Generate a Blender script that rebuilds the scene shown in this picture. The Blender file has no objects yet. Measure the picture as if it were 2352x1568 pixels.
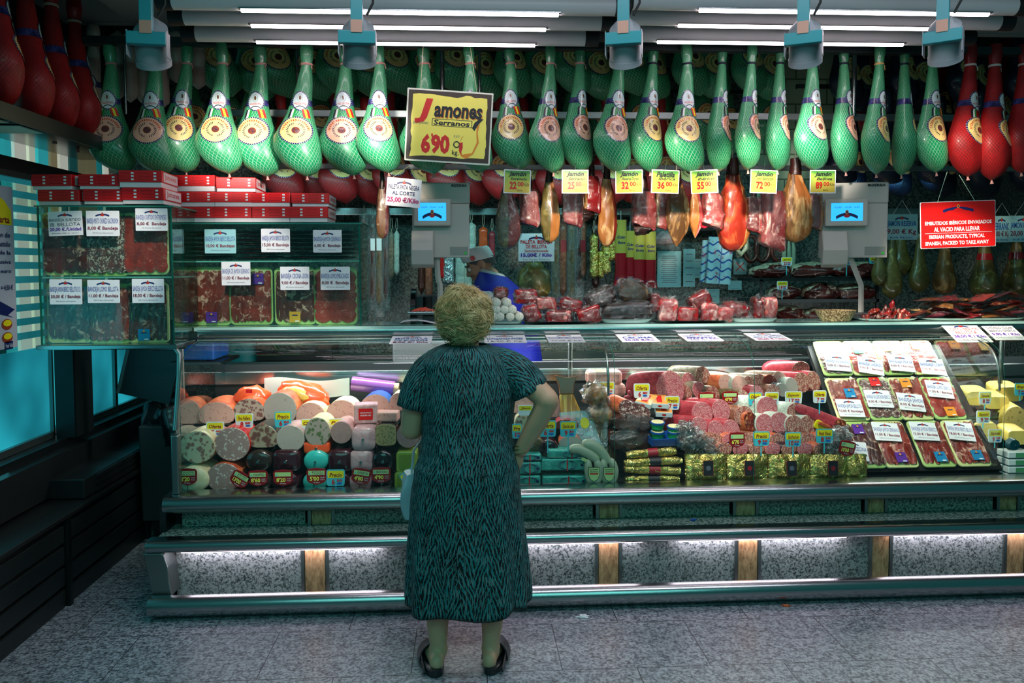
import bpy, math, random
from mathutils import Vector, Matrix, Euler, noise
R=math.radians; PI=math.pi
rnd=random.Random(7)
SC=bpy.context.scene; COL=SC.collection
# ---------------------------------------------------------------- camera
FPX=1829.0
cam=bpy.data.cameras.new('camera'); CAM=bpy.data.objects.new('camera',cam); COL.objects.link(CAM); SC.camera=CAM
cam.sensor_width=36.0; cam.lens=FPX/2352*36.0; cam.shift_y=-85/2352.0; cam.clip_start=.05; cam.clip_end=60
CAM.location=(0,0,1.66)
CAMM=(Matrix.Rotation(R(-3.2),3,'Z')@Matrix.Rotation(R(90-2.786),3,'X')@Matrix.Rotation(R(-.2),3,'Z'))
CAM.rotation_euler=CAMM.to_euler()
def U(px,py,Y):
    "world point where the ray of a pixel meets the plane y=Y"
    d=CAMM@Vector(((px-1176)/FPX,-(py-699)/FPX,-1)); return CAM.location+d*(Y/d.y)
def UX(px,py,X):
    d=CAMM@Vector(((px-1176)/FPX,-(py-699)/FPX,-1)); return CAM.location+d*(X/d.x)
def MP(Y): return Y/FPX*1.0
# ---------------------------------------------------------------- colours and nodes
def hx(s):
    s=s.lstrip('#'); c=[int(s[i:i+2],16)/255 for i in (0,2,4)]
    return tuple((x/12.92 if x<=.04045 else ((x+.055)/1.055)**2.4) for x in c)+(1,)
class NT:
    def __init__(s,name):
        s.m=bpy.data.materials.new(name); s.m.use_nodes=True; s.t=s.m.node_tree; s.t.nodes.clear()
        s.out=s.t.nodes.new('ShaderNodeOutputMaterial')
    def n(s,typ,ins=None,out=0,**att):
        nd=s.t.nodes.new('ShaderNode'+typ)
        for k,v in att.items(): setattr(nd,k,v)
        for k,v in (ins or {}).items():
            i=nd.inputs[k]
            if isinstance(v,bpy.types.NodeSocket): s.t.links.new(v,i)
            else: i.default_value=v
        return nd.outputs[out] if out is not None else nd
    def ma(s,op,a,b=0,c=None,clamp=False):
        d={0:a,1:b}
        if c is not None: d[2]=c
        return s.n('Math',d,operation=op,use_clamp=clamp)
    def mix(s,f,a,b,bt='MIX'):
        a=hx(a) if isinstance(a,str) else a; b=hx(b) if isinstance(b,str) else b
        return s.n('MixRGB',{0:f,1:a,2:b},blend_type=bt)
    def co(s,k='Object',sc=None,rot=(0,0,0)):
        c=s.n('TexCoord',out=k)
        if sc is None and rot==(0,0,0): return c
        sc=sc or (1,1,1)
        return s.n('Mapping',{0:c,2:rot,3:sc})
    def noi(s,vec,scale,det=3,rough=.6,dist=0,out=0):
        return s.n('TexNoise',{'Vector':vec,'Scale':scale,'Detail':det,'Roughness':rough,'Distortion':dist},out=out)
    def vor(s,vec,scale,out=0,feature='F1',rnd_=1.0):
        return s.n('TexVoronoi',{'Vector':vec,'Scale':scale,'Randomness':rnd_},out=out,feature=feature)
    def ramp(s,f,st,interp='LINEAR'):
        nd=s.n('ValToRGB',{0:f},out=None); cr=nd.color_ramp; cr.interpolation=interp
        while len(cr.elements)<len(st): cr.elements.new(.5)
        for e,(p,c) in zip(cr.elements,st): e.position=p; e.color=hx(c) if isinstance(c,str) else c
        return nd.outputs[0]
    def step(s,v,lo,hi): return s.n('MapRange',{0:v,1:lo,2:hi,3:0.,4:1.})
    def bump(s,h,st=.3,d=.01): return s.n('Bump',{'Strength':st,'Distance':d,'Height':h})
    def pbr(s,col,rough=.5,metal=0.,bump=None,coat=0.,emit=None,es=0.,spec=.5,alpha=None,sss=0.):
        col=hx(col) if isinstance(col,str) else col
        d={'Base Color':col,'Roughness':rough,'Metallic':metal,'Coat Weight':coat,'Coat Roughness':.08,'Specular IOR Level':spec}
        if bump is not None: d['Normal']=bump
        if emit is not None: d['Emission Color']=hx(emit) if isinstance(emit,str) else emit; d['Emission Strength']=es
        if sss: d['Subsurface Weight']=sss; d['Subsurface Scale']=.01
        b=s.n('BsdfPrincipled',d); s.fin(b); return s.m
    def fin(s,sh): s.t.links.new(sh,s.out.inputs[0]); return s.m
_pl={}
def P(col,rough=.5,metal=0.,coat=0.,name=None):
    k=(col,rough,metal,coat)
    if k not in _pl: _pl[k]=NT(name or 'paint_'+col.strip('#')).pbr(col,rough,metal,coat=coat)
    return _pl[k]
def EM(col,st,name='light'):
    k=(col,st,'e')
    if k not in _pl:
        n=NT(name); n.fin(n.n('Emission',{0:hx(col),1:st})); _pl[k]=n.m
    return _pl[k]
# ---------------------------------------------------------------- mesh building
class MB:
    def __init__(s): s.v=[]; s.f=[]; s.mi=[]; s.uv=[]; s.has=False
    def add(s,vs,fs,mi=0,M=None,uvs=None):
        o=len(s.v)
        s.v+= [tuple(M@Vector(v)) for v in vs] if M is not None else [tuple(v) for v in vs]
        for k,f in enumerate(fs):
            s.f.append([i+o for i in f]); s.mi.append(mi)
            if uvs is not None: s.uv.append([uvs[i] for i in f]); s.has=True
            else: s.uv.append(None)
        return s
    def box(s,c,d,mi=0,M=None):
        x,y,z=c; a,b,e=d[0]/2,d[1]/2,d[2]/2
        vs=[(x+i*a,y+j*b,z+k*e) for i in(-1,1) for j in(-1,1) for k in(-1,1)]
        return s.add(vs,[(0,1,3,2),(4,6,7,5),(0,4,5,1),(2,3,7,6),(0,2,6,4),(1,5,7,3)],mi,M)
    def tube(s,pts,r,n=10,mi=0,M=None,cap=True,sx=1.,sy=1.):
        pts=[Vector(p) for p in pts]; m=len(pts); rr=r if isinstance(r,(list,tuple)) else [r]*m
        vs=[];up=None
        for i,p in enumerate(pts):
            t=(pts[min(i+1,m-1)]-pts[max(i-1,0)]).normalized()
            if up is None: up=Vector((0,0,1)) if abs(t.z)<.9 else Vector((0,1,0))
            a=t.cross(up).normalized() if t.cross(up).length>1e-4 else t.cross(Vector((1,0,0))).normalized(); b=a.cross(t).normalized(); up=b
            for k in range(n):
                an=2*PI*k/n; vs.append(p+a*math.cos(an)*rr[i]*sx+b*math.sin(an)*rr[i]*sy)
        fs=[(i*n+k,i*n+(k+1)%n,(i+1)*n+(k+1)%n,(i+1)*n+k) for i in range(m-1) for k in range(n)]
        if cap: fs+= [tuple(range(n))[::-1],tuple(range((m-1)*n,m*n))]
        return s.add(vs,fs,mi,M)
    def disc(s,c,rx,rz,n=24,mi=0,M=None,y=0):
        vs=[(c[0]+rx*math.cos(2*PI*k/n),c[1],c[2]+rz*math.sin(2*PI*k/n)) for k in range(n)]
        return s.add(vs,[tuple(range(n))],mi,M)
    def poly(s,pts,y=0.,th=0.,mi=0,M=None):
        "polygon of (x,z) points facing -y; th makes it a prism going back (+y)"
        n=len(pts); vs=[(p[0],y,p[1]) for p in pts]; fs=[tuple(range(n))]
        if th:
            vs+=[(p[0],y+th,p[1]) for p in pts]; fs+=[tuple(range(n,2*n))[::-1]]+[(i,n+i,n+(i+1)%n,(i+1)%n) for i in range(n)]
        return s.add(vs,fs,mi,M)
    def prof(s,pts,x0,x1,mi=0,M=None,closed=True,n=1):
        "profile of (y,z) points swept along x"
        m=len(pts); vs=[];
        for k in range(n+1):
            x=x0+(x1-x0)*k/n; vs+=[(x,p[0],p[1]) for p in pts]
        e=m if closed else m-1
        fs=[(k*m+i,(k+1)*m+i,(k+1)*m+(i+1)%m,k*m+(i+1)%m) for k in range(n) for i in range(e)]
        if closed: fs+=[tuple(range(m)),tuple(range(n*m,(n+1)*m))[::-1]]
        return s.add(vs,fs,mi,M)
    def grid(s,fn,nu,nv,mi=0,M=None,wrap=False,uv=True,capv=False,mif=None):
        vs=[];us=[]
        for j in range(nv+1):
            for i in range(nu+1):
                u,v=i/nu,j/nv; vs.append(tuple(fn(u,v))); us.append((u,v))
        o=len(s.v); W=nu+1
        vv=[tuple(M@Vector(v)) for v in vs] if M is not None else vs
        if wrap:
            s.v+=[vv[j*W+i] for j in range(nv+1) for i in range(nu)]
            ix=lambda i,j:o+j*nu+i%nu
        else: s.v+=vv; ix=lambda i,j:o+j*W+i
        for j in range(nv):
            for i in range(nu):
                s.f.append([ix(i,j),ix(i+1,j),ix(i+1,j+1),ix(i,j+1)]); s.mi.append(mif(i,j) if mif else mi)
                s.uv.append([us[j*W+i],us[j*W+i+1],us[(j+1)*W+i+1],us[(j+1)*W+i]])
        if capv and wrap:
            for j in (0,nv):
                s.f.append([ix(i,j) for i in range(nu)][::(1 if j else -1)]); s.mi.append(mi); s.uv.append([us[j*W+i] for i in range(nu)][::(1 if j else -1)])
        s.has=True; return s
    def blob(s,c,r,nu=16,nv=10,amp=.0,fr=3.,seed=0,pw=1.,mi=0,M=None):
        "superellipsoid with noise"
        sg=lambda x,p:math.copysign(abs(x)**p,x)
        def fn(u,v):
            a=2*PI*u;b=PI*(v-.5)
            d=Vector((sg(math.cos(b),pw)*sg(math.cos(a),pw),sg(math.cos(b),pw)*sg(math.sin(a),pw),sg(math.sin(b),pw)))
            k=1+amp*noise.noise(d*fr+Vector((seed*7.3,seed*1.7,seed*3.1)))*2 if amp else 1
            return (c[0]+d.x*r[0]*k,c[1]+d.y*r[1]*k,c[2]+d.z*r[2]*k)
        return s.grid(fn,nu,nv,mi,M,wrap=True)
    def text(s,st,cx,cz,w,h,mi=0,y=-.0012,bold=0.,shear=0.,M=None):
        vs,fs=glyphs(st,bold,shear)
        if not vs: return s
        return s.add([(cx+v[0]*w,y,cz+v[1]*h) for v in vs],fs,mi,M)
    def build(s,name,mats,parent=None,smooth=None,loc=None,bev=0.,merge=False,sub=0):
        me=bpy.data.meshes.new(name); me.from_pydata(s.v,[],s.f)
        mats=mats if isinstance(mats,(list,tuple)) else [mats]
        for m in mats: me.materials.append(m)
        if len(mats)>1: me.polygons.foreach_set('material_index',s.mi)
        if s.has:
            l=me.uv_layers.new(name='UVMap'); q=[]
            for f,u in zip(s.f,s.uv): q+= [c for p in (u or [(0,0)]*len(f)) for c in p]
            l.data.foreach_set('uv',q)
        me.validate(); me.update()
        if smooth is not None:
            me.polygons.foreach_set('use_smooth',[True]*len(me.polygons)); me.set_sharp_from_angle(angle=R(smooth))
        o=bpy.data.objects.new(name,me); COL.objects.link(o)
        if parent is not None: o.parent=parent
        if loc is not None: o.location=loc
        if bev: b=o.modifiers.new('bevel','BEVEL'); b.width=bev; b.segments=2; b.limit_method='ANGLE'; b.angle_limit=R(40)
        if sub: b=o.modifiers.new('subsurf','SUBSURF'); b.levels=sub; b.render_levels=sub
        return o
_gl={}
def glyphs(st,bold=0.,shear=0.):
    k=(st,bold,shear)
    if k in _gl: return _gl[k]
    c=bpy.data.curves.new('txt','FONT'); c.body=st; c.size=1; c.offset=bold; c.shear=shear; c.resolution_u=2; c.fill_mode='FRONT'
    c.space_line=.8
    o=bpy.data.objects.new('txt',c); COL.objects.link(o)
    me=bpy.data.meshes.new_from_object(o)
    vs=[(v.co.x,v.co.y) for v in me.vertices]; fs=[tuple(p.vertices) for p in me.polygons]
    bpy.data.objects.remove(o); bpy.data.curves.remove(c); bpy.data.meshes.remove(me)
    if vs:
        x0=min(v[0] for v in vs);x1=max(v[0] for v in vs);y0=min(v[1] for v in vs);y1=max(v[1] for v in vs)
        dx=(x1-x0) or 1;dy=(y1-y0) or 1
        vs=[((v[0]-x0)/dx-.5,(v[1]-y0)/dy-.5) for v in vs]
    _gl[k]=(vs,fs); return _gl[k]
def tag(o,label=None,cat=None,group=None,kind=None):
    if label: o['label']=label
    if cat: o['category']=cat
    if group: o['group']=group
    if kind: o['kind']=kind
    return o
def T(name,label,cat,loc=(0,0,0),rot=(0,0,0),group=None):
    o=bpy.data.objects.new(name,None); COL.objects.link(o); o.location=loc; o.rotation_euler=rot; o.empty_display_size=.05
    return tag(o,label,cat,group)
def ST(o): o['kind']='structure'; return o
def copy_tree(o,parent=None):
    c=o.copy(); COL.objects.link(c); c.parent=parent
    for ch in KIDS.get(o.name,[]): copy_tree(ch,c)
    return c
KIDS={}
def reg(o,kids): KIDS[o.name]=kids
ORD=['leftmost','second from the left','third from the left','fourth from the left','fifth from the left','sixth from the left','seventh from the left','eighth from the left','ninth from the left','tenth from the left','eleventh from the left','twelfth from the left','thirteenth from the left','fourteenth from the left','fifteenth from the left','sixteenth from the left','seventeenth from the left','eighteenth from the left','nineteenth from the left','twentieth from the left','twenty-first from the left','twenty-second from the left','twenty-third from the left','twenty-fourth from the left','twenty-fifth from the left','twenty-sixth from the left','twenty-seventh from the left','twenty-eighth from the left']
def ordl(i,n): return 'rightmost' if i==n-1 and n>1 else ORD[i]
def interp(tab,t,k):
    for a,b in zip(tab,tab[1:]):
        if t<=b[0]:
            q=(t-a[0])/(b[0]-a[0]); q=q*q*(3-2*q)*.4+q*.6
            return a[k]+(b[k]-a[k])*q
    return tab[-1][k]
def rrect(w,h,r,n=4,cx=0,cz=0):
    o=[]
    for (sx,sz,a0) in ((1,-1,-90),(1,1,0),(-1,1,90),(-1,-1,180)):
        for k in range(n+1):
            a=R(a0+90*k/n); o.append((cx+sx*(w/2-r)+r*math.cos(a),cz+sz*(h/2-r)+r*math.sin(a)))
    return o
def TR(loc,rot=(0,0,0)): return Matrix.Translation(loc)@Euler(rot).to_matrix().to_4x4()
# ---------------------------------------------------------------- materials
def granite(name,base,dark,mid,sc=60,rough=.35,dens=.5):
    n=NT(name); c=n.co(); a=n.noi(c,sc,4,.7); b=n.noi(c,sc*2.3,2,.5); v=n.noi(c,sc*.5,2)
    m=n.ma('ADD',n.ma('MULTIPLY',a,.7),n.ma('MULTIPLY',b,.3))
    col=n.ramp(m,[(dens-.09,dark),(dens-.02,mid),(dens+.05,base),(dens+.16,base)])
    return n.pbr(n.mix(n.ma('MULTIPLY',v,.25),col,mid),rough)
M={}
M['granite_front']=granite('front_granite','#98a5a2','#1b2827','#62706d',85,.3,.49)
M['granite_ledge']=granite('ledge_granite','#8fa39a','#1c2b26','#50635a',75,.25,.49)
M['granite_wall']=granite('wall_granite','#6f7f78','#141b19','#3a4743',60,.3,.5)
def floormat():
    n=NT('floor_granite'); c=n.co(); a=n.noi(c,70,4,.7); b=n.noi(c,26,3,.6)
    m=n.ma('ADD',n.ma('MULTIPLY',a,.65),n.ma('MULTIPLY',b,.35))
    col=n.ramp(m,[(.36,'#25272c'),(.46,'#62656d'),(.55,'#a3a5ad'),(.7,'#bdbfc6')])
    br=n.n('TexBrick',{'Vector':n.n('Mapping',{0:c,1:(.24,.6,0)}),'Color1':(1,1,1,1),'Color2':(1,1,1,1),'Mortar':(0,0,0,1),'Scale':1.,'Mortar Size':.0022,'Mortar Smooth':.1,'Brick Width':.62,'Row Height':.42},out=1)
    col=n.mix(br,col,'#15161a')
    st=n.noi(c,2.2,3); col=n.mix(n.ma('MULTIPLY',st,.3),col,'#6c6f78')
    return n.pbr(col,n.ramp(a,[(.3,(.5,)*3+(1,)),(.7,(.3,)*3+(1,))]))
M['floor']=floormat()
def tanstone():
    n=NT('tan_stone'); c=n.co(sc=(3,3,1)); a=n.noi(c,22,5,.7); return n.pbr(n.ramp(a,[(.35,'#7a5f3e'),(.5,'#a98a60'),(.68,'#c3a67a')]),.4)
M['tan']=tanstone()
def steel(name,col='#aeb4b4',rough=.22,sc=(2,90,90)):
    n=NT(name); c=n.co(sc=sc); a=n.noi(c,6,3); return n.pbr(n.mix(n.ma('MULTIPLY',a,.25),col,'#7c8484'),n.step(a,-.6,2.2) if False else rough,1.,bump=n.bump(a,.06,.002))
M['steel']=steel('brushed_steel'); M['steel_rough']=steel('satin_steel','#8f9896',.38); M['steel_dark']=steel('dark_steel','#3c4244',.4)
M['dark']=P('#0d1011',.5,name='dark_cabinet'); M['dark2']=P('#1a1e1f',.35,name='dark_panel'); M['black']=P('#060707',.6,name='black_rubber')
M['white']=P('#dfe3e2',.45,name='white_enamel'); M['grey_plastic']=P('#b7b0a8',.42,name='grey_plastic'); M['ceil']=P('#8d9090',.8,name='ceiling_paint')
M['tealpaint']=P('#1f858c',.35,name='teal_enamel'); M['greypaint']=P('#8a8f93',.4,name='grey_enamel')
def glass(name,tint='#f3fbf8',refl=1.,rough=.0,bmp=None,base=.0,fr=1.5):
    n=NT(name)
    bf=n.n('NewGeometry',out='Backfacing'); f=n.n('Fresnel',{'IOR':n.n('MapRange',{0:bf,1:0.,2:1.,3:fr,4:1/fr})}); f=n.ma('ADD',n.ma('MULTIPLY',f,refl),base,clamp=True)
    d={'Color':(1,1,1,1),'Roughness':rough}
    if bmp:
        c=n.co(); h=n.noi(c,bmp,4,.6,1.2); d['Normal']=n.bump(h,.9,.01)
    return n.fin(n.n('MixShader',{0:f,1:n.n('BsdfTransparent',{0:hx(tint)}),2:n.n('BsdfGlossy',d)}))
M['glass']=glass('clear_glass'); M['glass_edge']=NT('green_glass_edge').pbr('#0e5c4c',.15)
M['film']=glass('cling_film','#f8fdfb',.9,.12,28,.012); M['film2']=glass('crinkled_plastic','#e8efef',1.5,.16,45,.06)
def cellmeat(name,base,fat,dark,sc=30,fatlo=.56,fathi=.62,rough=.3,coat=.4,st=1.,k=1.):
    n=NT(name); ob=n.n('ObjectInfo',out='Random'); c=n.co(sc=(1,1,st)); c=n.n('VectorMath',{0:c,1:n.n('CombineXYZ',{0:n.ma('MULTIPLY',ob,9.),1:n.ma('MULTIPLY',ob,5.),2:0.})},operation='ADD')
    a=n.noi(c,sc,4,.6,1.); b=n.noi(c,sc*.35,3,.6,.6)
    col=n.mix(n.step(b,.3,.7),dark,base); col=n.mix(n.ma('MULTIPLY',n.step(a,fatlo,fathi),k),col,fat)
    return n.pbr(col,rough,coat=coat,bump=n.bump(a,.5,.006))
M['jam']=cellmeat('cured_ham_slices','#a53226','#e8ab98','#64180f',22,.56,.66,.3,.25)
M['jam_dark']=cellmeat('dark_cured_slices','#6a2620','#d0a592','#351012',22,.56,.66,.3,.25)
M['lomo']=cellmeat('lomo_slices','#b83a30','#e39a8a','#8a221d',40,.6,.72,.3,.25)
M['chor']=cellmeat('chorizo_slices','#8a2b1c','#d98b54','#4e140d',60,.55,.62,.3,.5)
M['salch']=cellmeat('salchichon_slices','#7d4a48','#d7c0b4','#4e2a2a',70,.53,.6,.3,.5)
M['pinkslice']=cellmeat('pink_slices','#b23f5a','#e8a0a8','#7e1f38',50,.55,.63,.3,.5)
M['redmeat']=cellmeat('red_meat','#a51f22','#e59a90','#5e0d12',20,.6,.7,.25,.7,.6)
M['pinkmeat']=cellmeat('pink_meat','#d2605c','#f5c8bc','#a5262c',18,.52,.68,.25,.7,.5)
M['fat']=cellmeat('ham_fat','#c9823f','#e8c084','#8a4a20',16,.52,.68,.4,.35,.35)
M['rind']=cellmeat('tan_rind','#9c6a38','#d3a468','#4a2e16',16,.53,.68,.5,.2,.4)
M['redhamcut']=cellmeat('red_ham_side','#9a2c1a','#d0703c','#6e160f',14,.54,.8,.3,.5,.4)
M['darkrind']=cellmeat('dark_rind','#3a1712','#6b3524','#1a0a08',16,.6,.75,.4,.3)
M['oliverind']=cellmeat('olive_ham_rind','#7d6c34','#a79a58','#3c3418',14,.55,.7,.4,.3)
def mortadella(name,base,spot,sc=26,lo=.0,hi=.18,rim=None,dark=None,r=.35):
    n=NT(name); c=n.co(); w=n.noi(c,18,2,.5,out=1); c2=n.mix(.06,c,w); v=n.vor(c2,sc*1.5); b=n.noi(c,60,3)
    ob=n.vor(c2,sc*.4)
    col=n.mix(n.ma('MULTIPLY',n.step(b,.35,.7),.35),base,dark or base)
    col=n.mix(n.ma('MULTIPLY',n.step(v,hi*1.55,lo*1.55),.9),col,spot)
    return n.pbr(col,r,coat=.25)
M['mort']=mortadella('mortadella_face','#a88a84','#d9cfc8',36,.16,.24,dark='#93736e')
M['galantina']=mortadella('galantine_face','#c3bea0','#8a5d55',24,.2,.3,dark='#aeb092')
M['pavo']=mortadella('stuffed_turkey_face','#c0a79a','#75403f',30,.22,.34,dark='#a9b087')
M['york']=mortadella('cooked_ham_face','#dba79a','#b7756f',34,.10,.2,dark='#cf978c')
M['yorkg']=mortadella('grey_ham_face','#b7aba2','#a19489',20,.1,.2,dark='#a99d94')
M['olive_face']=mortadella('olive_mortadella_face','#a99b90','#4e6b35',26,.18,.27,dark='#9b8c82')
M['cab']=mortadella('headcheese_face','#b09c86','#6a3a34',24,.25,.4,dark='#8f9a76')
M['plainmort']=mortadella('fine_mortadella_face','#9c7f7c','#bba7a2',70,.08,.14,dark='#8d706e')
M['pate']=mortadella('green_pate_face','#a79c6c','#6f6b42',60,.15,.3,dark='#8c8757')
M['salface']=mortadella('salami_face','#c25a63','#f0bcb8',170,.2,.34,dark='#a93e4c')
M['chorface']=mortadella('coarse_salami_face','#a5594f','#dfb9a4',95,.2,.34,dark='#8b3a34')
M['swiss']=mortadella('holed_cheese','#d9b86c','#7a5b26',22,.1,.2,dark='#cfa95a')
M['chs']=NT('yellow_cheese').pbr('#f0cf6a',.4,coat=.2)
def casing(name,c1,c2,sc=40,rough=.35,coat=.3):
    n=NT(name); c=n.co(sc=(1,1,1)); a=n.noi(c,sc,4,.7,1); return n.pbr(n.ramp(a,[(.35,c1),(.65,c2)]),rough,coat=coat,bump=n.bump(a,.3,.004))
M['sal_red']=casing('red_salami_casing','#8e1f2c','#c2404a'); M['sal_brown']=casing('brown_casing','#6b3426','#a8694e'); M['sal_grey']=casing('grey_mould_casing','#5c4a3c','#9a8a74',60)
M['sal_white']=casing('white_mould_casing','#a9b0a2','#dfe3d6',50,.7,0); M['sal_dark']=casing('dark_sausage_casing','#2c100c','#54261c',30)
M['sal_olive']=casing('olive_sausage_casing','#4c3a20','#7d6438',40); M['sal_orange']=casing('orange_casing','#b5442a','#dd7a4a',20); M['sal_pink']=casing('pink_casing','#b88486','#dcb4b2',30)
M['whitesaus']=NT('pale_sausage_skin').pbr('#a9b79a',.32,coat=.4)
def foil(name,c1,c2,sc=22):
    n=NT(name); c=n.co(sc=(1,1,1)); a=n.noi(c,sc,3,.6,1.5); return n.pbr(n.ramp(a,[(.3,c1),(.7,c2)]),.16,.9,bump=n.bump(a,1.,.02))
M['gold']=foil('gold_foil','#b59a3c','#e6d584'); M['silverfoil']=foil('silver_foil','#c3c8cc','#f0f3f5')
M['blackfilm']=NT('black_wrap').pbr('#120c10',.14,coat=.6); M['winefilm']=NT('wine_wrap').pbr('#34121c',.16,coat=.6); M['brownfilm']=NT('brown_wrap').pbr('#2a211c',.2,coat=.5)
M['tealwrap']=NT('teal_wrap').pbr('#35b8b0',.25,coat=.5); M['pinkwrap']=casing('pink_printed_wrap','#b99096','#d6b3b6',12,.25,.5); M['orangewrap']=NT('orange_wrap').pbr('#f0582a',.25,coat=.5)
M['creamwrap']=casing('cream_wrap','#d8cfa0','#ece6c2',9,.4,.2); M['redwrap']=NT('red_wrap').pbr('#d41c1c',.25,coat=.5)
M['greenplastic']=NT('green_plastic_box').pbr('#8fae3e',.2,coat=.4); M['tray_cream']=NT('cream_foam_tray').pbr('#e6e29a',.5); M['tray_green']=NT('pale_green_foam_tray').pbr('#b8d07a',.5)
M['redbox']=NT('red_card').pbr('#d9121a',.35); M['whitecard']=NT('white_card').pbr('#e9dfe2',.5)
M['paper']=NT('white_paper').pbr('#e6e6ea',.5); M['paperteal']=P('#8fc7cc',.5,name='pale_paper')
M['blue']=P('#0a4fa0',.4,name='blue_plastic'); M['navy']=P('#16205e',.45,name='navy_ink'); M['dkred']=P('#8e1220',.45,name='dark_red_ink'); M['ink']=P('#17171c',.5,name='black_ink')
M['red']=P('#d01414',.4,name='red_print'); M['purple']=P('#5b2a92',.4,name='purple_ink'); M['yellow']=P('#f4e21a',.4,name='yellow_print'); M['tagwhite']=P('#dfe9ec',.3,name='white_tag'); M['tagteal']=P('#49c3d3',.3,name='pale_blue_tag')
M['tagred']=P('#8e0d16',.3,name='dark_red_tag'); M['tagstrip']=P('#b8d98e',.4,name='pale_green_strip'); M['tagyel']=P('#f0ee62',.4,name='yellow_digits'); M['tagblue']=P('#2468c4',.4,name='blue_oval')
M['orange']=P('#e08a1c',.4,name='orange_print'); M['gold_st']=P('#c79a34',.4,name='gold_sticker'); M['blue_st']=P('#1280b4',.4,name='blue_sticker'); M['green_st']=P('#17a860',.4,name='green_sticker')
M['skin']=NT('skin').pbr('#cfa080',.5,sss=.15); M['skin2']=NT('tanned_skin').pbr('#b98a70',.5,sss=.1)
def net(name,base,line,base2,nu=30,nv=26,coat=.35,rg=.38):
    n=NT(name); uv=n.n('TexCoord',out='UV'); sp=n.n('SeparateXYZ',{0:uv},out=None); u,v=sp.outputs[0],sp.outputs[1]
    ns=n.noi(uv,5,2); v=n.ma('ADD',v,n.ma('MULTIPLY',ns,.03))
    a=n.ma('FRACT',n.ma('ADD',n.ma('MULTIPLY',u,nu),n.ma('MULTIPLY',v,nv))); b=n.ma('FRACT',n.ma('SUBTRACT',n.ma('MULTIPLY',u,nu),n.ma('MULTIPLY',v,nv)))
    la=n.ma('ABSOLUTE',n.ma('SUBTRACT',a,.5)); lb=n.ma('ABSOLUTE',n.ma('SUBTRACT',b,.5)); mx=n.ma('MAXIMUM',la,lb); msk=n.step(mx,.415,.47)
    nz=n.noi(uv,7,3,.6); col=n.mix(n.step(nz,.3,.7),base,base2); col=n.mix(n.ma('MULTIPLY',msk,.75),col,line)
    return n.pbr(col,rg,coat=coat,bump=n.bump(msk,.5,.003))
M['net_g']=net('green_net','#0b7f4e','#a9d4ae','#12935f'); M['net_r']=net('red_net','#b00c12','#2a0204','#8a070c',32,34,.08,.55)
M['net_w']=net('pale_net','#c9b3a6','#e6d9cc','#9c877c',30,34); M['net_n']=net('navy_net','#0a1430','#1c3050','#070d20',30,30)
def roundlabel(name,cream,rim='#181a5c'):
    n=NT(name); uv=n.n('TexCoord',out='UV'); sp=n.n('SeparateXYZ',{0:uv},out=None)
    x=n.ma('SUBTRACT',n.ma('MULTIPLY',sp.outputs[0],2.),1.); y=n.ma('SUBTRACT',n.ma('MULTIPLY',sp.outputs[1],2.),1.)
    r=n.ma('SQRT',n.ma('ADD',n.ma('MULTIPLY',x,x),n.ma('MULTIPLY',y,y))); th=n.ma('ARCTAN2',y,x)
    def band(a,b): return n.ma('MULTIPLY',n.step(r,a,a+.015),n.step(r,b+.015,b))
    col=n.mix(0.,cream,cream)
    chk=n.ma('GREATER_THAN',n.ma('SINE',n.ma('MULTIPLY',th,46.)),.55)
    nz=n.noi(uv,40,2); 
    ring=n.mix(n.ma('MULTIPLY',chk,.6),rim,'#d9d3b8')
    let=n.ma('GREATER_THAN',n.ma('SINE',n.ma('ADD',n.ma('MULTIPLY',th,34.),n.ma('MULTIPLY',nz,9.))),-.1)
    up=n.ma('GREATER_THAN',y,.05)
    col=n.mix(n.ma('MULTIPLY',n.ma('MULTIPLY',band(.66,.8),let),up),col,'#d0471c')
    lf=n.ma('GREATER_THAN',n.ma('SINE',n.ma('ADD',n.ma('MULTIPLY',th,26.),n.ma('MULTIPLY',r,30.))),.15)
    side=n.ma('GREATER_THAN',n.ma('ABSOLUTE',x),.13)
    col=n.mix(n.ma('MULTIPLY',n.ma('MULTIPLY',band(.42,.56),lf),side),col,'#1c2a34')
    col=n.mix(band(-.1,.24),col,'#7a3a26'); p=n.noi(uv,22,2); col=n.mix(n.ma('MULTIPLY',band(-.1,.2),n.step(p,.5,.56)),col,'#28304a')
    col=n.mix(band(.9,1.3),col,ring)
    return n.pbr(col,.25,coat=.6)
M['lab']=roundlabel('round_ham_label','#eccf86'); M['labp']=roundlabel('round_ham_label_pink','#efb79a')
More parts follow.
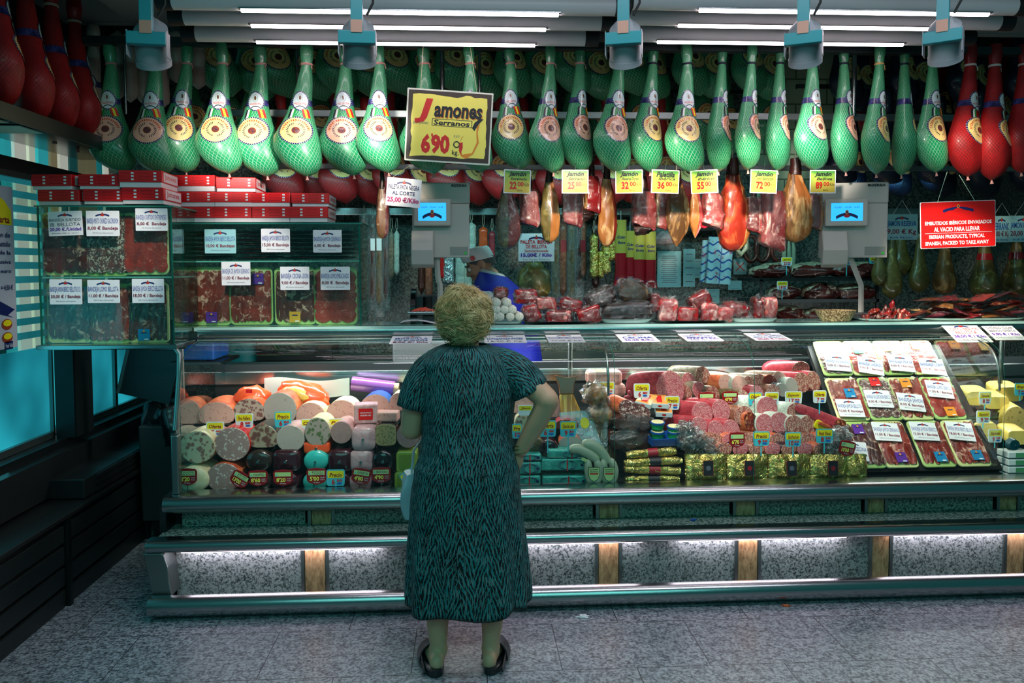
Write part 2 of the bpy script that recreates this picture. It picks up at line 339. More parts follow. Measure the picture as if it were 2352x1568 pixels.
def badge():
    n=NT('collar_badge'); uv=n.n('TexCoord',out='UV'); sp=n.n('SeparateXYZ',{0:uv},out=None)
    x=n.ma('SUBTRACT',n.ma('MULTIPLY',sp.outputs[0],2.),1.); y=n.ma('SUBTRACT',n.ma('MULTIPLY',sp.outputs[1],2.),1.)
    r=n.ma('SQRT',n.ma('ADD',n.ma('MULTIPLY',x,x),n.ma('MULTIPLY',y,y))); th=n.ma('ARCTAN2',y,x)
    col=n.mix(0.,'#cfe0e0','#cfe0e0')
    def ell(cx,cy,rx,ry):
        a=n.ma('DIVIDE',n.ma('SUBTRACT',x,cx),rx); b=n.ma('DIVIDE',n.ma('SUBTRACT',y,cy),ry); return n.ma('LESS_THAN',n.ma('ADD',n.ma('MULTIPLY',a,a),n.ma('MULTIPLY',b,b)),1.)
    col=n.mix(n.ma('MULTIPLY',ell(0,.28,.34,.42),.35),col,'#4f6a50'); col=n.mix(ell(0,.28,.25,.33),col,'#cfe0e0'); col=n.mix(ell(0,.30,.14,.22),col,'#6a4a32')
    nz=n.noi(uv,34,1); w=n.ma('MULTIPLY',ell(0,-.28,.74,.13),n.step(nz,.46,.52)); col=n.mix(w,col,'#c4564e')
    yy=n.ma('ADD',y,n.ma('MULTIPLY',n.ma('MULTIPLY',x,x),.6)); w2=n.ma('MULTIPLY',ell(0,-.6,.55,.3),n.ma('MULTIPLY',n.ma('GREATER_THAN',yy,-.56),n.ma('LESS_THAN',yy,-.46))); col=n.mix(w2,col,'#2c3434')
    rim=n.mix(n.ma('GREATER_THAN',n.ma('SINE',n.ma('MULTIPLY',th,30.)),.4),'#1b1f4e','#8f95a8')
    col=n.mix(n.step(r,.84,.87),col,rim)
    return n.pbr(col,.25,coat=.6)
M['badge']=badge()
M['band']=casing('dark_blue_band','#15183f','#4a4a8a',26,.25,.6); M['band_red']=casing('red_band','#8e0d12','#c01820',26,.25,.6)
def dressmat():
    n=NT('feather_print_cloth'); uv=n.n('TexCoord',out='UV'); sp=n.n('SeparateXYZ',{0:uv},out=None); u,v=sp.outputs[0],sp.outputs[1]
    w=n.noi(uv,9,2,.5); w2=n.noi(n.n('Mapping',{0:uv,3:(12,5,1)}),2.0,3,.6)
    cu=n.ma('ADD',n.ma('MULTIPLY',u,15.),n.ma('MULTIPLY',w,.5)); tri=n.ma('ABSOLUTE',n.ma('SUBTRACT',n.ma('FRACT',cu),.5))
    q=n.ma('ADD',n.ma('ADD',n.ma('MULTIPLY',v,25.),n.ma('MULTIPLY',tri,-7.)),n.ma('MULTIPLY',w2,1.6))
    s=n.ma('SINE',n.ma('MULTIPLY',q,6.283))
    env=n.noi(n.n('Mapping',{0:uv,3:(16,4,1)}),2.,2,.5)
    thr=n.ma('SUBTRACT',1.62,n.ma('MULTIPLY',env,2.5))
    m=n.step(n.ma('SUBTRACT',s,thr),-.05,.12)
    vert=n.noi(n.n('Mapping',{0:uv,3:(120,9,1)}),3.,2,.5); m2=n.step(vert,.54,.58)
    col=n.mix(m,'#060b0d','#176e72'); col=n.mix(n.ma('MULTIPLY',m2,.6),col,'#6c8686'); 
    spk=n.noi(n.n('Mapping',{0:uv,3:(60,34,1)}),3.,3,.6); col=n.mix(n.ma('MULTIPLY',n.step(spk,.58,.62),.6),col,'#1c7f80')
    return n.pbr(col,.75,spec=.3)
M['dress']=dressmat()
def hairmat():
    n=NT('curly_hair'); c=n.co(); a=n.noi(c,16,4,.7,2.); return n.pbr(n.ramp(a,[(.3,'#8f7444'),(.5,'#cdb27a'),(.72,'#f2e0b0')]),.5,bump=n.bump(a,.8,.01))
M['hair']=hairmat()
def winmat(name,c1,c2,st,sc=2.):
    n=NT(name); c=n.co(); a=n.noi(c,sc,2); col=n.ramp(a,[(.35,c1),(.65,c2)])
    return n.pbr('#0e5560',.25,emit=col,es=st)
M['window']=winmat('lit_frosted_window','#0a5a68','#2fc4d8',.52,1.4)
M['frost']=winmat('frosted_stripe','#1f7f88','#2f9aa4',.32)
# ---------------------------------------------------------------- room
def bx(name,c,d,m,parent=None,bev=0.,kind='structure',smooth=None):
    o=MB().box(c,d).build(name,m,parent,bev=bev,smooth=smooth)
    if kind and parent is None: o['kind']=kind
    return o
bx('floor',(0,1.5,-.05),(9,12,.1),M['floor'])
bx('ceiling',(.8,4.1,3.16),(7.2,1.7,.1),M['ceil'])
bx('ceiling',(.8,5.85,3.85),(7.2,1.9,.1),M['ceil'])
bx('wall_back',(.8,6.45,1.9),(7.2,.12,4.0),M['granite_wall'])
bx('wall_right',(4.25,4.9,1.9),(.1,3.6,4.0),M['granite_wall'])
bx('trim_1',(.8,4.93,3.5),(7.2,.06,.8),M['ceil'])
# pale tiled strip of the back wall
o=MB().box((0,0,0),(.62,.03,1.5)); 
n=NT('pale_green_tiles'); c_=n.co('Object'); br=n.n('TexBrick',{'Vector':n.n('Mapping',{0:c_,2:(PI/2,0,0)}),'Color1':hx('#a9c4a6'),'Color2':hx('#9dbb9c'),'Mortar':hx('#5a7560'),'Scale':1.,'Mortar Size':.006,'Brick Width':.17,'Row Height':.2}); n_t=n.pbr(br,.25)
o=o.build('wall_tile_panel',n_t,loc=(U(1830,200,6.33).x,6.36,2.75)); ST(o); o.name='trim_2'
# left wall with lit windows -------------------------------------------------
XW=-2.3
bx('wall_left',(XW-.06,4.2,.36),(.1,4.6,.72),M['dark'])
bx('trim_3',(XW+.03,4.2,.70),(.12,4.6,.04),M['steel_dark'])
bx('trim_4',(XW-.02,4.2,2.17),(.07,4.6,.09),P('#2a2224',.4,name='dark_window_frame'))
bx('wall_left_upper',(XW-.12,4.3,2.95),(.1,4.6,.95),M['dark']).name='wall_left'
wi=0
for (y0,y1) in ((3.0,3.92),(3.94,4.50),(4.72,5.28),(5.3,5.9)):
    wi+=1
    w=T('window_%d'%wi,None,None,(XW,(y0+y1)/2,.72)); ST(w)
    L=y1-y0
    MB().box((-.01,0,.26),(.012,L,.50)).build('frosted_pane',M['window'],w)
    MB().box((-.01,0,.96),(.008,L,.90)).build('clear_pane',M['glass'],w)
    fr=MB().box((0,0,.02),(.04,L,.035)).box((0,L/2,.7),(.03,.015,1.4)).box((0,-L/2,.7),(.03,.015,1.4)).box((0,0,1.41),(.04,L,.03)); fr.build('frame',M['steel_rough'],w)
    if y0<4.6:
        st=MB()
        for k in range(12): st.box((-.002,0,.585+k*.073),(.004,L-.02,.036))
        st.build('frosted_stripes',M['frost'],w)
        MB().box((-.012,0,1.3),(.006,L,.16)).build('transom_pane',M['glass'],w)
# shop front behind the clear panes, daylight put in as glowing boards
bd=MB(); cols=['#39b8bd','#e9f6e0','#0e3b3a','#7d7a5c','#1c8f96','#f4f7e8','#d8d23a','#205a5a','#9a8f6c','#3fd0d8']
pm=[NT('glowing_street_front').pbr(c,.5,emit=c,es=.27) for c in cols]
for k in range(34):
    w=.03+.06*rnd.random(); bd.box((0,2.6+k*.135,1.55),(.05,w*1.9,1.9),rnd.randrange(len(cols)))
o=bd.build('shop_front',pm,loc=(XW-.5,0,0)); tag(o,'striped shop front with daylight put in as glow, seen through the left windows','shop front')
bx('wall_left_outer',(XW-.75,4.3,1.5),(.05,5,3.2),NT('outer_glow').pbr('#0d4a50',.6,emit='#0e8a94',es=.3)).name='wall_left'  # wall given a glow to stand in for the light outside
# dark steel column between the windows
cl=T('steel_column','dark steel column standing between the two lit lower windows','column',(XW+.08,4.60,.72))
MB().box((0,0,.36),(.11,.2,.72)).build('shaft',M['dark2'],cl); MB().box((-.0,-.105,.36),(.1,.012,.72)).build('edge_strip',M['steel_dark'],cl)
# slatted bench casing -------------------------------------------------------
s=T('slatted_heater_casing','low dark slatted metal casing running along the left wall under the window','casing',(-1.97,4.3,0))
XB=0
for (a,b) in ((-1.9,-.34),(-.31,.62)):
    for k in range(4):
        MB().box((XB-.01,(a+b)/2,.045+k*.105),(.015,(b-a)-.03,.085)).build('slat',M['dark2'],s,bev=.003)
    MB().box((XB,b+.005,.22),(.03,.03,.44)).build('post',M['steel_dark'],s)
MB().box((-.03,-.6,.22),(.012,2.6,.44)).build('backing',M['black'],s)
MB().box((-.12,-.6,.45),(.28,2.6,.022)).build('top',M['dark'],s,bev=.003)
lg=T('stepped_ledge','raised dark metal ledge with slats above the far end of the casing','ledge',(-2.08,4.75,.462))
MB().box((0,0,.055),(.2,1.15,.1)).build('body',M['dark2'],lg,bev=.004)
for k in range(3): MB().box((.106,.05,.02+k*.035),(.012,1.,.02)).build('slat',M['dark'],lg)
bx('wall_left_panel',(-2.2,4.2,.58),(.1,4.6,.2),M['dark']).name='wall_left'
# floor step, bin, hatch -----------------------------------------------------
o=MB().box((0,0,.06),(.9,.7,.12)).build('granite_step',M['granite_ledge'],loc=(-1.72,5.35,0)); tag(o,'low granite step in the dark gap beside the counter','step')
b=T('waste_bin','grey waste bin lined with a black bag beside the counter end','bin',(-1.72,4.98,.0))
MB().prof([(-.17,.14),(.17,.14),(.2,.72),(-.2,.72)],-.23,.23).build('body',P('#2e3638',.5,name='bin_grey'),b,bev=.01)
for q_ in ((-.15,-.12),(.15,-.12),(.15,.12),(-.15,.12)): MB().box((q_[0],q_[1],.07),(.05,.05,.14)).build('foot',M['black'],b)
def bag(u,v):
    a=2*PI*u; r=.25+.03*math.sin(a*7+v*3)+.02*noise.noise(Vector((math.cos(a)*3,math.sin(a)*3,v*4)))
    r*= (1-.12*v if v<.75 else .91-.5*(v-.75)); z=.60+.26*v-.02*math.sin(a*5)
    if v>.9: z-=(v-.9)*1.2
    return (r*1.02*math.cos(a),r*.9*math.sin(a),z)
MB().grid(bag,56,14,wrap=True,capv=True).build('bin_bag',NT('black_bag').pbr('#10181c',.28,coat=.3),b,smooth=60)
l=T('hatch_panel','grey metal hatch panel leaning open above the waste bin','panel',(-1.93,4.86,.9))
MB().box((.0,0,.22),(.30,.015,.5),M=Matrix.Shear('XZ',4,(.28,0)) if False else Euler((0,R(14),0)).to_matrix().to_4x4()).build('board',M['steel_dark'],l)
MB().box((-.155,0,.22),(.02,.03,.5),M=Euler((0,R(14),0)).to_matrix().to_4x4()).build('edge',M['steel_rough'],l)
o=MB().box((0,0,0),(.2,.3,.12)).build('blue_crate',M['blue'],loc=(-1.62,5.0,1.16),bev=.01); tag(o,'blue plastic crate on the shelf behind the left display case','crate')
o=MB().box((0,0,0),(.3,.4,.02)).build('small_shelf',M['steel_dark'],loc=(-1.62,5.0,1.085)); tag(o,'thin dark shelf carrying a blue crate behind the left case','shelf')
# mirrored canopy above the windows
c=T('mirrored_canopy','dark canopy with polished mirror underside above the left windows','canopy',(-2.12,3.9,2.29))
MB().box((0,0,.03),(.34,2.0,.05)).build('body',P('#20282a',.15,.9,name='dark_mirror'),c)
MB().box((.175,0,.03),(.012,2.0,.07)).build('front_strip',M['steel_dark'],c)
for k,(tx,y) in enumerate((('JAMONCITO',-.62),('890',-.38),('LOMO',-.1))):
    MB().box((0,0,0),(.26,.2,.004)).build('sign_reflection',[P(['#3aa9c4','#a9b39a','#9fd0c0'][k],.4)],c,loc=(0,y,.0))  # coloured plates stand in for signs mirrored in the underside
# posters on the left window
p=T('window_poster','tall menu poster with a yellow banner on the left window','poster',(XW+.03,3.86,1.66),(0,0,R(90)))
MB().poly(rrect(.56,.80,.005),0,.004).build('sheet',P('#b9bcc8',.5,name='grey_poster_paper'),p)
q=MB(); q.poly([(-.28,.21),(.26,.21),(.26,.28),(.2,.33),(.08,.37),(-.28,.38)],-.002,0,0)
q.text('1 €',.03,.32,.12,.05,1,-.004,.02); q.text('de nuestra carta',.06,.235,.36,.035,2,-.004,.02)
for k,t in enumerate(('con la consumición de','una ración de embutido','puede disfrutar de la','promoción exclusiva','de 2 cañas por 1 euro')): q.text(t,.03,.16-k*.045,.42,.026,3,-.004,.012)
q.text('= 4,50 €',.2,-.1,.1,.03,3,-.004,.02); q.poly([(-.28,-.16),(.1,-.15),(.26,-.21),(.2,-.235),(.25,-.25),(.1,-.22),(-.28,-.22)],-.003,0,3); q.text('Museo',.05,-.185,.13,.03,4,-.005,.01,.3)
for (x,z) in ((.04,-.27),(.19,-.28),(.04,-.34),(.19,-.345)): q.disc((x,-.003,z),.045,.027,16,5); q.disc((x,-.005,z+.006),.036,.016,16,0)
q.poly(rrect(.07,.04,.004,cx=.2,cz=-.385),-.003,0,3); q.text('Font Vella',.2,-.385,.06,.02,4,-.005)
q.disc((-.02,-.003,.0-.1),.03,.035,14,6)
q.build('print',[M['yellow'],M['red'],M['dkred'],M['navy'],M['tagwhite'],P('#a03a28',.5),M['orange']],p)
# ---------------------------------------------------------------- display counter
CT=T('display_counter','long refrigerated deli display counter with curved glass and granite front','counter',(0,0,0))
X0=U(372,1300,3.9).x; X1=3.75; zz=lambda y,Y:U(1370,y,Y).z
def halfround(yc,z0,z1,back,n=10,k=1.):
    r=(z1-z0)/2; zc=(z0+z1)/2
    return [(back,z1)]+[(yc-r*k*math.sin(PI*i/n),zc+r*math.cos(PI*i/n)) for i in range(n+1)]+[(back,z0)]
zB1,zB0=zz(1119,3.96),zz(1163,3.93); zS1,zS0=zz(1219,3.80),zz(1249,3.78); zR1,zR0=zz(1372,3.9),.012
r_=MB().prof(halfround(3.96,zB0,zB1,4.06),X0,X1); r_.build('bumper_rail',M['steel'],CT,smooth=50)
r_=MB().prof(halfround(3.80,zS0,zS1,3.86),X0-.03,X1); r_.build('shelf_rail',M['steel'],CT,smooth=50)
pr=[(3.93,zR1)]+[(3.80,zR1-.055)]+[(3.775-.052*math.sin(PI*i/10),.062+.05*math.cos(PI*i/10)) for i in range(11)]+[(3.93,.012)]
MB().prof(pr,X0-.01,X1).build('base_rail',M['steel'],CT,smooth=40)
MB().box(((X0+X1)/2,3.96,(zS1+zS0)/2+.004),(X1-X0,.24,zS1-zS0-.012)).build('bag_shelf',M['granite_ledge'],CT)
Yl,Yu=3.91,4.0
px_l=[(697,752),(1033,1087),(1370,1424),(1690,1742),(1997,2043),(2305,2352),(2600,2652)]
xs=[(U(a,1310,Yl).x,U(b,1310,Yl).x) for a,b in px_l]
prev=X0+.06
for i,(a,b) in enumerate(xs):
    MB().box(((prev+a)/2,Yl+.02,(zR1+zS0)/2),(a-prev-.012,.04,zS0-zR1)).build('lower_panel',M['granite_front'],CT)
    MB().box(((a+b)/2,Yl+.012,(zR1+zS0)/2),(b-a-.02,.04,zS0-zR1)).build('lower_pilaster',M['tan'],CT)
    for q_ in (a-.001,b+.001): MB().box((q_,Yl+.01,(zR1+zS0)/2),(.016,.045,zS0-zR1)).build('pilaster_strip',M['steel_rough'],CT)
    MB().box(((prev+a)/2,Yu+.02,(zS1+zB0)/2),(a-prev-.012,.04,zB0-zS1)).build('upper_panel',M['granite_ledge'],CT)
    MB().box(((a+b)/2+.018,Yu+.012,(zS1+zB0)/2),(b-a-.02,.04,zB0-zS1)).build('upper_pilaster',M['tan'],CT)
    for q_ in (a+.017,b+.019): MB().box((q_,Yu+.01,(zS1+zB0)/2),(.016,.045,zB0-zS1)).build('pilaster_strip',M['steel_rough'],CT)
    prev=b
# left end bracket of the base, end panels
eb=[(3.74,.1),(3.80,.14),(3.785,zS0-.04),(3.75,zS0)]
g=[( -.0,.1),(.085,.1),(.075,.16),(.068,.24),(.05,.3),(.04,zS0),(-.05,zS0),(-.045,.3),(-.025,.2),(-.01,.12)]
MB().poly([(X0+.0+x,z) for x,z in g],3.79,.14).build('end_bracket',M['steel_rough'],CT,bev=.006)
MB().box((X0-.0,4.4,.25),(.03,.95,.48)).build('end_panel',M['steel_dark'],CT)
MB().box(((X0+X1)/2,4.45,.24),(X1-X0,.8,.44)).build('plinth',M['dark2'],CT)
# deck inside
zD=.497
MB().box(((X0+X1)/2,4.235,zD-.02),(X1-X0,.4,.03)).build('lower_deck',M['steel_rough'],CT)
MB().box(((X0+X1)/2,4.40,.64),(X1-X0,.02,.31)).box(((X0+X1)/2,4.58,.795),(X1-X0,.38,.02)).build('upper_deck',M['steel_dark'],CT)
MB().box(((X0+X1)/2,4.79,.93),(X1-X0,.03,.3)).build('back_screen',M['dark2'],CT)
MB().box(((X0+X1)/2,4.93,1.035),(X1-X0,.30,.02)).build('work_shelf',M['steel'],CT)
MB().box(((X0+X1)/2,4.775,1.0),(X1-X0,.02,.08)).build('work_shelf_lip',M['steel'],CT,bev=.006)
MB().box(((X0+X1)/2,5.1,.55),(X1-X0,.02,.95)).build('service_doors',M['dark2'],CT)
# glass profile
GP=[(4.03,zB1-.005),(4.03,1.0),(4.035,1.08),(4.05,1.14),(4.08,1.19),(4.13,1.225),(4.2,1.245),(4.29,1.262),(4.38,1.275)]
gx=[U(415,1000,4.03).x, U(1412,1000,4.03).x, U(1732,1000,4.03).x, U(2305,1000,4.03).x, X1]
def smoothprof(p,k=4):
    o=[]
    for i in range(len(p)-1):
        p0=p[max(i-1,0)];p1=p[i];p2=p[i+1];p3=p[min(i+2,len(p)-1)]
        for j in range(k):
            t=j/k
            o.append(tuple(.5*((2*p1[c])+(-p0[c]+p2[c])*t+(2*p0[c]-5*p1[c]+4*p2[c]-p3[c])*t*t+(-p0[c]+3*p1[c]-3*p2[c]+p3[c])*t**3) for c in(0,1)))
    return o+[p[-1]]
GS=[GP[0]]+smoothprof(GP[1:],4)
for a,b in zip(gx,gx[1:]):
    MB().prof(GS,a+.003,b-.003,closed=False).build('curved_glass',M['glass'],CT,smooth=60)
for i,a in enumerate(gx[:-1]):
    MB().tube([(a,y,z) for y,z in GS],.0016,6).build('glass_edge',M['glass_edge'],CT,smooth=60)
ZT=1.335
MB().box(((X0+X1)/2+.02,4.55,ZT-.012),(X1-X0,.36,.02)).build('top_shelf',P('#9fc9bf',.12,0,.4,name='top_glass'),CT)
MB().prof(halfround(4.385,ZT-.062,ZT-.002,4.42,k=.6),gx[0]-.02,X1).build('top_rail',M['steel'],CT,smooth=50)
MB().prof(halfround(4.37,ZT-.085,ZT-.066,4.40,k=.7),gx[0]-.02,X1).build('glass_clamp_rail',M['steel_rough'],CT,smooth=50)
for px in (418,1310,2300):
    x=U(px,900,4.6).x; MB().tube([(x,4.62,.8),(x,4.6,ZT-.02)],.014,10).build('support_post',M['steel_rough'],CT,smooth=50)
# end pane, stub post and dividers
ex=gx[0]-.002
def sidepane(x,name='end_glass'):
    MB().add([(x,y,z) for y,z in [(4.72,.52)]+[(4.045,.52)]+[(y+.006,z-.004) for y,z in GS[1:]]+[(4.72,1.27)]],[tuple(range(len(GS)+2))]).build(name,M['glass'],CT)
sidepane(ex); sidepane(gx[1]-.035,'divider_glass'); sidepane(gx[3]-.02,'divider_glass')
MB().box((X0+.045,4.0,(zB1+.83)/2),(.035,.05,.83-zB1)).build('stub_post',M['steel_rough'],CT,bev=.006)
for a in (gx[1]-.03,gx[3]-.015):
    MB().tube([(a,y+.02,z-.012) for y,z in GS[1:30]]+[(a,4.3,1.25)],.007,6).build('divider_bar',M['steel_rough'],CT,smooth=60)
# steel arm carrying the left case
t=T('case_support_frame','bent steel tube frame carrying the left glass case beside the counter','frame',(0,0,0))
a=U(100,796,4.12); b_=U(398,792,4.12); c_=U(414,812,4.10); d_=U(408,985,4.06)
MB().tube([(a.x,4.3,a.z-.02),(b_.x,4.3,a.z-.02)],.016,10).build('rear_bar',M['steel_rough'],t,smooth=60)
MB().tube([(b_.x-.1,4.1,b_.z-.012),(b_.x+.015,4.1,b_.z-.012),(c_.x,4.09,c_.z),(c_.x,4.08,c_.z-.1),(d_.x,4.03,d_.z)],.014,10).build('bent_leg',M['steel_rough'],t,smooth=60)
# ---------------------------------------------------------------- hanging rails
def rail(label,x0,x1,Y,y_top,y_bot,m='steel_rough',dy=.03,xr=1200):
    z1=U(xr,y_top,Y).z; z0=U(xr,y_bot,Y).z
    o=MB().box(((x0+x1)/2,Y,(z0+z1)/2),(x1-x0,dy,z1-z0)).build('hanging_rail',M[m],bev=.003); tag(o,label,'rail'); return o
rail('top steel beam from which the front row of hams hangs',-2.15,3.7,4.47,97,115,'steel_dark',.06)
rail('flat steel rail crossing behind the upper part of the front hams',-1.55,3.8,4.95,256,272)
rail('teal-lit steel rail just under the front hams',-1.3,3.8,5.05,378,390,'steel_rough')
rail('steel hook rail with bolts on the back wall',-1.6,3.8,6.1,477,494,'steel')
def pole(label,px,Y,y0,y1,r):
    a=U(px,y0,Y);b=U(px,y1,Y); o=MB().tube([(a.x,Y,a.z),(a.x,Y,b.z)],r,12).build('steel_pole',M['steel'],smooth=60); tag(o,label,'pole')
pole('thin upright steel pole behind the fifth and sixth green hams',681,4.9,100,300,.007)
pole('thick shiny steel pole left of the yellow board cord',1015,4.9,100,268,.015)
pole('slim steel pole beside the right cord of the yellow board',1101,4.9,100,268,.009)
pole('thick steel pole at the right with a green glint',1963,4.9,110,268,.016)
pole('thin pale pole near the leftmost front ham',285,4.9,100,262,.008)

# back work counter along the rear wall
bc=T('rear_work_counter','long dark steel work counter along the back wall behind the butcher','counter',(.9,6.12,0))
MB().box((0,0,.46),(5.2,.46,.92)).build('cabinet',M['dark2'],bc); MB().box((0,-.02,.95),(5.3,.52,.04)).build('steel_top',M['steel_rough'],bc,bev=.004)
for k in range(7): MB().box((-2.2+.72*k,-.236,.5),(.66,.012,.72)).build('cabinet_door',M['steel_dark'],bc,bev=.004)
t=T('counter_appliance','dark appliance with round dials on the rear work counter at the left','appliance',(U(680,820,5.9).x,6.0,.97)); MB().box((0,0,.09),(.55,.3,.18)).build('housing',M['dark2'],t,bev=.01)
for k in range(4): MB().tube([(-.18+.1*k,-.15,.08),(-.18+.1*k,-.165,.08)],.03,16).build('dial',M['steel_dark'],t,smooth=40)
t=T('teal_lit_canister','canister with teal light put into its colour on the rear work counter','canister',(U(555,820,5.9).x,5.98,.97)); MB().tube([(0,0,0),(0,0,.17)],.13,24).build('body',M['tealpaint'],t,smooth=40); MB().tube([(0,0,.17),(0,0,.19)],.135,24).build('lid',M['white'],t,smooth=40)  # stands for teal lit surfaces, the light put into its body colour

for (Y_,z_,x0_,x1_,lb_) in ((5.42,3.56,-2.0,2.4,'hidden rail above the upper rear row of green hams'),(5.85,3.27,-2.2,2.4,'rail above the second rear row of green hams'),(5.7,2.9,-1.6,2.2,'rail above the dark red rear hams'),(5.5,2.9,2.3,4.0,'rail above the navy hams at the right'),(5.5,3.52,2.3,4.0,'upper rail above the navy hams at the right')):
    o=MB().box(((x0_+x1_)/2,Y_,z_),(x1_-x0_,.03,.03)).build('hanging_rail',M['steel_dark']); tag(o,lb_,'rail')
# ---------------------------------------------------------------- fixtures and light
def area(loc,rot,sx,sy,e,col,name='light',spread=None):
    l=bpy.data.lights.new(name,'AREA'); l.shape='RECTANGLE'; l.size=sx; l.size_y=sy; l.energy=e; l.color=col
    if spread: l.spread=spread
    o=bpy.data.objects.new(name,l); COL.objects.link(o); o.location=loc; o.rotation_euler=rot; return o
SPK=.78
def spot(loc,to,e,col,size=40,blend=.6,r=.04,name='spot_light'):
    l=bpy.data.lights.new(name,'SPOT'); l.energy=e*SPK; l.color=col; l.spot_size=R(size); l.spot_blend=blend; l.shadow_soft_size=r
    o=bpy.data.objects.new(name,l); COL.objects.link(o); o.location=loc; o.rotation_euler=(Vector(to)-Vector(loc)).to_track_quat('-Z','Y').to_euler(); return o
def fixture(Y,pyc,pl,pr,tl,tr,label,yaw=0.):
    a=U(pl,pyc,Y);b=U(pr,pyc,Y);z=U((pl+pr)/2,pyc,Y).z; L=b.x-a.x
    t=T('fluorescent_lamp',label,'lamp',((a.x+b.x)/2,Y,z),(0,0,0),'fluorescent lamps over the counter')
    r=.042
    MB().tube([(-L/2,0,0),(L/2,0,0)],r,20).build('housing',P('#cfcccd',.42,name='lamp_housing'),t,smooth=50)
    MB().tube([(-L/2-.07,0,0),(-L/2+.0,0,0)],r*1.06,20).build('end_cap',M['black'],t,smooth=50)
    MB().tube([(L/2,0,0),(L/2+.07,0,0)],r*1.06,20).build('end_cap',M['black'],t,smooth=50)
    u=U(tl,pyc,Y).x-t.location.x; w=U(tr,pyc,Y).x-t.location.x
    MB().tube([(u,-.006,-r+.006),(w,-.006,-r+.006)],.016,12).build('lit_tube',EM('#ffe9f2',11.0,'lit_tube'),t,smooth=50)
    MB().box(((u+w)/2,.0,-r+.004),((w-u)+.02,.06,.006)).build('reflector',M['steel'],t)
for i,(Y,py) in enumerate(((3.72,8),(3.95,44),(4.2,82))):
    w=['front','middle','rear'][i]
    fixture(Y,py,[398,425,452][i],[1412,1380,1343][i],[555,578,590][i],[1282,1253,1228][i],w+' tube of the left bank of fluorescent lamps')
    fixture(Y,py,[1452,1430,1400][i],[2330,2292,2205][i],[1606,1558,1510][i],[2268,2140,2072][i],w+' tube of the right bank of fluorescent lamps')
o=MB().box((.5,3.95,2.985),(4.6,1.1,.03)).build('lamp_canopy',P('#6f7676',.6,name='lamp_canopy_paint')); tag(o,'grey panel above the banks of fluorescent lamps','panel')
o=T('ceiling_vent','dark rectangular vent in the ceiling at the top left','vent',(U(215,10,4.3).x,4.2,3.11))
MB().box((0,0,-.03),(.5,.25,.06)).build('frame',P('#6b6f70',.5),o,bev=.01); MB().box((0,0,-.065),(.42,.18,.01)).build('grille',M['dark2'],o)
def floodlight(px,py,yawd,label,tilt=25,Y=3.3,sw=1.0):
    c=U(px,py,Y); t=T('spotlight',label,'spotlight',(c.x,Y,c.z),(0,0,R(yawd)),'spotlights on drop brackets'); t.scale=(.74,.74,1)
    MB().box((0,0,.32),(.065*sw,.05,.62)).build('drop_bracket',M['tealpaint'],t,bev=.003)
    MB().box((0,-.028,.03),(.06*sw,.004,.05)).build('rating_plate',P('#b98a74',.5),t)
    MB().box((0,.0,-.012),(.20,.05,.05)).build('yoke',M['tealpaint'],t,bev=.003)
    for q_ in (-.1,.1): MB().box((q_,.03,-.03),(.004,.09,.10)).build('yoke_arm',M['greypaint'],t)
    A=Euler((R(tilt),0,0)).to_matrix().to_4x4()
    A=Matrix.Translation((0,.12,-.02))@A
    MB().tube([(0,-.03,.085),(0,0,.07),(0,.0,-.05)],[.05,.088,.09],24,M=A).build('lamp_head',M['greypaint'],t,smooth=50)
    MB().tube([(0,0,-.05),(0,0,-.075)],.094,24,M=A).build('rim',M['greypaint'],t,smooth=40)
    MB().disc((0,0,0),.08,.08,24,M=A@TR((0,0,-.072),(PI/2,0,0))).build('lens',EM('#fff2dc',2.,'lens'),t)
    MB().tube([(.03,.0,.24),(.06,.02,.26),(.09,.03,.22),(.085,.05,.14),(.05,.05,.09)],.007,8).build('cable',M['black'],t,smooth=60)
    return c
F=[]
for (px,py,yw,lb) in ((337,82,8,'teal bracket spotlight hanging at the far left of the row'),(820,80,3,'teal bracket spotlight over the seventh and eighth green hams'),(1432,82,-16,'spotlight between the two banks of fluorescent lamps'),(1845,82,-28,'grey bracket spotlight hanging over the right green hams'),(2165,78,-38,'rightmost spotlight with a tilted white head')):
    F.append(floodlight(px,py,yw,lb))
warm=(1.,.85,.68); wh=(1.,.92,.84)
def sp2(i,px,py,Y,e,size,col=warm):
    c=F[i]; to=U(px,py,Y); spot((c.x,c.y+.1,c.z-.16),to,e,col,size,.7,.05)
sp2(0,520,330,4.45,80,34,wh); sp2(0,560,640,4.4,60,36,wh); sp2(0,240,620,4.1,45,34,wh); sp2(1,640,330,4.4,110,30,wh); sp2(1,860,300,4.4,130,26,wh); sp2(1,900,480,4.7,70,22)
sp2(2,1310,530,4.7,120,30); sp2(2,1560,470,4.7,160,30); sp2(3,1700,480,4.7,200,30); sp2(3,1860,330,4.4,170,26,wh)
sp2(4,2230,360,4.5,110,20,(1,.85,.7)); sp2(4,2200,720,4.6,230,32,warm); sp2(3,1640,700,4.6,110,34,(1,.86,.74)); sp2(2,1280,700,4.6,60,30,(1,.86,.74))
sp2(3,2050,900,4.4,190,34,(1,.93,.8)); sp2(1,700,900,4.3,130,34,(1,.90,.8)); sp2(2,1560,920,4.3,150,34,(1,.9,.82)); sp2(3,1740,940,4.3,90,30,(1,.93,.85)); sp2(4,2300,950,4.4,70,24,(1,.95,.8))
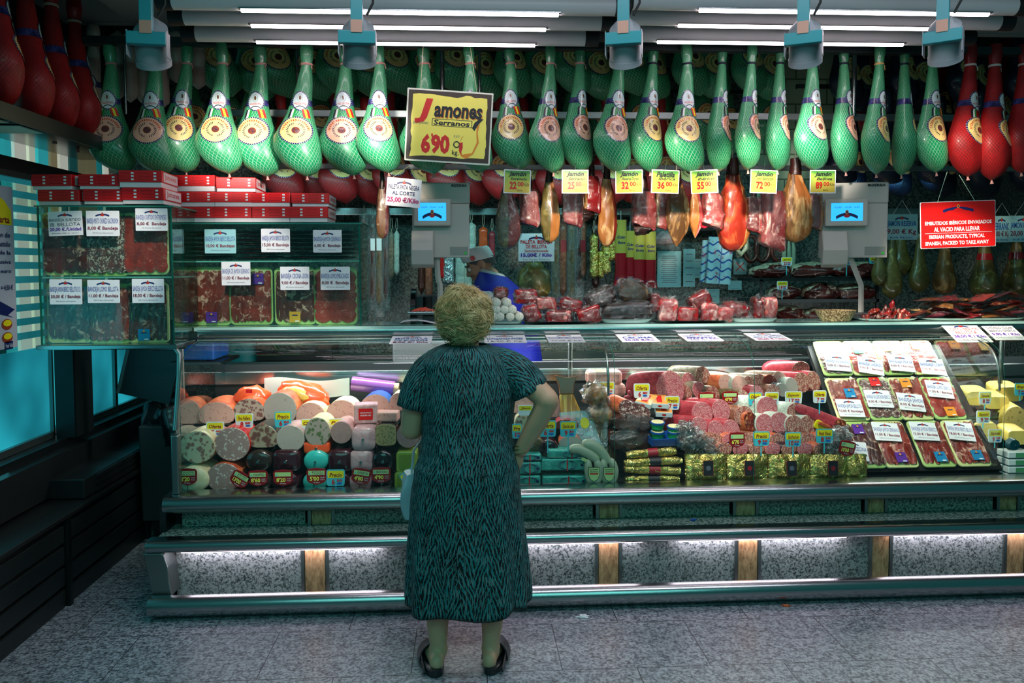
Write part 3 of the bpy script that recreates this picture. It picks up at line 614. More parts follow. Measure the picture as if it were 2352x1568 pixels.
# light strips under the bag shelf
for a,b,e in ((415,870,1.7),(1000,1475,1.4),(1560,1945,1.5),(2055,2420,1.3)):
    A=U(a,1255,3.84).x;B=U(b,1255,3.84).x
    t=T('under_shelf_tube','fluorescent tube under the granite bag shelf '+{415:'at the left end',1000:'behind the woman',1560:'right of centre',2055:'at the right end'}[a],'lamp',((A+B)/2,3.85,zS0-.01),(0,0,0),'tubes under the bag shelf')
    MB().box((0,0,.004),(B-A,.03,.008)).build('holder',M['white'],t)
    MB().tube([(-(B-A)/2,0,-.006),((B-A)/2,0,-.006)],.006,10).build('tube',EM('#ffdcf2',4.,'pink_tube'),t,smooth=60)
    area(((A+B)/2,3.885,zS0-.012),(R(40),0,0),B-A,.03,e,(1.,.80,.95),'strip_light')
# cold light in the case, unseen aisle fill added for teal reflections, and daylight from the left windows
area((1.1,4.62,1.24),(R(14),0,0),5.,.05,36,(.96,1.,.97),'case_light')
area((.3,.2,3.0),(R(8),0,0),4.,.9,26,(.25,1.,.92),'aisle_fill'); area((.3,-1.6,3.0),(R(12),0,0),4.,.7,20,(.28,1.,.92),'aisle_fill')
area((.95,2.7,3.05),(0,0,0),3.4,.2,24,(.88,.86,1.),'aisle_fill')
area((XW+.1,3.45,1.1),(0,R(-90),0),.9,.9,1.4,(.1,.85,1.),'window_light')
area((.9,5.35,2.22),(R(35),0,0),4.6,.12,11,(.3,.92,.95),'rear_lamp')
W=bpy.data.worlds.new('world'); SC.world=W; W.use_nodes=True; bg=W.node_tree.nodes['Background']; bg.inputs[0].default_value=(.05,.34,.36,1); bg.inputs[1].default_value=.22
vs=SC.view_settings; vs.view_transform='Standard'; vs.look='None'; vs.gamma=1; vs.use_curve_mapping=False; vs.exposure=.35
# ---------------------------------------------------------------- hams in nets
HT=[(0,13,13,0),(.06,16,15,0),(.12,14,13,0),(.155,11.5,11,0),(.2,14,13,-1),(.3,18.5,16,-4),(.4,22.5,19,-9),(.43,24,20,-11),(.52,30,23,-15),(.6,38,27,-18),(.65,45,30,-20),(.71,51,33,-23),(.775,53.5,35,-21),(.84,52,34,-16),(.90,46,30,-9),(.94,37,25,-4),(.975,23,16,0),(1,2,2,2)]
HL=.765; PXM=HL/310.
def hamS(t,x=None,th=None,off=0.):
    w=interp(HT,t,1)*PXM; d=interp(HT,t,2)*PXM; c=interp(HT,t,3)*PXM
    if th is None:
        q=max(-.965,min(.965,(x-c)/w)); th=-math.acos(q)
    nz=noise.noise(Vector((math.cos(th)*1.6,math.sin(th)*1.6,t*3.4)))
    k=1+.07*nz*min(1,max(0,(t-.2)*3))
    e=off/max(w,.02)
    return Vector((c+w*(k+e)*math.cos(th), d*k*math.sin(th)+off*math.sin(th)-d*.15, -HL*t))
def patch(mb,cx,ct,rx,rz,n=8,m=28,off=.0016,shape=None,mi=0):
    "label laid on the front of the ham, uv 0..1"
    def fn(u,v):
        a=2*PI*u; r=v; x,z=r*math.cos(a),r*math.sin(a)
        if shape: x*=shape(z*1.)
        X=(cx+x*rx)*PXM; t=ct-z*rz/310.
        return hamS(t,X,off=off)
    o0=len(mb.uv); mb.grid(fn,m,n,mi,wrap=True)
    for k in range(o0,len(mb.uv)): mb.uv[k]=[( .5+.5*v*math.cos(2*PI*u),.5+.5*v*math.sin(2*PI*u)) for (u,v) in mb.uv[k]]
HAMD={}
def ham_kit(kind):
    if kind in HAMD: return HAMD[kind]
    col={'g':'net_g','r':'net_r','w':'net_w','n':'net_n'}[kind[0]]
    back=len(kind)>1
    nu,nv=(28,30) if not back else (18,18)
    parts=[]
    b=MB().grid(lambda u,v:hamS(v,th=2*PI*u),nu,nv,wrap=True,capv=True)
    parts.append(('ham_body',b,[M[col]],60,None))
    if not back:
        b=MB().tube([(.004,-.002,-HL*1.0+.006),( .005,-.003,-HL*1.0-.002),(.006,-.004,-HL-.02)],[.007,.005,.011],8)
        parts.append(('net_knot',b,[P('#c98f86',.6,name='pink_string')],60,None))
        b=MB(); 
        for k in (0,1): b.tube([hamS(.152+.008*k,th=2*PI*i/20,off=.003) for i in range(21)],.0032,6,cap=False)
        b.tube([(.024,-.02,-.12),(.034,-.026,-.125),(.03,-.03,-.135),(.036,-.03,-.15)],.003,6)
        parts.append(('string_tie',b,None,60,'tie'))
        b=MB(); b.grid(lambda u,v:hamS(.43+.045*v,th=2*PI*u,off=.0012),32,2,wrap=True)
        parts.append(('collar_band',b,[M['band']],60,None))
        b=MB(); patch(b,-11,.442,19,24,6,26,.0028,lambda z:1.-.14*z if z>0 else 1.0-.02*z)
        parts.append(('collar_badge',b,[M['badge']],60,None))
        b=MB()
        for sx,cs in ((-1,[0,1,2]),(1,[3,4,3])):
            for k in range(3):
                x0=-13+sx*(5+k*4.6) - (0 if sx>0 else 0); dx=sx*4.6
                def fn(u,v,x0=x0,dx=dx,sx=sx): return hamS(.505+.062*v+.012*abs(u-.5)*(1 if v>.5 else 0),(x0+dx*u+sx*6*v)*PXM,off=.003)
                b.grid(fn,2,3,mi=cs[k])
        parts.append(('ribbon_tails',b,[P('#1e8a3c',.3),P('#d8e0d8',.3),P('#20242a',.3),M['red'],M['yellow']],60,None))
        b=MB(); patch(b,-19,.668,37.5,33,8,36,.002)
        parts.append(('round_label',b,[M['lab']],60,None))
    else:
        b=MB(); patch(b,-17,.665,38,35,4,20,.002); parts.append(('round_label',b,[M['lab']],60,None))
    me=[]
    for nm,mb,ms,sm,tg in parts:
        o=mb.build(nm,ms or [P('#c98f86',.6,name='pink_string')],None,smooth=sm); me.append((nm,o.data,tg)); bpy.data.objects.remove(o)
    HAMD[kind]=me; return me
_hm={}
def ham(kind,loc,rz,label,group,s=(1,1,1),tie=None,rx=0,ry=0,lab=None):
    t=T('netted_ham',label,'ham',loc,(rx,ry,rz),group); t.scale=s
    for nm,d,tg in ham_kit(kind):
        if tg=='tie' and tie:
            k=('tie',tie)
            if k not in _hm: x=d.copy(); x.materials.clear(); x.materials.append(P(tie,.6)); _hm[k]=x
            d=_hm[k]
        if nm=='round_label' and lab:
            k=('lab',kind)
            if k not in _hm: x=d.copy(); x.materials.clear(); x.materials.append(M['labp']); _hm[k]=x
            d=_hm[k]
        if kind=='r' and nm=='collar_band' : pass
        o=bpy.data.objects.new(nm,d); COL.objects.link(o); o.parent=t
    return t
# front row: centre x of the hock, left edge, right edge of the belly, bottom y, turn in degrees
FR=[(246,203,305,404,4,'pk'),(352,297,398,408,2,'pk'),(432,362,455,402,20,''),(507,450,551,405,4,''),(595,533,640,411,-2,''),(706,627,735,411,2,''),(787,733,837,409,6,'pk'),(864,817,915,403,14,''),(967,916,1020,405,0,''),(1069,1034,1126,402,0,''),(1162,1125,1219,396,2,''),(1262,1211,1291,402,20,'pk'),(1330,1277,1359,400,42,'pk'),(1423,1353,1447,403,22,'pk'),(1501,1434,1521,401,34,''),(1573,1519,1614,403,12,''),(1660,1606,1676,400,56,'pk'),(1728,1671,1744,396,50,'pk'),(1792,1740,1811,398,52,'pk'),(1861,1807,1899,398,30,'pk'),(1934,1889,1966,401,46,'pk'),(2020,1959,2039,405,40,''),(2077,2034,2094,407,66,''),(2136,2090,2171,402,20,'')]
for i,(hx_,l,r,bt,rz,pk) in enumerate(FR):
    Y=4.42 if i%2 else 4.49
    top=U(hx_,101,Y); bot=U(hx_,bt,Y); L=top.z-bot.z; s=L/(HL+.012)
    wpx=(r-l); wx=2*math.hypot(53.5*math.cos(R(rz)),35*math.sin(R(rz))); kx=max(.82,min(1.3,wpx/wx))
    tie=None if i<14 else ('#10142e' if i!=21 else '#c9a060')
    xc=U((l+r)/2,330,Y).x; dx=xc-(top.x-23*PXM*s*kx*math.cos(R(rz)))
    h_=ham('g',(top.x+.2*dx,Y,top.z),R(rz),'%s green netted ham hanging in the front row'%ordl(i,99)+(' behind the yellow board' if i in(8,9) else ''),'green netted hams in the front row',(kx*s,kx*s*.97,s),tie,lab=pk); h_.rotation_euler=(Matrix.Rotation(-math.asin(max(-.2,min(.2,.8*dx/(.77*L)))),3,'Y')@Matrix.Rotation(R(rz),3,'Z')).to_euler()
    # hanging hook
RF=[(2228,2167,2251,411,30),(2284,2246,2321,419,46),(2352,2311,2400,402,40)]
for i,(hx_,l,r,bt,rz) in enumerate(RF):
    Y=4.46; top=U(hx_,103,Y); bot=U(hx_,bt,Y); s=(top.z-bot.z)/(HL+.012)
    ham('r',(top.x,Y,top.z),R(rz),['first red netted ham to the right of the green front row','middle one of three red netted hams at the right end','red netted ham cut by the right edge of the frame'][i],'red netted hams in the front row',(s*.95,s,s),'#d8d0c8')
# dark red hams on the left wall
for i,(px,Y,bt) in enumerate(((24,3.72,272),(92,3.98,306),(150,4.22,330),(186,4.46,345))):
    b=UX(px,bt,-2.1); 
    ham('r',(-2.1,Y,b.z+.80),R(128),['red netted ham at the top left edge of the frame','dark red netted ham second along the left wall','dark red netted ham third along the left wall above the canopy','last dark red netted ham of the left wall, nearest the green ones'][i],'dark red hams along the left wall',(1.05,1.05,1.04),'#b8a08c')
# rear rows
def rear(kind,xs,Y,yb,lab,grp,tilt=0,s=1.):
    for i,px in enumerate(xs):
        b=U(px,yb+rnd.uniform(-5,5),Y); ham(kind,(b.x+.04,Y+(.09 if i%2 else -.09),b.z+HL*s*math.cos(tilt)),R(rnd.uniform(18,34)),'%s '%ordl(i,len(xs))+lab,grp,(s,s,s),rx=0,ry=tilt)
rear('gb',[462+67*i for i in range(20)],5.42,222,'dark green ham in the rear upper row','dark green hams in the rear upper row',R(-14),1.0)
rear('gb',[430+72*i for i in range(19)],5.85,352,'dark green ham in the second rear row','dark green hams in the second rear row',R(-8),1.0)
rear('rb',[640+61*i for i in range(16)],5.7,468,'dark red ham of the rear row above the back rail','dark red hams above the back rail',R(-6),1.0)
rear('nb',[1900+52*i for i in range(9)],5.5,450,'navy netted ham in the rear row at the right','navy hams in the rear row',R(-5),.95)
rear('nb',[1900+66*i for i in range(7)],5.5,250,'navy netted ham in the upper rear row at the right','navy hams in the upper rear row',R(-10),1.)
rear('rb',[1985+72*i for i in range(5)],5.85,330,'dark red ham in the shade behind the navy ones','dark red hams at the right rear',R(0),1.)
def sausage(name,label,cat,px,y0,y1,Y,w,mat,grp=None,loop=True,knot=True,rz=0,bend=0.,dx=0):
    a=U(px,y0,Y); b=U(px+dx,y1,Y); L=a.z-b.z; t=T(name,label,cat,(a.x,Y,a.z),(0,0,rz),grp); r=w/2
    ddx=b.x-a.x
    pts=[];rr=[]
    for k in range(13):
        q=k/12; pts.append((ddx*q+bend*math.sin(PI*q),0,-L*q)); rr.append(r*min(1,(1-abs(2*q-1)**8)**.5+.12)*(1+.05*math.sin(q*17)))
    MB().tube(pts,rr,14).build('casing',M[mat],t,smooth=70)
    if loop: MB().tube([(0,0,-.004),(-.008,0,.03),(-.002,0,.09),(.006,0,.09),(.009,0,.03),(0,0,-.004)],.0022,6).build('string_loop',P('#b8ad96',.7),t,smooth=60)
    return t
# pale ones at the far left behind
for i,(px,y1) in enumerate(((300,235),(330,240),(385,165),(405,190),(425,200),(455,205),(372,250),(270,230))):
    sausage('netted_salami','%s pale netted salami hanging in the dark left rear corner'%ordl(i,99),'salami',px,70,y1,4.98+.05*(i%3),.085,'net_w','pale netted salamis in the left rear corner',False)
ham('w',(U(215,80,4.9).x,4.9,U(215,80,4.9).z+.05),R(10),'pale netted ham with red collar between the red and the green hams','ham',(1,1,1))['group']='pale ham left rear'
# ---------------------------------------------------------------- signs and tags
M['ttl']=P('#4450a0',.5,name='blue_lettering'); M['price']=P('#7a1236',.5,name='wine_lettering'); M['viol']=P('#5a20a0',.5,name='violet_lettering'); M['magenta']=P('#b01c70',.5); M['gry']=P('#5c6070',.5,name='grey_lettering')
MK=['ttl','price','viol','red','ink','navy','tagwhite','orange','tagyel','gry','blue','dkred','yellow','magenta']
def emblem(q,cx,cz,w,h,y=-.0015):
    pts=[];n=12
    for k in range(n+1): u=k/n-.5; pts.append((cx+u*w,cz+h*(.30-1.6*u*u)))
    for k in range(n,-1,-1): u=k/n-.5; pts.append((cx+u*w*.96,cz+h*(-.05-1.6*u*u)))
    for k in range(n): 
        a,b=pts[k],pts[k+1];c,d=pts[2*n+1-k-1],pts[2*n+1-k]
        q.poly([d,c,b,a],y,0,MK.index('navy'))
    q.disc((cx,y-.0004,cz+h*.38),h*.2,h*.26,10,MK.index('orange')); q.disc((cx,y-.0006,cz+h*.36),h*.1,h*.14,8,MK.index('navy'))
    q.disc((cx,y-.0002,cz-.08*h),w*.14,h*.2,10,MK.index('red'))
def sign(name,label,px,py,w,h,Y,lines,board='paper',emb=True,rot=(0,0,0),group=None,holes=False,border=None,loc=None,real=None,cat='price sign'):
    c=loc or U(px,py,Y); s=Y/FPX; W,H=(real or (w*s,h*s)); t=T(name,label,cat,c,rot,group)
    MB().poly(rrect(W,H,min(W,H)*.03),0,.003).build('board',M[board],t)
    q=MB()
    if emb: emblem(q,0,.34*H,W*.42,H*.16)
    for (tx,cx,cz,ww,hh,mk,bo) in lines: q.text(tx,cx*W,cz*H,ww*W,hh*H,MK.index(mk),-.0016,bo)
    q.build('lettering',[M[k] for k in MK],t)
    return t
def bandeja(px,py,w,h,Y,t1,pr,label=None,t2=None,rot=(0,0,0),board='paper',group='white tray price signs',**k):
    L=[]
    if t2: L+=[(t1,0,.13,.92,.15,'gry',.0),(t2,0,-.04,.88,.14,'gry',.0),(pr,0,-.24,.92,.17,'viol',.02),('Bandeja 600 gr. aprox.',0,-.4,.8,.06,'gry',0)]
    else: L+=[(t1,0,.07,.94,.27,'ttl',0),(pr,0,-.2,.92,.18,'price',.02),('400 Gramos Aproximado',0,-.38,.62,.06,'gry',0)]
    return sign('price_sign',label or 'white price sign reading %s %s'%(t1.title(),pr),px,py,w,h,Y,L,board,True,rot,group,**k)
TGM=['tagwhite','tagteal','tagyel','yellow','tagred','tagstrip','red','tagblue','ink','dkred','gry']
def ytag(px,py,w,h,Y,title,price,where,body='tagwhite',rz=0,stem=0.,rot=None):
    s=Y/FPX; W,H=w*s,h*s; c=U(px,py,Y); t=T('price_tag','yellow and pale price tag reading %s %s %s'%(title,price,where),'price tag',c,rot or (0,R(rz),0),'yellow topped price tags')
    sh=[(-.40,-.5),(.40,-.5),(.47,-.42),(.5,.1),(.5,.4),(.44,.5),(-.44,.5),(-.5,.4),(-.5,.1),(-.47,-.42)]
    MB().poly([(a*W,b*H) for a,b in sh],0,.004).build('tag_plate',M[body],t)
    q=MB(); ix=TGM.index
    q.poly([(a*W,b*H) for a,b in ((-.42,.0),(.42,.0),(.44,.1),(.44,.38),(.4,.43),(-.4,.43),(-.44,.38),(-.44,.1))],-.0008,0,ix('yellow'))
    q.text(title,0,.18*H,W*.68,H*.26,ix('dkred'),-.0016,.02,.25)
    a,b=price.split("'") if "'" in price else (price,'')
    q.text(a,-.13*W if b else 0,-.24*H,W*.12*len(a)+.06*W,H*.34,ix('red'),-.0016,.03)
    if b: q.text(b,.2*W,-.16*H,W*.3,H*.15,ix('red'),-.0016,.04); q.disc((.2*W,-.0012,-.34*H),W*.15,H*.07,12,ix('tagblue'))
    q.build('lettering',[M[k] for k in TGM],t)
    if stem: MB().box((0,.003,-H/2-stem/2),(.006,.003,stem)).build('stem',M['tagteal'],t)
    else: MB().box((0,.012,-.35*H),(.003,.02,.003)).build('pin',M['steel'],t)
    return t
def rtag(px,py,w,h,Y,title,price,where,rz=0):
    s=Y/FPX; W,H=w*s,h*s; c=U(px,py,Y); t=T('price_tag','dark red price tag reading %s %s %s'%(title.replace('|',' '),price,where),'price tag',c,(0,R(rz),0),'dark red price tags')
    sh=[(0,-.5),(.36,-.36),(.48,-.22),(.5,.3),(.42,.44),(0,.5),(-.42,.44),(-.5,.3),(-.48,-.22),(-.36,-.36)]
    MB().poly([(a*W,b*H) for a,b in sh],0,.004).build('tag_plate',M['tagred'],t,bev=.0008)
    q=MB(); ix=TGM.index
    q.poly([(a*W,b*H) for a,b in ((-.4,.08),(.4,.08),(.4,.34),(-.4,.34))],-.0008,0,ix('tagstrip'))
    tl=[x for x in title.split('|') if x and x!='plain']
    for k,x in enumerate(tl): q.text(x,.06*W,(.21+(.06-.12*k if len(tl)>1 else 0))*H,W*.56,H*(.09 if len(tl)>1 else .15),ix('gry'),-.0014,.01)
    q.poly([(-.36*W,.13*H),(-.28*W,.13*H),(-.32*W,.3*H)],-.0013,0,ix('tagteal'))
    q.text(price,-.1*W,-.12*H,W*.46,H*.26,ix('tagyel'),-.0014,.03); q.text('PVP',.3*W,-.06*H,W*.2,H*.07,ix('tagwhite'),-.0014); q.text('KILO',.3*W,-.17*H,W*.2,H*.07,ix('tagwhite'),-.0014); q.text('Campofrío'[:0]+'Clas',0,-.34*H,W*.3,H*.07,ix('tagwhite'),-.0014)
    q.build('lettering',[M[k] for k in TGM],t); MB().box((0,.004,-H*.5-.015),(.003,.003,.05)).build('pin',M['steel'],t)
    return t
# big hanging boards ---------------------------------------------------------
JM=['tagyel','ink','red','orange','paper','gry','brown']
M['brown']=P('#3b2c22',.5,name='brown_board_edge'); M['parch']=P('#f2e766',.45,name='yellow_parchment')
c=U(1031,291,4.28); s=4.28/FPX; W,H=194*s,162*s
t=T('hanging_sign','big yellow board reading Jamones Serranos 6\'90 hung before the hams','sign',c,(R(2),R(3.4),0))
MB().poly(rrect(W,H,.004),0,.006).build('frame',P('#d8dccb',.4),t)
q=MB(); q.poly(rrect(W*.965,H*.955,.003),-.001,0,6)
pp=[];N=64
for k in range(N):
    a=2*PI*k/N; x,z=math.cos(a),math.sin(a); m=max(abs(x),abs(z)); x/=m;z/=m; j=.045*noise.noise(Vector((x*3.2,z*3.2,3)))-.0
    pp.append((x*W*(.435+j*.6),z*H*(.425+j)))
q.poly(pp,-.002,0,0)
q.text('J',-.30*W,.20*H,W*.2,H*.34,2,-.003,.04,.2); q.text('J',-.295*W,.19*H,W*.2,H*.34,3,-.0025,.02,.2)
q.text('amones',.10*W,.20*H,W*.56,H*.16,1,-.003,.035,.1); q.text('amones',.11*W,.185*H,W*.56,H*.16,3,-.0025,.03,.1)
q.poly([(-.2*W,-.0*H),(.27*W,-.0*H),(.27*W,.1*H),(-.2*W,.1*H)],-.0022,0,1); q.poly([(-.192*W,.008*H),(.262*W,.008*H),(.262*W,.092*H),(-.192*W,.092*H)],-.0026,0,0)
q.text('Serranos',.03*W,.05*H,W*.42,H*.075,1,-.003,.03,.1); q.text('(por piezas)',-.33*W,.03*H,W*.18,H*.05,5,-.003,0,.2)
q.text("6",-.26*W,-.25*H,W*.11,H*.27,2,-.003,.05); q.text("90",-.09*W,-.25*H,W*.22,H*.27,2,-.003,.05); q.text("'",-.19*W,-.13*H,W*.02,H*.04,2,-.003,.04)
q.text('P.V.P.',.1*W,-.13*H,W*.07,H*.035,5,-.003); q.text('kg.',.09*W,-.36*H,W*.08,H*.09,1,-.003,.01)
for k in range(14): a=2*PI*k/14; q.disc((.1*W+.033*W*math.cos(a),-.003,-.24*H+.04*H*math.sin(a)),.004,.004,6,1)
# drawn ham
hp=[(.16,-.40),(.13,-.33),(.13,-.22),(.16,-.13),(.24,-.05),(.32,.02),(.36,.07),(.34,-.06),(.36,-.2),(.30,-.36),(.22,-.43)]
q.poly([(a*W,b*H) for a,b in hp],-.0026,0,3); q.poly([((a-.006)*W,(b+.006)*H) for a,b in [(.18,-.38),(.15,-.3),(.15,-.2),(.19,-.1),(.27,-.02),(.33,.03),(.33,-.08),(.34,-.2),(.29,-.35)]],-.003,0,0)
q.poly([(a*W,b*H) for a,b in [(.15,-.38),(.13,-.3),(.135,-.22),(.17,-.2),(.175,-.28)]],-.0034,0,2)
q.poly([(a*W,b*H) for a,b in [(.27,.0),(.30,-.04),(.34,.05),(.40,.13),(.36,.14),(.30,.08)]],-.0034,0,1)
q.build('lettering',[M['parch'],M['ink'],M['red'],M['orange'],M['paper'],M['gry'],M['brown']],t)
for q_ in ([(-.35*W,.004,.48*H),(-.345*W,.02,.48*H+.24)],[(.31*W,.004,.47*H),(.20*W,.02,.48*H+.245)]): MB().tube(q_,.0015,5).build('hanging_cord',P('#b9b48a',.7),t)
c=U(927,442,4.3)
t=sign('price_board','white board reading Paleta Pata Negra Al Corte 25,00 hung on threads','x' and 927,442,78,64,4.3,[('PALETA PATA NEGRA',0,.18,.9,.17,'navy',.02),('AL CORTE',0,-.03,.66,.14,'navy',.03),('25,00 €/Kilo',0,-.28,.92,.22,'magenta',.04)],'paper',True,(0,R(5),0),None,cat='sign')
MB().tube([(-.07,0,.07),(.02,.03,.15),(.085,0,.06)],.001,5).build('thread',P('#b9b48a',.7),t)
t=sign('hanging_sign','red board reading Embutidos Ibericos Envasados al Vacio para Llevar','',0,181,107,4.35,
 [('EMBUTIDOS IBÉRICOS ENVASADOS',0,.05,.90,.10,'tagwhite',.03),('AL VACIO PARA LLEVAR',-.02,-.10,.62,.10,'tagwhite',.03),('IBERIAN PRODUCTS, TYPICAL',-.02,-.27,.75,.10,'tagwhite',.03),('SPANISH, PACKED TO TAKE AWAY',-.02,-.41,.86,.10,'tagwhite',.03)],'red',True,(0,R(-2),0),None,loc=U(2201,515,4.35),cat='sign')
MB().box((0,-.0015,-.183*107*4.35/FPX),(.39,.001,.002)).build('dividing_line',M['tagwhite'],t); MB().poly(rrect(181.6*4.35/FPX+.006,107*4.35/FPX+.006,.005),.002,.003).build('white_edge',M['tagwhite'],t)
for q_ in ([(-.12,.0,.125),(-.03,.05,.30)],[(.10,.0,.125),(.04,.05,.28)]): MB().tube(q_,.0015,5).build('cord',P('#9fc9b0',.7),t)
# yellow-green ham price cards
M['cardg']=None
def cardmat():
    n=NT('yellow_green_card'); c=n.co(); a=n.noi(c,9,2); x=n.n('SeparateXYZ',{0:c},out=2); m=n.ma('ADD',n.ma('MULTIPLY',x,5.5),a); return n.pbr(n.ramp(m,[(.38,'#d9bd4a'),(.55,'#9cbc48'),(.72,'#4c8a38')]),.4)
M['cardg']=cardmat()
for (px,w,a,b,pr,ce,ti) in ((1188,62,'Jamón','Extremeño','22','00',2),(1321,62,'Jamón','Serrano','25','00',0),(1445,64,'Jamón','Reserva Duroc','32','00',-1),(1528,65,'Paletilla','Ibérica','36','00',2),(1618,64,'Jamón','Ibérico','55','00',-3),(1754,64,'Jamón','Iberico Bellota Extra','72','00',2),(1890,62,'Jamón','Bellota','89','00',0)):
    py=417; Y=4.40; c=U(px,py,Y); s=Y/FPX; W,H=w*s,54*s
    t=T('ham_price_card','yellow green price card reading %s %s %s,%s Kilo'%(a,b,pr,ce),'price card',c,(0,R(ti),0),'yellow green ham price cards')
    MB().poly(rrect(W,H,.003),0,.003).build('card',M['paper'],t); MB().poly(rrect(W*.93,H*.92,.003),-.001,0).build('printed_face',M['cardg'],t)
    q=MB(); q.text(a,.0*W,.30*H,W*.66,H*.24,4,-.002,.035,.3); q.text(b,.05*W,.12*H,W*.6,H*.12,4,-.002,.02,.3)
    q.text(pr,-.15*W,-.16*H,W*.26,H*.32,3,-.002,.04); q.text(ce,.13*W,-.1*H,W*.22,H*.2,3,-.002,.03); q.text("'",0,.03*H,W*.02,H*.05,3,-.002,.03); q.text('Kilo',.35*W,-.12*H,W*.18,H*.14,4,-.002,0,.3); q.text('Euros',.1*W,-.36*H,W*.2,H*.08,4,-.002,0,.3)
    q.build('lettering',[M[k] for k in MK],t)
    MB().tube([(0,.002,H*.48),(.01,.03,H*.5+.07)],.0012,5).build('hook_wire',M['steel'],t)
# signs lying on the curved glass top
def glass_sign(px0,px1,lines,label,skew=0):
    a=U((px0+px1)/2,783,4.26); w=(px1-px0)*4.26/FPX
    return sign('glass_top_sign',label,0,0,1,1,4.26,lines,'paper',True,(R(-84),0,0),'white signs lying on the curved glass',loc=(a.x,4.262,1.2635+.004),real=(w,.205))
glass_sign(898,992,[('MORCILLA',0,.12,.8,.2,'blue',.02),('DE BURGOS',0,-.12,.8,.17,'blue',.02),('8,00 €/ Kilo',0,-.36,.85,.2,'price',.03)],'white sign on the glass reading Morcilla de Burgos left of the woman')
glass_sign(1112,1208,[('LONGANIZA PAGES',0,.0,.86,.24,'blue',.02),('16,90 € Kg.',0,-.34,.84,.18,'ink',.0)],'white sign on the glass reading Longaniza Pages right of the woman')
glass_sign(1256,1340,[('TROZOS JAMON IBERICO BELLOTA',0,.02,.94,.26,'blue',.01),('72,00 € Kg.',0,-.32,.84,.18,'ink',0)],'white sign on the glass reading Trozos Jamon Iberico Bellota')
glass_sign(1420,1508,[('CECINA',0,.0,.8,.24,'ttl',.03),('20,20 €/Kg.',0,-.34,.8,.22,'viol',.03)],'white sign on the glass reading Cecina 20,20')
glass_sign(1566,1652,[('CENTRO DE JAMON',0,.14,.9,.16,'ttl',.02),('SERRANO',0,-.06,.8,.16,'ttl',.03),('10,50 € / Kilo',0,-.25,.85,.16,'viol',.03),('POR TROZOS',0,-.42,.75,.1,'ttl',0)],'white sign on the glass reading Centro de Jamon Serrano')
glass_sign(1720,1806,[('TACOS DE JAMON',0,.12,.85,.15,'blue',.01),('IBERICO BELLOTA',0,-.08,.85,.15,'blue',.01),('80,00 € / Kilo',0,-.34,.8,.2,'magenta',.02)],'white sign on the glass reading Tacos de Jamon Iberico Bellota')
a=U(2240,762,4.3)
sign('glass_top_sign','white sign reading Lomo Iberico Bellota 38,00 standing at the right','',0,1,1,4.3,[('LOMO IBERICO',0,.18,.85,.14,'red',0),('BELLOTA',0,.0,.6,.14,'red',0),('38,00 € / Kilo',0,-.2,.88,.17,'viol',.03),('Por Medias Piezas y Enteras',0,-.4,.85,.07,'ink',0)],'paper',True,(R(-62),0,0),'white signs lying on the curved glass',loc=U(2220,764,4.30),real=(.205,.19))
sign('glass_top_sign','white sign reading Chorizo Cular Iberico Oferta 9,90 at the far right','',0,1,1,4.3,[('CHORIZO CULAR',0,.18,.85,.12,'gry',.01),('IBERICO OFERTA',0,.0,.85,.12,'gry',.01),('9,90 € / Kilo',0,-.2,.88,.16,'viol',.03),('Por Medias Piezas y Enteras',0,-.4,.85,.07,'ink',0)],'paper',True,(R(-62),0,0),'white signs lying on the curved glass',loc=U(2302,760,4.32),real=(.18,.18))
# ---------------------------------------------------------------- trays of sliced meat
def slices(q,W,H,style,seed=0,mi=0):
    r_=random.Random(seed); w,h=W*.93,H*.92
    if style in ('round','row'):
        nc=4 if style=='row' else 3; nr=11 if style=='row' else 5
        rx=w/nc*.62; rz=rx*(.95 if style=='round' else 1.05)
        for j in range(nr):
            for i in range(nc):
                x=-w/2+rx*.9+(w-1.8*rx)*i/(nc-1)+r_.uniform(-.004,.004); z=h/2-rz-(h-2*rz)*j/(nr-1)+r_.uniform(-.003,.003); y=-.004-.0008*j
                n=14; a0=r_.random()
                vs=[(x,y-.0045,z)]+[(x+rx*math.cos(2*PI*k/n+a0)*(1+.05*math.sin(3*k)),y+.002,z+rz*math.sin(2*PI*k/n+a0)) for k in range(n)]
                q.add(vs,[(0,1+k,1+(k+1)%n) for k in range(n)],mi)
    else:
        n=6
        for i in range(n):
            x0=-w/2+w*(i-.25)/n; ph=r_.random()*6; ww=w/n*1.75; ln=h*r_.uniform(.46,.5)
            def fn(u,v,x0=x0,ph=ph,i=i,ln=ln,ww=ww):
                z=(.5-v)*2*ln; e=(1-abs(2*v-1)**5)**.5
                x=x0+ww*.5+ (u-.5)*ww*(.35+.65*e)*(1+.2*math.sin(v*9+ph))+.006*math.sin(v*7+ph); 
                return (min(w/2,max(-w/2,x)),-.003-.0035*math.sin(u*PI*2.2+v*7+ph)-.0012*i,z)
            q.grid(fn,6,14,mi)
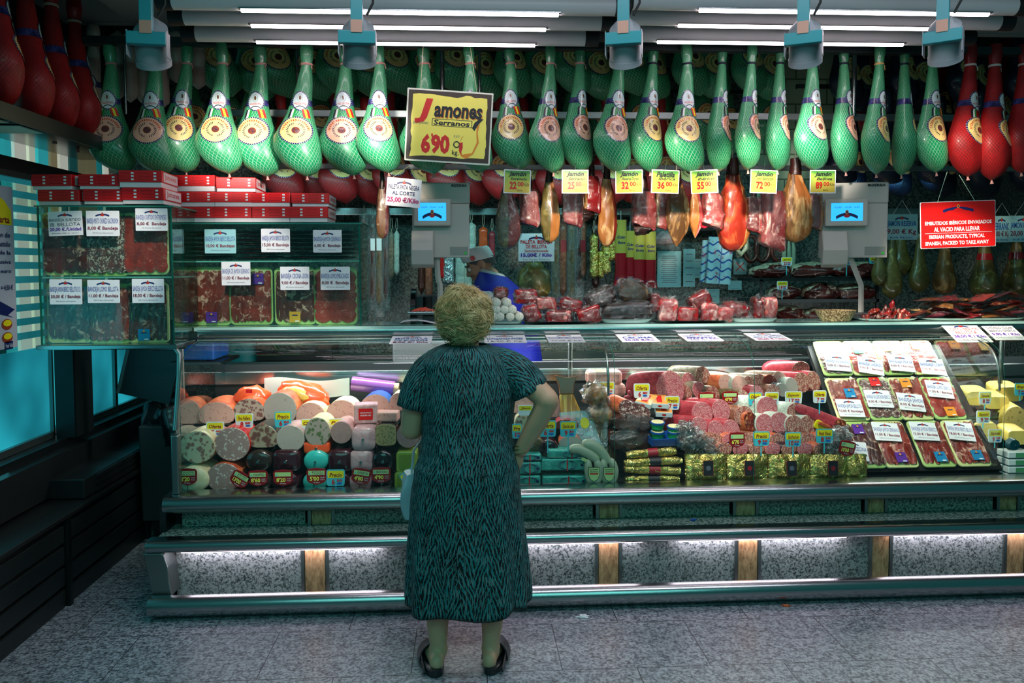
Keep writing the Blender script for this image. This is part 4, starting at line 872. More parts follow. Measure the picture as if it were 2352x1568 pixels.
def tray(px,py,w,h,Y,label,mat='jam',style='ham',base='tray_cream',stick=None,stick_at=(0,-.38),rot=(0,0,0),group='vacuum packed trays of sliced meat',loc=None,real=None,seed=0,film=True):
    s=Y/FPX; W,H=real or (w*s,h*s); t=T('meat_tray',label,'meat tray',loc or U(px,py,Y),rot,group)
    MB().poly(rrect(W,H,min(W,H)*.12),0,.012).build('foam_tray',M[base],t,bev=.003)
    q=MB(); slices(q,W,H,style,seed); q.build('sliced_meat',M[mat],t,smooth=60)
    if stick:
        sm={'purple':'purple','blue':'blue_st','gold':'gold_st','red':'red','orange':'orange','green':'green_st','yellow':'gold_st'}[stick]
        sw=min(W*.42,.06); cx,cz=stick_at[0]*W,stick_at[1]*H; q=MB(); q.poly(rrect(sw,sw,.002,cx=cx,cz=cz),-.0165,.001,0); 
        q.disc((cx,-.0172,cz+sw*.3),sw*.09,sw*.11,10,1); q.poly([(cx-sw*.3,cz+sw*.12),(cx+sw*.3,cz+sw*.12),(cx+sw*.2,cz+sw*.22),(cx-sw*.2,cz+sw*.22)],-.0172,0,2); q.poly(rrect(sw*.36,sw*.1,.001,cx=cx+sw*.2,cz=cz-sw*.38),-.0172,0,3)
        q.build('sticker',[M[sm],M['orange'],M['navy'],M['tagwhite']],t)
    if film: MB().grid(lambda u,v:((u-.5)*W*1.04,-.0135-.004*noise.noise(Vector((u*6,v*7,seed))) + (.012 if (u in(0,1) or v in(0,1)) else 0),(v-.5)*H*1.04),8,10).build('cling_film',M['film'],t,smooth=60)
    return t
def glasscase(px0,px1,py0,py1,Y,depth,shelfy,label,drop=0.0):
    a=U(px0,py1,Y);b=U(px1,py0,Y); W=b.x-a.x;H=b.z-a.z
    t=T('glass_display_case',label,'display case',((a.x+b.x)/2,Y,a.z))
    MB().box((0,.0,H/2),(W,.005,H)).build('front_pane',M['glass'],t); MB().box((-W/2,depth/2,H/2),(.005,depth,H)).build('side_pane',M['glass'],t); MB().box((W/2,depth/2,H/2),(.005,depth,H)).build('side_pane',M['glass'],t)
    MB().box((0,depth/2,H),(W+.03,depth+.02,.008)).build('glass_top',P('#2f7a6c',.1,0,.5,name='glass_top_plate'),t)
    e=MB()
    for x in (-W/2,W/2): e.box((x,-.002,H/2),(.007,.007,H))
    e.box((0,-.002,H),(W,.006,.006)).build('glass_edges',M['glass_edge'],t)
    for z in shelfy: MB().box((0,depth/2,U((px0+px1)/2,z,Y).z-a.z),(W-.01,depth-.02,.008)).build('shelf',P('#6fb5a6',.1,0,.5,name='glass_shelf'),t)
    MB().box((0,depth/2,-.012),(W+.04,depth+.05,.022)).build('bottom_tray',M['steel'],t,bev=.003)
    MB().box((0,depth+.0,H/2),(W,.006,H)).build('back_pane',M['glass'],t)
    return t,a,b
Y1=4.10
t1,a1,b1=glasscase(97,393,474,792,Y1,.34,[637],'left glass display case with six trays, standing before the lit window')
Y2=4.43
t2,a2,b2=glasscase(424,826,513,750,Y2,.32,[600],'wide glass display case on the counter with meat trays and red boxes on top')
B1='vacuum packed trays in the left glass case'; B2='vacuum packed trays in the wide glass case'
tray(152,560,100,140,Y1+.07,'tray of dark sliced cold cuts, top left in the left glass case','jam_dark','row',group=B1,seed=1)
tray(245,562,92,140,Y1+.07,'tray of brown sliced sausage, top middle in the left glass case','salch','row','tray_green',group=B1,seed=2)
tray(334,560,100,138,Y1+.07,'tray of pink and red slices, top right in the left glass case','lomo','row',group=B1,seed=3)
tray(160,718,98,136,Y1+.07,'tray of dark ham slices, bottom left in the left glass case','jam_dark','ham',group=B1,seed=4)
tray(252,720,92,134,Y1+.07,'tray of reddish loin slices, bottom middle in the left glass case','jam','ham','tray_green',group=B1,seed=5)
tray(340,718,92,136,Y1+.07,'tray of ham slices with blue sticker, bottom right in the left glass case','jam_dark','ham',stick='blue',stick_at=(-.08,-.36),group=B1,seed=6)
tray(482,680,94,132,Y2+.07,'tray of ham slices with purple sticker, first in the wide case','jam','ham','tray_green','purple',(.05,-.36),group=B2,seed=7)
tray(577,680,96,130,Y2+.07,'tray of ham slices with purple sticker at its top, second in the wide case','jam','ham','tray_green','purple',(.18,.30),group=B2,seed=8)
tray(678,680,92,130,Y2+.07,'tray of dark cured beef with gold sticker, third in the wide case','jam_dark','ham','tray_green','gold',(.0,-.36),group=B2,seed=9)
tray(771,680,96,130,Y2+.07,'tray of round loin slices, rightmost in the wide case','lomo','round','tray_green',group=B2,seed=10)
yf=Y1-.008
bandeja(150,513,74,54,yf,'BANDEJA SURTIDO','20,00 €./Unidad','white sign reading Bandeja Surtido Ib. Bellota 20,00 in the left case','IB. BELLOTA',rot=(0,R(-2),0))
bandeja(236,513,72,56,yf,'BANDEJA MIXTO CHORIZO SALCHICHON','8,00 € Bandeja','white sign reading 8,00 Bandeja, top middle of the left case')
bandeja(348,504,70,50,yf,'BANDEJA SURTIDO ENTREMESES','8,00 €  Bandeja','white sign reading 8,00 Bandeja Surtido Entremeses, top right of the left case')
bandeja(151,670,70,56,yf,'BANDEJA JAMON IBERICO BELLOTA D.O.','30,00 € / Bandeja','white sign reading 30,00 Bandeja in the left case')
bandeja(238,669,70,52,yf,'BANDEJA LOMO BELLOTA','11,00 € / Bandeja','white sign reading Bandeja Lomo Bellota 11,00 in the left case')
bandeja(340,668,70,54,yf,'BANDEJA JAMON IBERICO BELLOTA','18,00 € / Bandeja','white sign reading 18,00 Bandeja in the left case')
yf=Y2-.008
bandeja(506,554,69,54,yf,'BANDEJA JAMON IBERICO BELLOTA','10,00 € Bandejas','white sign reading 10,00 Bandejas, upper left of the wide case',board='paperteal')
bandeja(633,552,64,53,yf,'BANDEJA JAMON IBERICO BELLOTA','15,00 € Bandeja','white sign reading 15,00 Bandeja, upper middle of the wide case')
bandeja(752,554,64,51,yf,'BANDEJA JAMON SERRANO','6,00 €  Bandeja','white sign reading Bandeja Jamon Serrano 6,00')
bandeja(542,628,64,53,yf,'BANDEJA DE JAMON SERRANO','11,00 € / Bandeja','white sign reading Bandeja de Jamon Serrano 11,00')
bandeja(677,639,65,53,yf,'BANDEJA CECINA LEON','9,00 € / Bandeja','white sign reading Bandeja Cecina Leon 9,00')
bandeja(770,639,66,53,yf,'BANDEJA LOMO EMBUCHADO','8,00 €  Bandeja','white sign reading Bandeja Lomo Embuchado 8,00')
# flat packs stacked on the upper shelf of the wide case
k=0
for (cx,w) in ((490,100),(600,110),(700,96),(780,84)):
    for j in range(7):
        py=592-j*9.6; c=U(cx+rnd.uniform(-4,4),py,Y2+.16); t=T('flat_meat_pack','%s flat ham pack of the %s pile inside the wide case'%(['bottom','second','third','fourth','fifth','sixth','top'][j],ORD[k]),'meat pack',c,(0,R(rnd.uniform(-2,2)),R(rnd.uniform(-6,6))),'flat packs stacked in the wide case')
        W=w*Y2/FPX; sd=k*9+j
        MB().grid(lambda u,v:((u-.5)*W*.9,(v-.5)*.2,.008*(1-(2*u-1)**4)*(1-(2*v-1)**4)+.003*noise.noise(Vector((u*5,v*4,sd)))),8,6).grid(lambda u,v:((.5-u)*W*.9,(v-.5)*.2,-.006*(1-(2*u-1)**4)*(1-(2*v-1)**4)),8,6).build('slices',M['jam_dark'],t,smooth=60)
        MB().grid(lambda u,v:((u-.5)*W,(v-.5)*.23,.0105*(1-(2*u-1)**4)*(1-(2*v-1)**4)+.006*noise.noise(Vector((u*9,v*5,sd+.5)))),14,8).build('plastic_sleeve',M['film2'],t,smooth=60)
    k+=1
# red boxes
def redbox(px,py0,pyr,pyw,w,Y,label,rz=0,side=True):
    s=Y/FPX; W=w*s; a=U(px,py0,Y); z1=a.z; z0=U(px,pyw,Y).z; zr=U(px,pyr,Y).z; H=z1-z0
    t=T('red_gift_box',label,'box',(a.x,Y+.14,z0),(0,0,R(rz)),'red and white ham boxes')
    MB().box((0,.0,(z1+zr)/2-z0),(W,.28,z1-zr)).build('lid',M['redbox'],t,bev=.002)
    MB().box((0,.002,(zr-z0)/2),(W*.965,.272,zr-z0)).build('base',M['whitecard'],t,bev=.001)
    q=MB(); h=z1-zr; zc=(z1+zr)/2-z0
    for cx in (-.18,.34):
        for j in (-1,0,1): q.box((cx*W,-.1412,zc+j*h*.27),(.013,.001,.0085),0)
    for cx,tt in ((-.37,('Bien Hecho','Muy Curado','Semicurado')),(.1,('Bien Tierno P','Más Curado','Bien Graso'))):
        for j in (-1,0,1): q.text(tt[j+1],cx*W,zc-j*h*.27,W*.26,h*.09,1,-.1412,.0)
    q.build('front_print',[M['tagwhite'],M['dkred']],t)
    q=MB(); q.text('Jamones',0,0,.19,h*.62,0,0,.01); q.build('side_lettering',[M['redbox']],t,loc=(W/2+.0012,0,zc)).rotation_euler=(0,0,R(90))
    q=MB(); q.box((0,0,0),(.0008,.24,h*.8)); q.build('side_panel',M['whitecard'],t,loc=(W/2+.0005,0.01,zc))
    return t
zt1=470; zt2=508; Yb=4.11
for i,(px,y0,yr,yw,w,rz,lb) in enumerate(((137,436,462,471,92,-3,'lower left box'),(236,434,462,469,90,2,'lower middle box'),(325,431,459,468,90,2,'lower right box'),(124,400,427,435,92,-6,'upper left box'),(224,400,427,434,88,3,'upper middle box'),(317,391,418,430,92,4,'upper right box'))):
    redbox(px,y0,yr,yw,w,Yb,'red and white box, %s on the left glass case'%lb,rz)
Yb=4.44
for i,(px,y0,yr,yw,w,rz,lb) in enumerate(((447,475,500,510,86,1,'bottom row, leftmost'),(535,475,500,510,86,0,'bottom row, second'),(621,475,500,510,86,0,'bottom row, third'),(708,475,500,510,86,0,'bottom row, rightmost'),(447,440,464,474,86,1,'middle row, leftmost'),(535,441,464,474,86,1,'middle row, second'),(622,442,465,474,86,-1,'middle row, third'),(711,443,467,474,83,1,'middle row, rightmost'),(446,402,427,439,92,-1,'top row, left'),(538,407,432,440,86,3,'top row, right'))):
    redbox(px,y0,yr,yw,w,Yb,'red and white box on the wide case, %s'%lb,rz)
# ---------------------------------------------------------------- loaves, sausages and packets in the counter
def shp(kind,n=28):
    o=[]
    for k in range(n):
        a=2*PI*k/n; c,s=math.cos(a),math.sin(a)
        if kind=='o': x,z=c,s
        elif kind=='s':
            m=(abs(c)**5+abs(s)**5)**(-.2); x,z=c*m,s*m
        elif kind=='d':
            x,z=c*(1 if s>0 else (abs(c)**.0 if False else 1)),s
            if s<0: m=(abs(c)**4+abs(s)**4)**(-.25); x,z=c*m,s*m*.8
        o.append((x,z))
    return o
def loaf(name,label,px,py,w,h,Y,D,L,face,wrap,shape='o',rz=0,cat='cold cut',group=None,cut=True,clip=True,rim=.0):
    s=Y/FPX; W,H=w*s/2,h*s/2; c=U(px,py,Y); t=T(name,label,cat,c,(0,R(rz),0),group)
    D=Vector(D).normalized(); pr=shp(shape); n=len(pr); sd=rnd.random()*50
    def ring(q,k,dy=0):
        return [(D.x*L*q+x*W*k,D.y*L*q+dy,D.z*L*q+z*H*k) for (x,z) in pr]
    vs=[];m=0
    sq=[(0,1),(.12,1.01),(.4,1.0),(.7,.98),(.88,.9),(.96,.7),(1,.35)]
    if not cut:
        for i in range(7):
            u=(i+1)/7; r=math.sin(u*PI/2)
            vs+=[(x*W*r*(1+.035*math.sin(11*2*PI*k/n)*(1-u)),-(1-u)**1.4*min(W,H)*.55*0-math.cos(u*PI/2)*min(W,H)*.42,z*H*r) for k,(x,z) in enumerate(pr)]; m+=1
        sq=sq[1:]
    for q,k in sq: vs+=ring(q,k); m+=1
    fs=[(i*n+j,i*n+(j+1)%n,(i+1)*n+(j+1)%n,(i+1)*n+j) for i in range(m-1) for j in range(n)]+[tuple(range((m-1)*n,m*n))]
    if not cut: fs.append(tuple(range(n))[::-1])
    MB().add(vs,fs).build('casing',M[wrap],t,smooth=50)
    if cut:
        k=.955 if not rim else 1-rim
        MB().add([(0,-.0035,0)]+[(x*W*k,-.002,z*H*k) for x,z in pr]+[(x*W,.001,z*H) for x,z in pr],[(0,1+i,1+(i+1)%n) for i in range(n)]+[(1+i,1+n+i,1+n+(i+1)%n,1+(i+1)%n) for i in range(n)]).build('cut_face',M[face],t)
    elif clip:
        MB().tube([(0,-min(W,H)*.42,0),(.001,-min(W,H)*.42-.012,.002)],[.004,.007],8).build('end_clip',M['steel'],t)
    return t
BK=(.05,1,.02); G='cold cuts stacked in the left counter bay'
def L_(n,l,*a,**k):
    k.setdefault('group',G); return loaf(n,l,*a,**k)
# bottom row
L_('galantine_roll','cream wrapped galantine roll with red marks at the left front corner',445,1100,72,60,4.12,BK,.22,None,'creamwrap','o',cut=False)
L_('mortadella','big grey mortadella half at the front with the tilted 13\'00 tag',514,1097,78,68,4.12,BK,.22,'mort','sal_orange')
for i,(px,w,wr,nm) in enumerate(((593,60,'brownfilm','dark brown'),(656,62,'winefilm','wine red'),(724,56,'tealwrap','teal'),(779,54,'winefilm','wine coloured'),(828,52,'pinkwrap','pink printed'),(878,50,'blackfilm','black and blue'))):
    L_('wrapped_sausage_log','%s wrapped log lying in the front bottom row behind its price tag'%nm,px,1106,w,48,4.14,BK,.2,None,wr,'o',cut=False)
    L_('wrapped_sausage_log','%s wrapped log in the second layer of the front stack'%nm,px+2,1058,w,50,4.14,BK,.2,None,wr,'s' if wr in('pinkwrap','winefilm') else 'o',cut=False)
L_('wrapped_sausage_log','pink printed log with gathered end, topmost of the pink stack',835,1007,54,54,4.14,BK,.2,None,'pinkwrap','s',cut=False)
for j,(px,py,w,h) in enumerate(((930,1107,48,46),(934,1061,48,48))):
    c=U(px,py,4.13); s=4.13/FPX; t=T('green_tub','clear green plastic tub, %s one of two left of the woman'%['lower','upper'][j],'tub',c,(0,0,0),'green plastic tubs')
    MB().poly(rrect(w*s,h*s,.015),0,.12).build('tub_body',M['greenplastic'],t,bev=.004); MB().poly(rrect(w*s*.72,h*s*.72,.01),-.003,.002).build('inner_rim',P('#6f8f30',.3),t)
# second row
L_('galantine_half','pale galantine half showing dark meat chunks, left of the second row',453,1027,78,74,4.13,BK,.22,'galantina','creamwrap')
L_('mortadella','round mortadella half with white fat cubes in a red wrapper',533,1020,80,78,4.14,BK,.22,'mort','redwrap')
L_('headcheese_half','greenish headcheese half right of the red wrapped mortadella',604,1004,66,60,4.16,BK,.2,'cab','brownfilm','d')
L_('mortadella','plain grey mortadella half in a pink casing under the Precio 6 tag',667,1007,66,62,4.16,BK,.2,'yorkg','pinkwrap')
L_('olive_mortadella','oval olive mortadella half standing upright with green olives',729,992,58,68,4.15,BK,.2,'olive_face','creamwrap')
L_('mortadella','small fine grey mortadella half with a pink casing',784,993,50,52,4.16,BK,.2,'plainmort','sal_pink')
L_('square_pate','square greenish pate block with dark rind',886,999,48,50,4.15,BK,.18,'pate','blackfilm','s')
L_('mortadella','dark grey mortadella half beside the woman\'s left arm',937,1000,54,58,4.16,BK,.2,'plainmort','sal_brown')
L_('wrapped_sausage_log','squat wrapped roll with blue and orange lettering under the olive mortadella',727,1028,58,30,4.16,BK,.18,None,'orangewrap','s',cut=False)
# third row
Y3=4.40
L_('cooked_ham','pink cooked ham dome in an orange wrapper, left of the third row',497,951,80,56,Y3,(.05,1,.1),.2,'york','sal_orange','d')
L_('stuffed_turkey','stuffed turkey half with green specks in an orange bag',572,944,70,58,Y3,(.05,1,.12),.2,'pavo','orangewrap','d')
L_('cooked_ham','large grey oval cooked ham half reflecting the window light',643,941,76,80,Y3,(.25,1,.12),.2,'yorkg','sal_orange')
L_('cooked_ham','low pink cooked ham dome behind the olive mortadella',713,955,66,62,Y3,BK,.2,'york','creamwrap','d')
L_('cooked_ham','pale pink cooked ham dome behind the small mortadella',785,951,70,66,Y3,BK,.2,'york','creamwrap','d')
L_('cooked_ham','brownish cooked ham half in a blue wrapper behind the pink block',862,940,72,70,Y3,BK,.2,'york','blue','d')
L_('cooked_ham','pale ham piece peeking out left of the woman\'s sleeve',915,925,40,46,Y3,BK,.16,'york','creamwrap','d')
L_('cooked_ham','orange tinted ham half seen through the end glass',430,948,60,64,4.42,BK,.14,'york','sal_orange','d')
for (px,w,lb) in ((427,44,'end'),(484,74,'second')): L_('meat_block','%s flat pinkish meat block under the third row'%lb,px,990,w,22,4.38,BK,.16,'york','sal_pink','s')
def block(name,label,px,py,w,h,Y,dep,mat,print_=None,rz=0,cat='cold cut',group=G,bev=.008,tx=None):
    s=Y/FPX; t=T(name,label,cat,U(px,py,Y),(0,0,R(rz)),group); MB().box((0,dep/2,0),(w*s,dep,h*s)).build('block',M[mat],t,bev=bev)
    if print_:
        q=MB(); q.poly(rrect(w*s*.6,h*s*.6,.004),-.0015,0,0); 
        if tx:
            for i,x in enumerate(tx): q.text(x,0,(.008-.014*i),w*s*.45,.007,1,-.0022,.01)
        q.build('label',[M[print_],M['tagwhite']],t)
    return t
block('sandwich_block','pink sandwich meat block with a red label on top of the stack',840,951,54,44,4.2,.1,'sal_pink','red',4,tx=('SANDWICH','SERIE'))
block('meat_loaf_slab','beige meat loaf slab lying on the square pate',885,958,54,22,4.2,.09,'york',None,-6)
# orange bags behind, paper roll and purple film roll
t=T('meat_bag','orange and white plastic meat bag lying behind the big oval ham','bag',U(700,903,4.56),(0,R(14),R(-6)),G); MB().blob((0,0,0),(.15,.09,.065),22,12,.14,2,3).build('bag',M['orangewrap'],t,smooth=80); MB().blob((-.02,-.05,.0),(.1,.05,.04),16,10,.1,2,5).build('yellow_panel',P('#f2c35a',.3,0,.4),t,smooth=80)
t=T('meat_bag','orange plastic bag with red label above the stuffed turkey','bag',U(576,912,4.5),(0,0,0),G); MB().blob((0,.03,0),(.1,.08,.06),22,12,.14,2,8).build('bag',M['orangewrap'],t,smooth=80); MB().poly(rrect(.035,.02,.003,cx=.01,cz=.045),-.07,.002).build('red_label',M['red'],t)
def pap(u,v): return ((u-.5)*.49,.02*math.sin(u*4),(v-.5)*.10+.012*math.sin(u*6.2+.8))
t=T('paper_stack','stack of curling white wrapping paper behind the cold cuts','paper',U(706,890,4.66),(0,0,0)); MB().grid(lambda u,v:(pap(u,v)[0],pap(u,v)[1]-.004,pap(u,v)[2]),22,4).grid(lambda u,v:pap(1-u,v),22,4).build('sheets',P('#c9dcd6',.6),t,smooth=60)
t=T('film_roll','roll of purple cling film on a cardboard tube','film roll',U(862,888,4.64),(0,0,0)); a=(-.135,.02,.018);b=(.11,0,-.012); MB().tube([a,b],.042,24).build('purple_film',NT('purple_film').pbr('#9a5aa8',.2,.2,coat=.6),t,smooth=50); MB().tube([b,(.135,-.001,-.015)],.034,24,cap=False).tube([(.135,-.001,-.015),(.11,0,-.012)],.025,24,cap=False).build('cardboard_tube',P('#c2a883',.7),t,smooth=50)
for i,(px,py,w,h,ti,pr,wh,bd,rz,st) in enumerate(((494,985,40,33,'Oferta',"5'00",'at the left end','tagwhite',0,0),(561,966,40,33,'Pavo Relleno',"8'80",'before the stuffed turkey','tagwhite',0,.05),(650,963,38,36,'Precio',"6'50",'before the big oval ham','tagteal',0,0),(707,977,30,30,'Ofe',"",'half hidden behind the olive mortadella','tagwhite',0,0),(772,975,34,28,'Pre',"",'half hidden behind the small mortadella','tagwhite',0,0))):
    ytag(px,py,w,h,4.2,ti,pr,wh,bd,rz,st)
ytag(771,1097,42,38,4.07,'Precio',"6'50",'in the front row','tagteal',0,.03); ytag(941,1099,36,40,4.07,'Esp',"5'20",'tilted against the green tubs','tagteal',-32)
for a in ((430,1095,44,40,'GALANTINA|DE POLLO',"8'20",'at the left front corner',0),(550,1101,42,38,'MORTADELA|BOLOÑA',"13'00",'tilted in the front row',32),(592,1098,45,38,'CHOPPED',"8'60",'in the front row',0),(650,1097,45,38,'plain',"8'20",'with a blank blue strip in the front row',0),(727,1094,46,40,'MORTADELA|C/ ACEITUNAS',"5'00",'in the front row',0),(829,1094,44,40,'OFERTA',"4'80",'in the front row',10),(875,1091,45,38,'MORTADELA',"4'90",'in the front row',0)):
    rtag(*a[:4],4.07,*a[4:])
# ---- middle bay
G='goods in the middle counter bay'
def teal_pack(px,py,w,h,lb,rz=0):
    s=4.12/FPX; t=T('teal_sausage_pack',lb,'meat pack',U(px,py,4.12),(0,R(rz),0),'teal vacuum packs of sausages'); W,H=w*s,h*s
    MB().box((0,.06,0),(W*.97,.12,H*.7)).build('sausages',M['sal_brown'],t,bev=.01)
    MB().box((0,.055,H*.05),(W,.13,H)).build('teal_film',M['tealpack'],t,bev=.008)
    q=MB(); q.box((W*.05,-.0115,0),(.006,.001,H),0)
    for k in range(4): q.tube([(W*.05+.028*math.cos(2*PI*i/10)*(1+.3*k),-.0118,H*.38*math.sin(2*PI*i/10)) for i in range(11)],.0008,4,1)
    q.box((W*.36,-.0115,0),(.014,.001,.012),1); q.build('print',[M['red'],M['navy']],t)
M['tealpack']=casing('teal_pack_film','#1f8a80','#4fc4b0',30,.2,.6)
for (px,py,w,h,lb,rz) in ((1300,1104,112,24,'bottom one of three long packs right of the woman',0),(1297,1067,110,28,'middle one of three long packs right of the woman',0),(1308,1043,104,20,'top one of three long packs right of the woman',2),(1213,1104,58,24,'bottom short pack beside the woman\'s hip',0),(1214,1075,58,28,'second short pack beside the woman\'s hip',0),(1214,1050,60,16,'top short pack beside the woman\'s hand',0)):
    teal_pack(px,py,w,h,'teal vacuum pack of sausages, '+lb,rz)
def curve_saus(label,pts,Y,r,mat='whitesaus',name='white_sausage',extra=None,grp='pale white sausages in the middle bay'):
    c=U(pts[0][0],pts[0][1],Y); t=T(name,label,'sausage',c,(0,0,0),grp)
    P3=[Vector((U(x,y,Y+dy).x-c.x,dy,U(x,y,Y+dy).z-c.z)) for x,y,dy in pts]; o=[]
    for i in range(len(P3)-1):
        p0=P3[max(i-1,0)];p1=P3[i];p2=P3[i+1];p3=P3[min(i+2,len(P3)-1)]
        for j in range(4):
            q=j/4; o.append(.5*((2*p1)+(-p0+p2)*q+(2*p0-5*p1+4*p2-p3)*q*q+(-p0+3*p1-3*p2+p3)*q**3))
    o.append(P3[-1]); n=len(o); rr=[r*max(.25,min(1,(1-abs(2*i/(n-1)-1)**6)**.5)) for i in range(n)]
    MB().tube(o,rr,14).build('casing',M[mat],t,smooth=80)
    return t,c
t,c=curve_saus('upper pale white sausage lying diagonally left of the glass divider',[(1337,1022,0),(1352,1020,0),(1375,1032,0),(1392,1055,0),(1393,1066,0)],4.1,.028)
MB().box((.085,-.029,-.02),(.035,.002,.018),M=Euler((0,R(28),0)).to_matrix().to_4x4()).build('paper_label',M['tagstrip'],t)
t,c=curve_saus('lower pale white sausage lying on the teal packs',[(1308,1034,0),(1325,1030,0),(1350,1040,0),(1366,1052,0),(1368,1062,0)],4.09,.026)
MB().box((.085,-.027,-.01),(.03,.002,.016),M=Euler((0,R(24),0)).to_matrix().to_4x4()).build('paper_label',M['tagstrip'],t)
for i,px in enumerate((1364,1399)):
    t,c=curve_saus('%s of two looped white sausages with a shield label'%['left','right'][i],[(px-14,1054,0),(px-12,1080,0),(px-6,1103,0),(px+6,1103,0),(px+12,1080,0),(px+4,1052,0)],4.08,.024)
    u=U(px,1088,4.05); W=.055; q=MB(); sh=[(-.5,.62),(.5,.62),(.5,-.1),(.3,-.5),(0,-.66),(-.3,-.5),(-.5,-.1)]
    q.poly([(a*W*1.08,b*W*1.06) for a,b in sh],.001,.004,1); q.poly([(a*W,b*W) for a,b in sh],-.0005,0,0); q.text('BUTIFARRA',0,.024,W*.8,.006,1,-.001,.02); q.text('BLANCA',0,.013,W*.7,.006,1,-.001,.02); q.box((0,-.001,.002),(W*.8,.0005,.007),2)
    q.build('shield_label',[M['tagstrip'],M['ink'],M['red']],t,loc=(u.x-c.x,-.036,u.z-c.z))
L2=lambda *a,**k: loaf(*a,**{**dict(group=G),**k})
L2('smoked_ham','reddish cooked loin under the Cinta de Lomo tag',1302,975,54,26,4.3,BK,.14,'jam','sal_red','d')
L2('bologna_sausage','brown oval sausage end behind the Cinta de Lomo tag stem',1310,1018,54,36,4.2,BK,.14,'yorkg','sal_orange')
L2('mortadella','purple and orange wrapped round sausage behind the Oferta 6\'40 tag',1260,1030,46,42,4.17,BK,.14,None,'winefilm','o',cut=False)
L2('smoked_cheese','brown crinkled packet of smoked meat beside the bracelet',1222,1022,52,40,4.18,BK,.14,None,'sal_olive','d',cut=False)
L2('cooked_ham','pinkish ham behind the woman\'s forearm',1200,925,60,60,4.45,BK,.16,'york','sal_pink','d'); L2('cooked_ham','ham half with speckled pink face beyond the forearm',1268,940,40,70,4.45,BK,.16,'york','sal_pink','d')
L2('cooked_ham','cream coloured ham half right of the woman\'s waist',1205,975,50,54,4.35,BK,.16,'galantina','creamwrap','d')
t=T('smoked_fish_fillet','golden smoked fish with a brown tail standing in a white wrapper','fish',U(1305,905,4.45),(R(-16),0,0),G)
MB().poly([(-.048,.0),(-.045,-.10),(-.036,-.2),(.105,-.2),(.07,-.1),(.03,.0)],0,.03).build('golden_flesh',cellmeat('smoked_fish','#f0a81e','#ffe070','#8a4a08',60,.5,.62,.3,.6,.06),t,bev=.006)
MB().poly([(-.048,0),(.03,0),(.035,.05),(.055,.105),(-.0,.095),(-.075,.11),(-.05,.05)],.003,.02).build('tail_fin',P('#8a4a1c',.35,0,.4),t,bev=.004)
t=T('salmon_packet','transparent packet of salmon coloured slices with a yellow sticker','meat pack',U(1330,985,4.3),(R(-20),R(-4),0),G)
MB().poly([(-.1,.10),(.07,.10),(.12,-.11),(-.08,-.11)],0,.012).build('packet',glass('packet_film','#d9e4e6',1.5,.15,30,.2),t); MB().poly([(.0,-.0),(.07,.04),(.11,-.10),(-.06,-.10)],.014,.02).build('slices',M['pinkmeat'],t); MB().disc((.035,-.002,.03),.025,.03,16).build('sticker',M['yellow'],t)
ytag(1207,942,34,24,4.3,'Jam',"",'beyond the forearm'); ytag(1258,984,40,38,4.1,'Oferta',"6'40",'on a stem beside the forearm','tagteal',0,.085); ytag(1305,985,38,37,4.1,'Cinta de Lomo',"9'30",'on a stem','tagteal',0,.085); ytag(1187,990,22,34,4.2,'Pre',"8'90",'peeking past the woman\'s wrist','tagteal')
ytag(1394,893,36,34,4.45,'Bacon',"8'00",'seen through the divider')
for i,(px,py,w,h) in enumerate(((1390,868,82,32),(1404,897,70,30))):
    block('bacon_slab','%s of two pale bacon slabs beside the glass divider'%['upper','lower'][i],px,py,w,h,4.55,.12,'pinkbacon' if 'pinkbacon' in M else 'york',None,0,'bacon',G,.02)
for i,(px,py,rr) in enumerate(((1368,905,.055),(1385,950,.06),(1372,1000,.055),(1392,1040,.05))):
    t=T('roast_chicken_piece','%s golden roast piece in crinkled plastic by the glass divider'%['topmost','second','third','lowest'][i],'meat',U(px,py,4.3+.03*i),(0,0,0),G); MB().blob((0,0,0),(rr*1.1,rr,rr*.95),18,12,.2,2.2,i).build('flesh',M['fat'],t,smooth=80); MB().blob((0,-.005,0),(rr*1.35,rr*1.2,rr*1.2),22,14,.28,3,i+9).build('plastic_bag',M['film2'],t,smooth=80)
# ---- right bay
G='sausages in the right counter bay'; DD=(-.72,.62,.22)
def S_(nm,lb,px,py,w,h,Y,face,wrap,L=.2,D=DD,rz=-18,g='cut salami sausages in the right bay'): return loaf(nm,lb,px,py,w,h,Y,D,L,face,wrap,'o',rz,'sausage',g)
S_('big_salami','largest pink salami half with white strings, behind the Precio 7\'60 tag',1540,893,66,86,4.4,'salface','sal_red',.22,(-.8,.55,.12),-12)
rowA=((1583,877,32,46,'salface','sal_grey'),(1614,861,34,42,'chorface','sal_grey'),(1571,905,40,46,'chorface','sal_grey'),(1606,896,32,42,'salface','sal_grey'),(1637,906,32,44,'chorface','sal_grey'),(1668,881,36,46,'york','sal_orange'),(1700,889,38,58,'york','sal_white'),(1719,880,30,36,'chorface','sal_grey'),(1745,878,34,42,'chorface','sal_grey'),(1769,880,34,42,'jam','sal_orange'),(1790,872,34,42,'york','sal_grey'),(1706,915,32,44,'chorface','sal_olive'),(1738,905,34,44,'salface','sal_red'),(1776,900,34,38,'chorface','sal_brown'),(1797,895,26,34,'yorkg','silverfoil'),(1819,887,28,44,'yorkg','sal_white'),(1842,878,38,50,'chorface','sal_red'),(1869,875,32,50,'chorface','sal_red'),(1839,848,44,38,'chorface','sal_red'))
for i,(px,py,w,h,fc,cs) in enumerate(rowA):
    S_('cut_salami',('%s cut salami of the back row of the right bay'%ordl(sorted(r_[0] for r_ in rowA[:18]).index(px),99)) if i<18 else 'red cut salami lying on top of the back row',px,py,w,h,4.52-.002*(py-860),fc,cs)
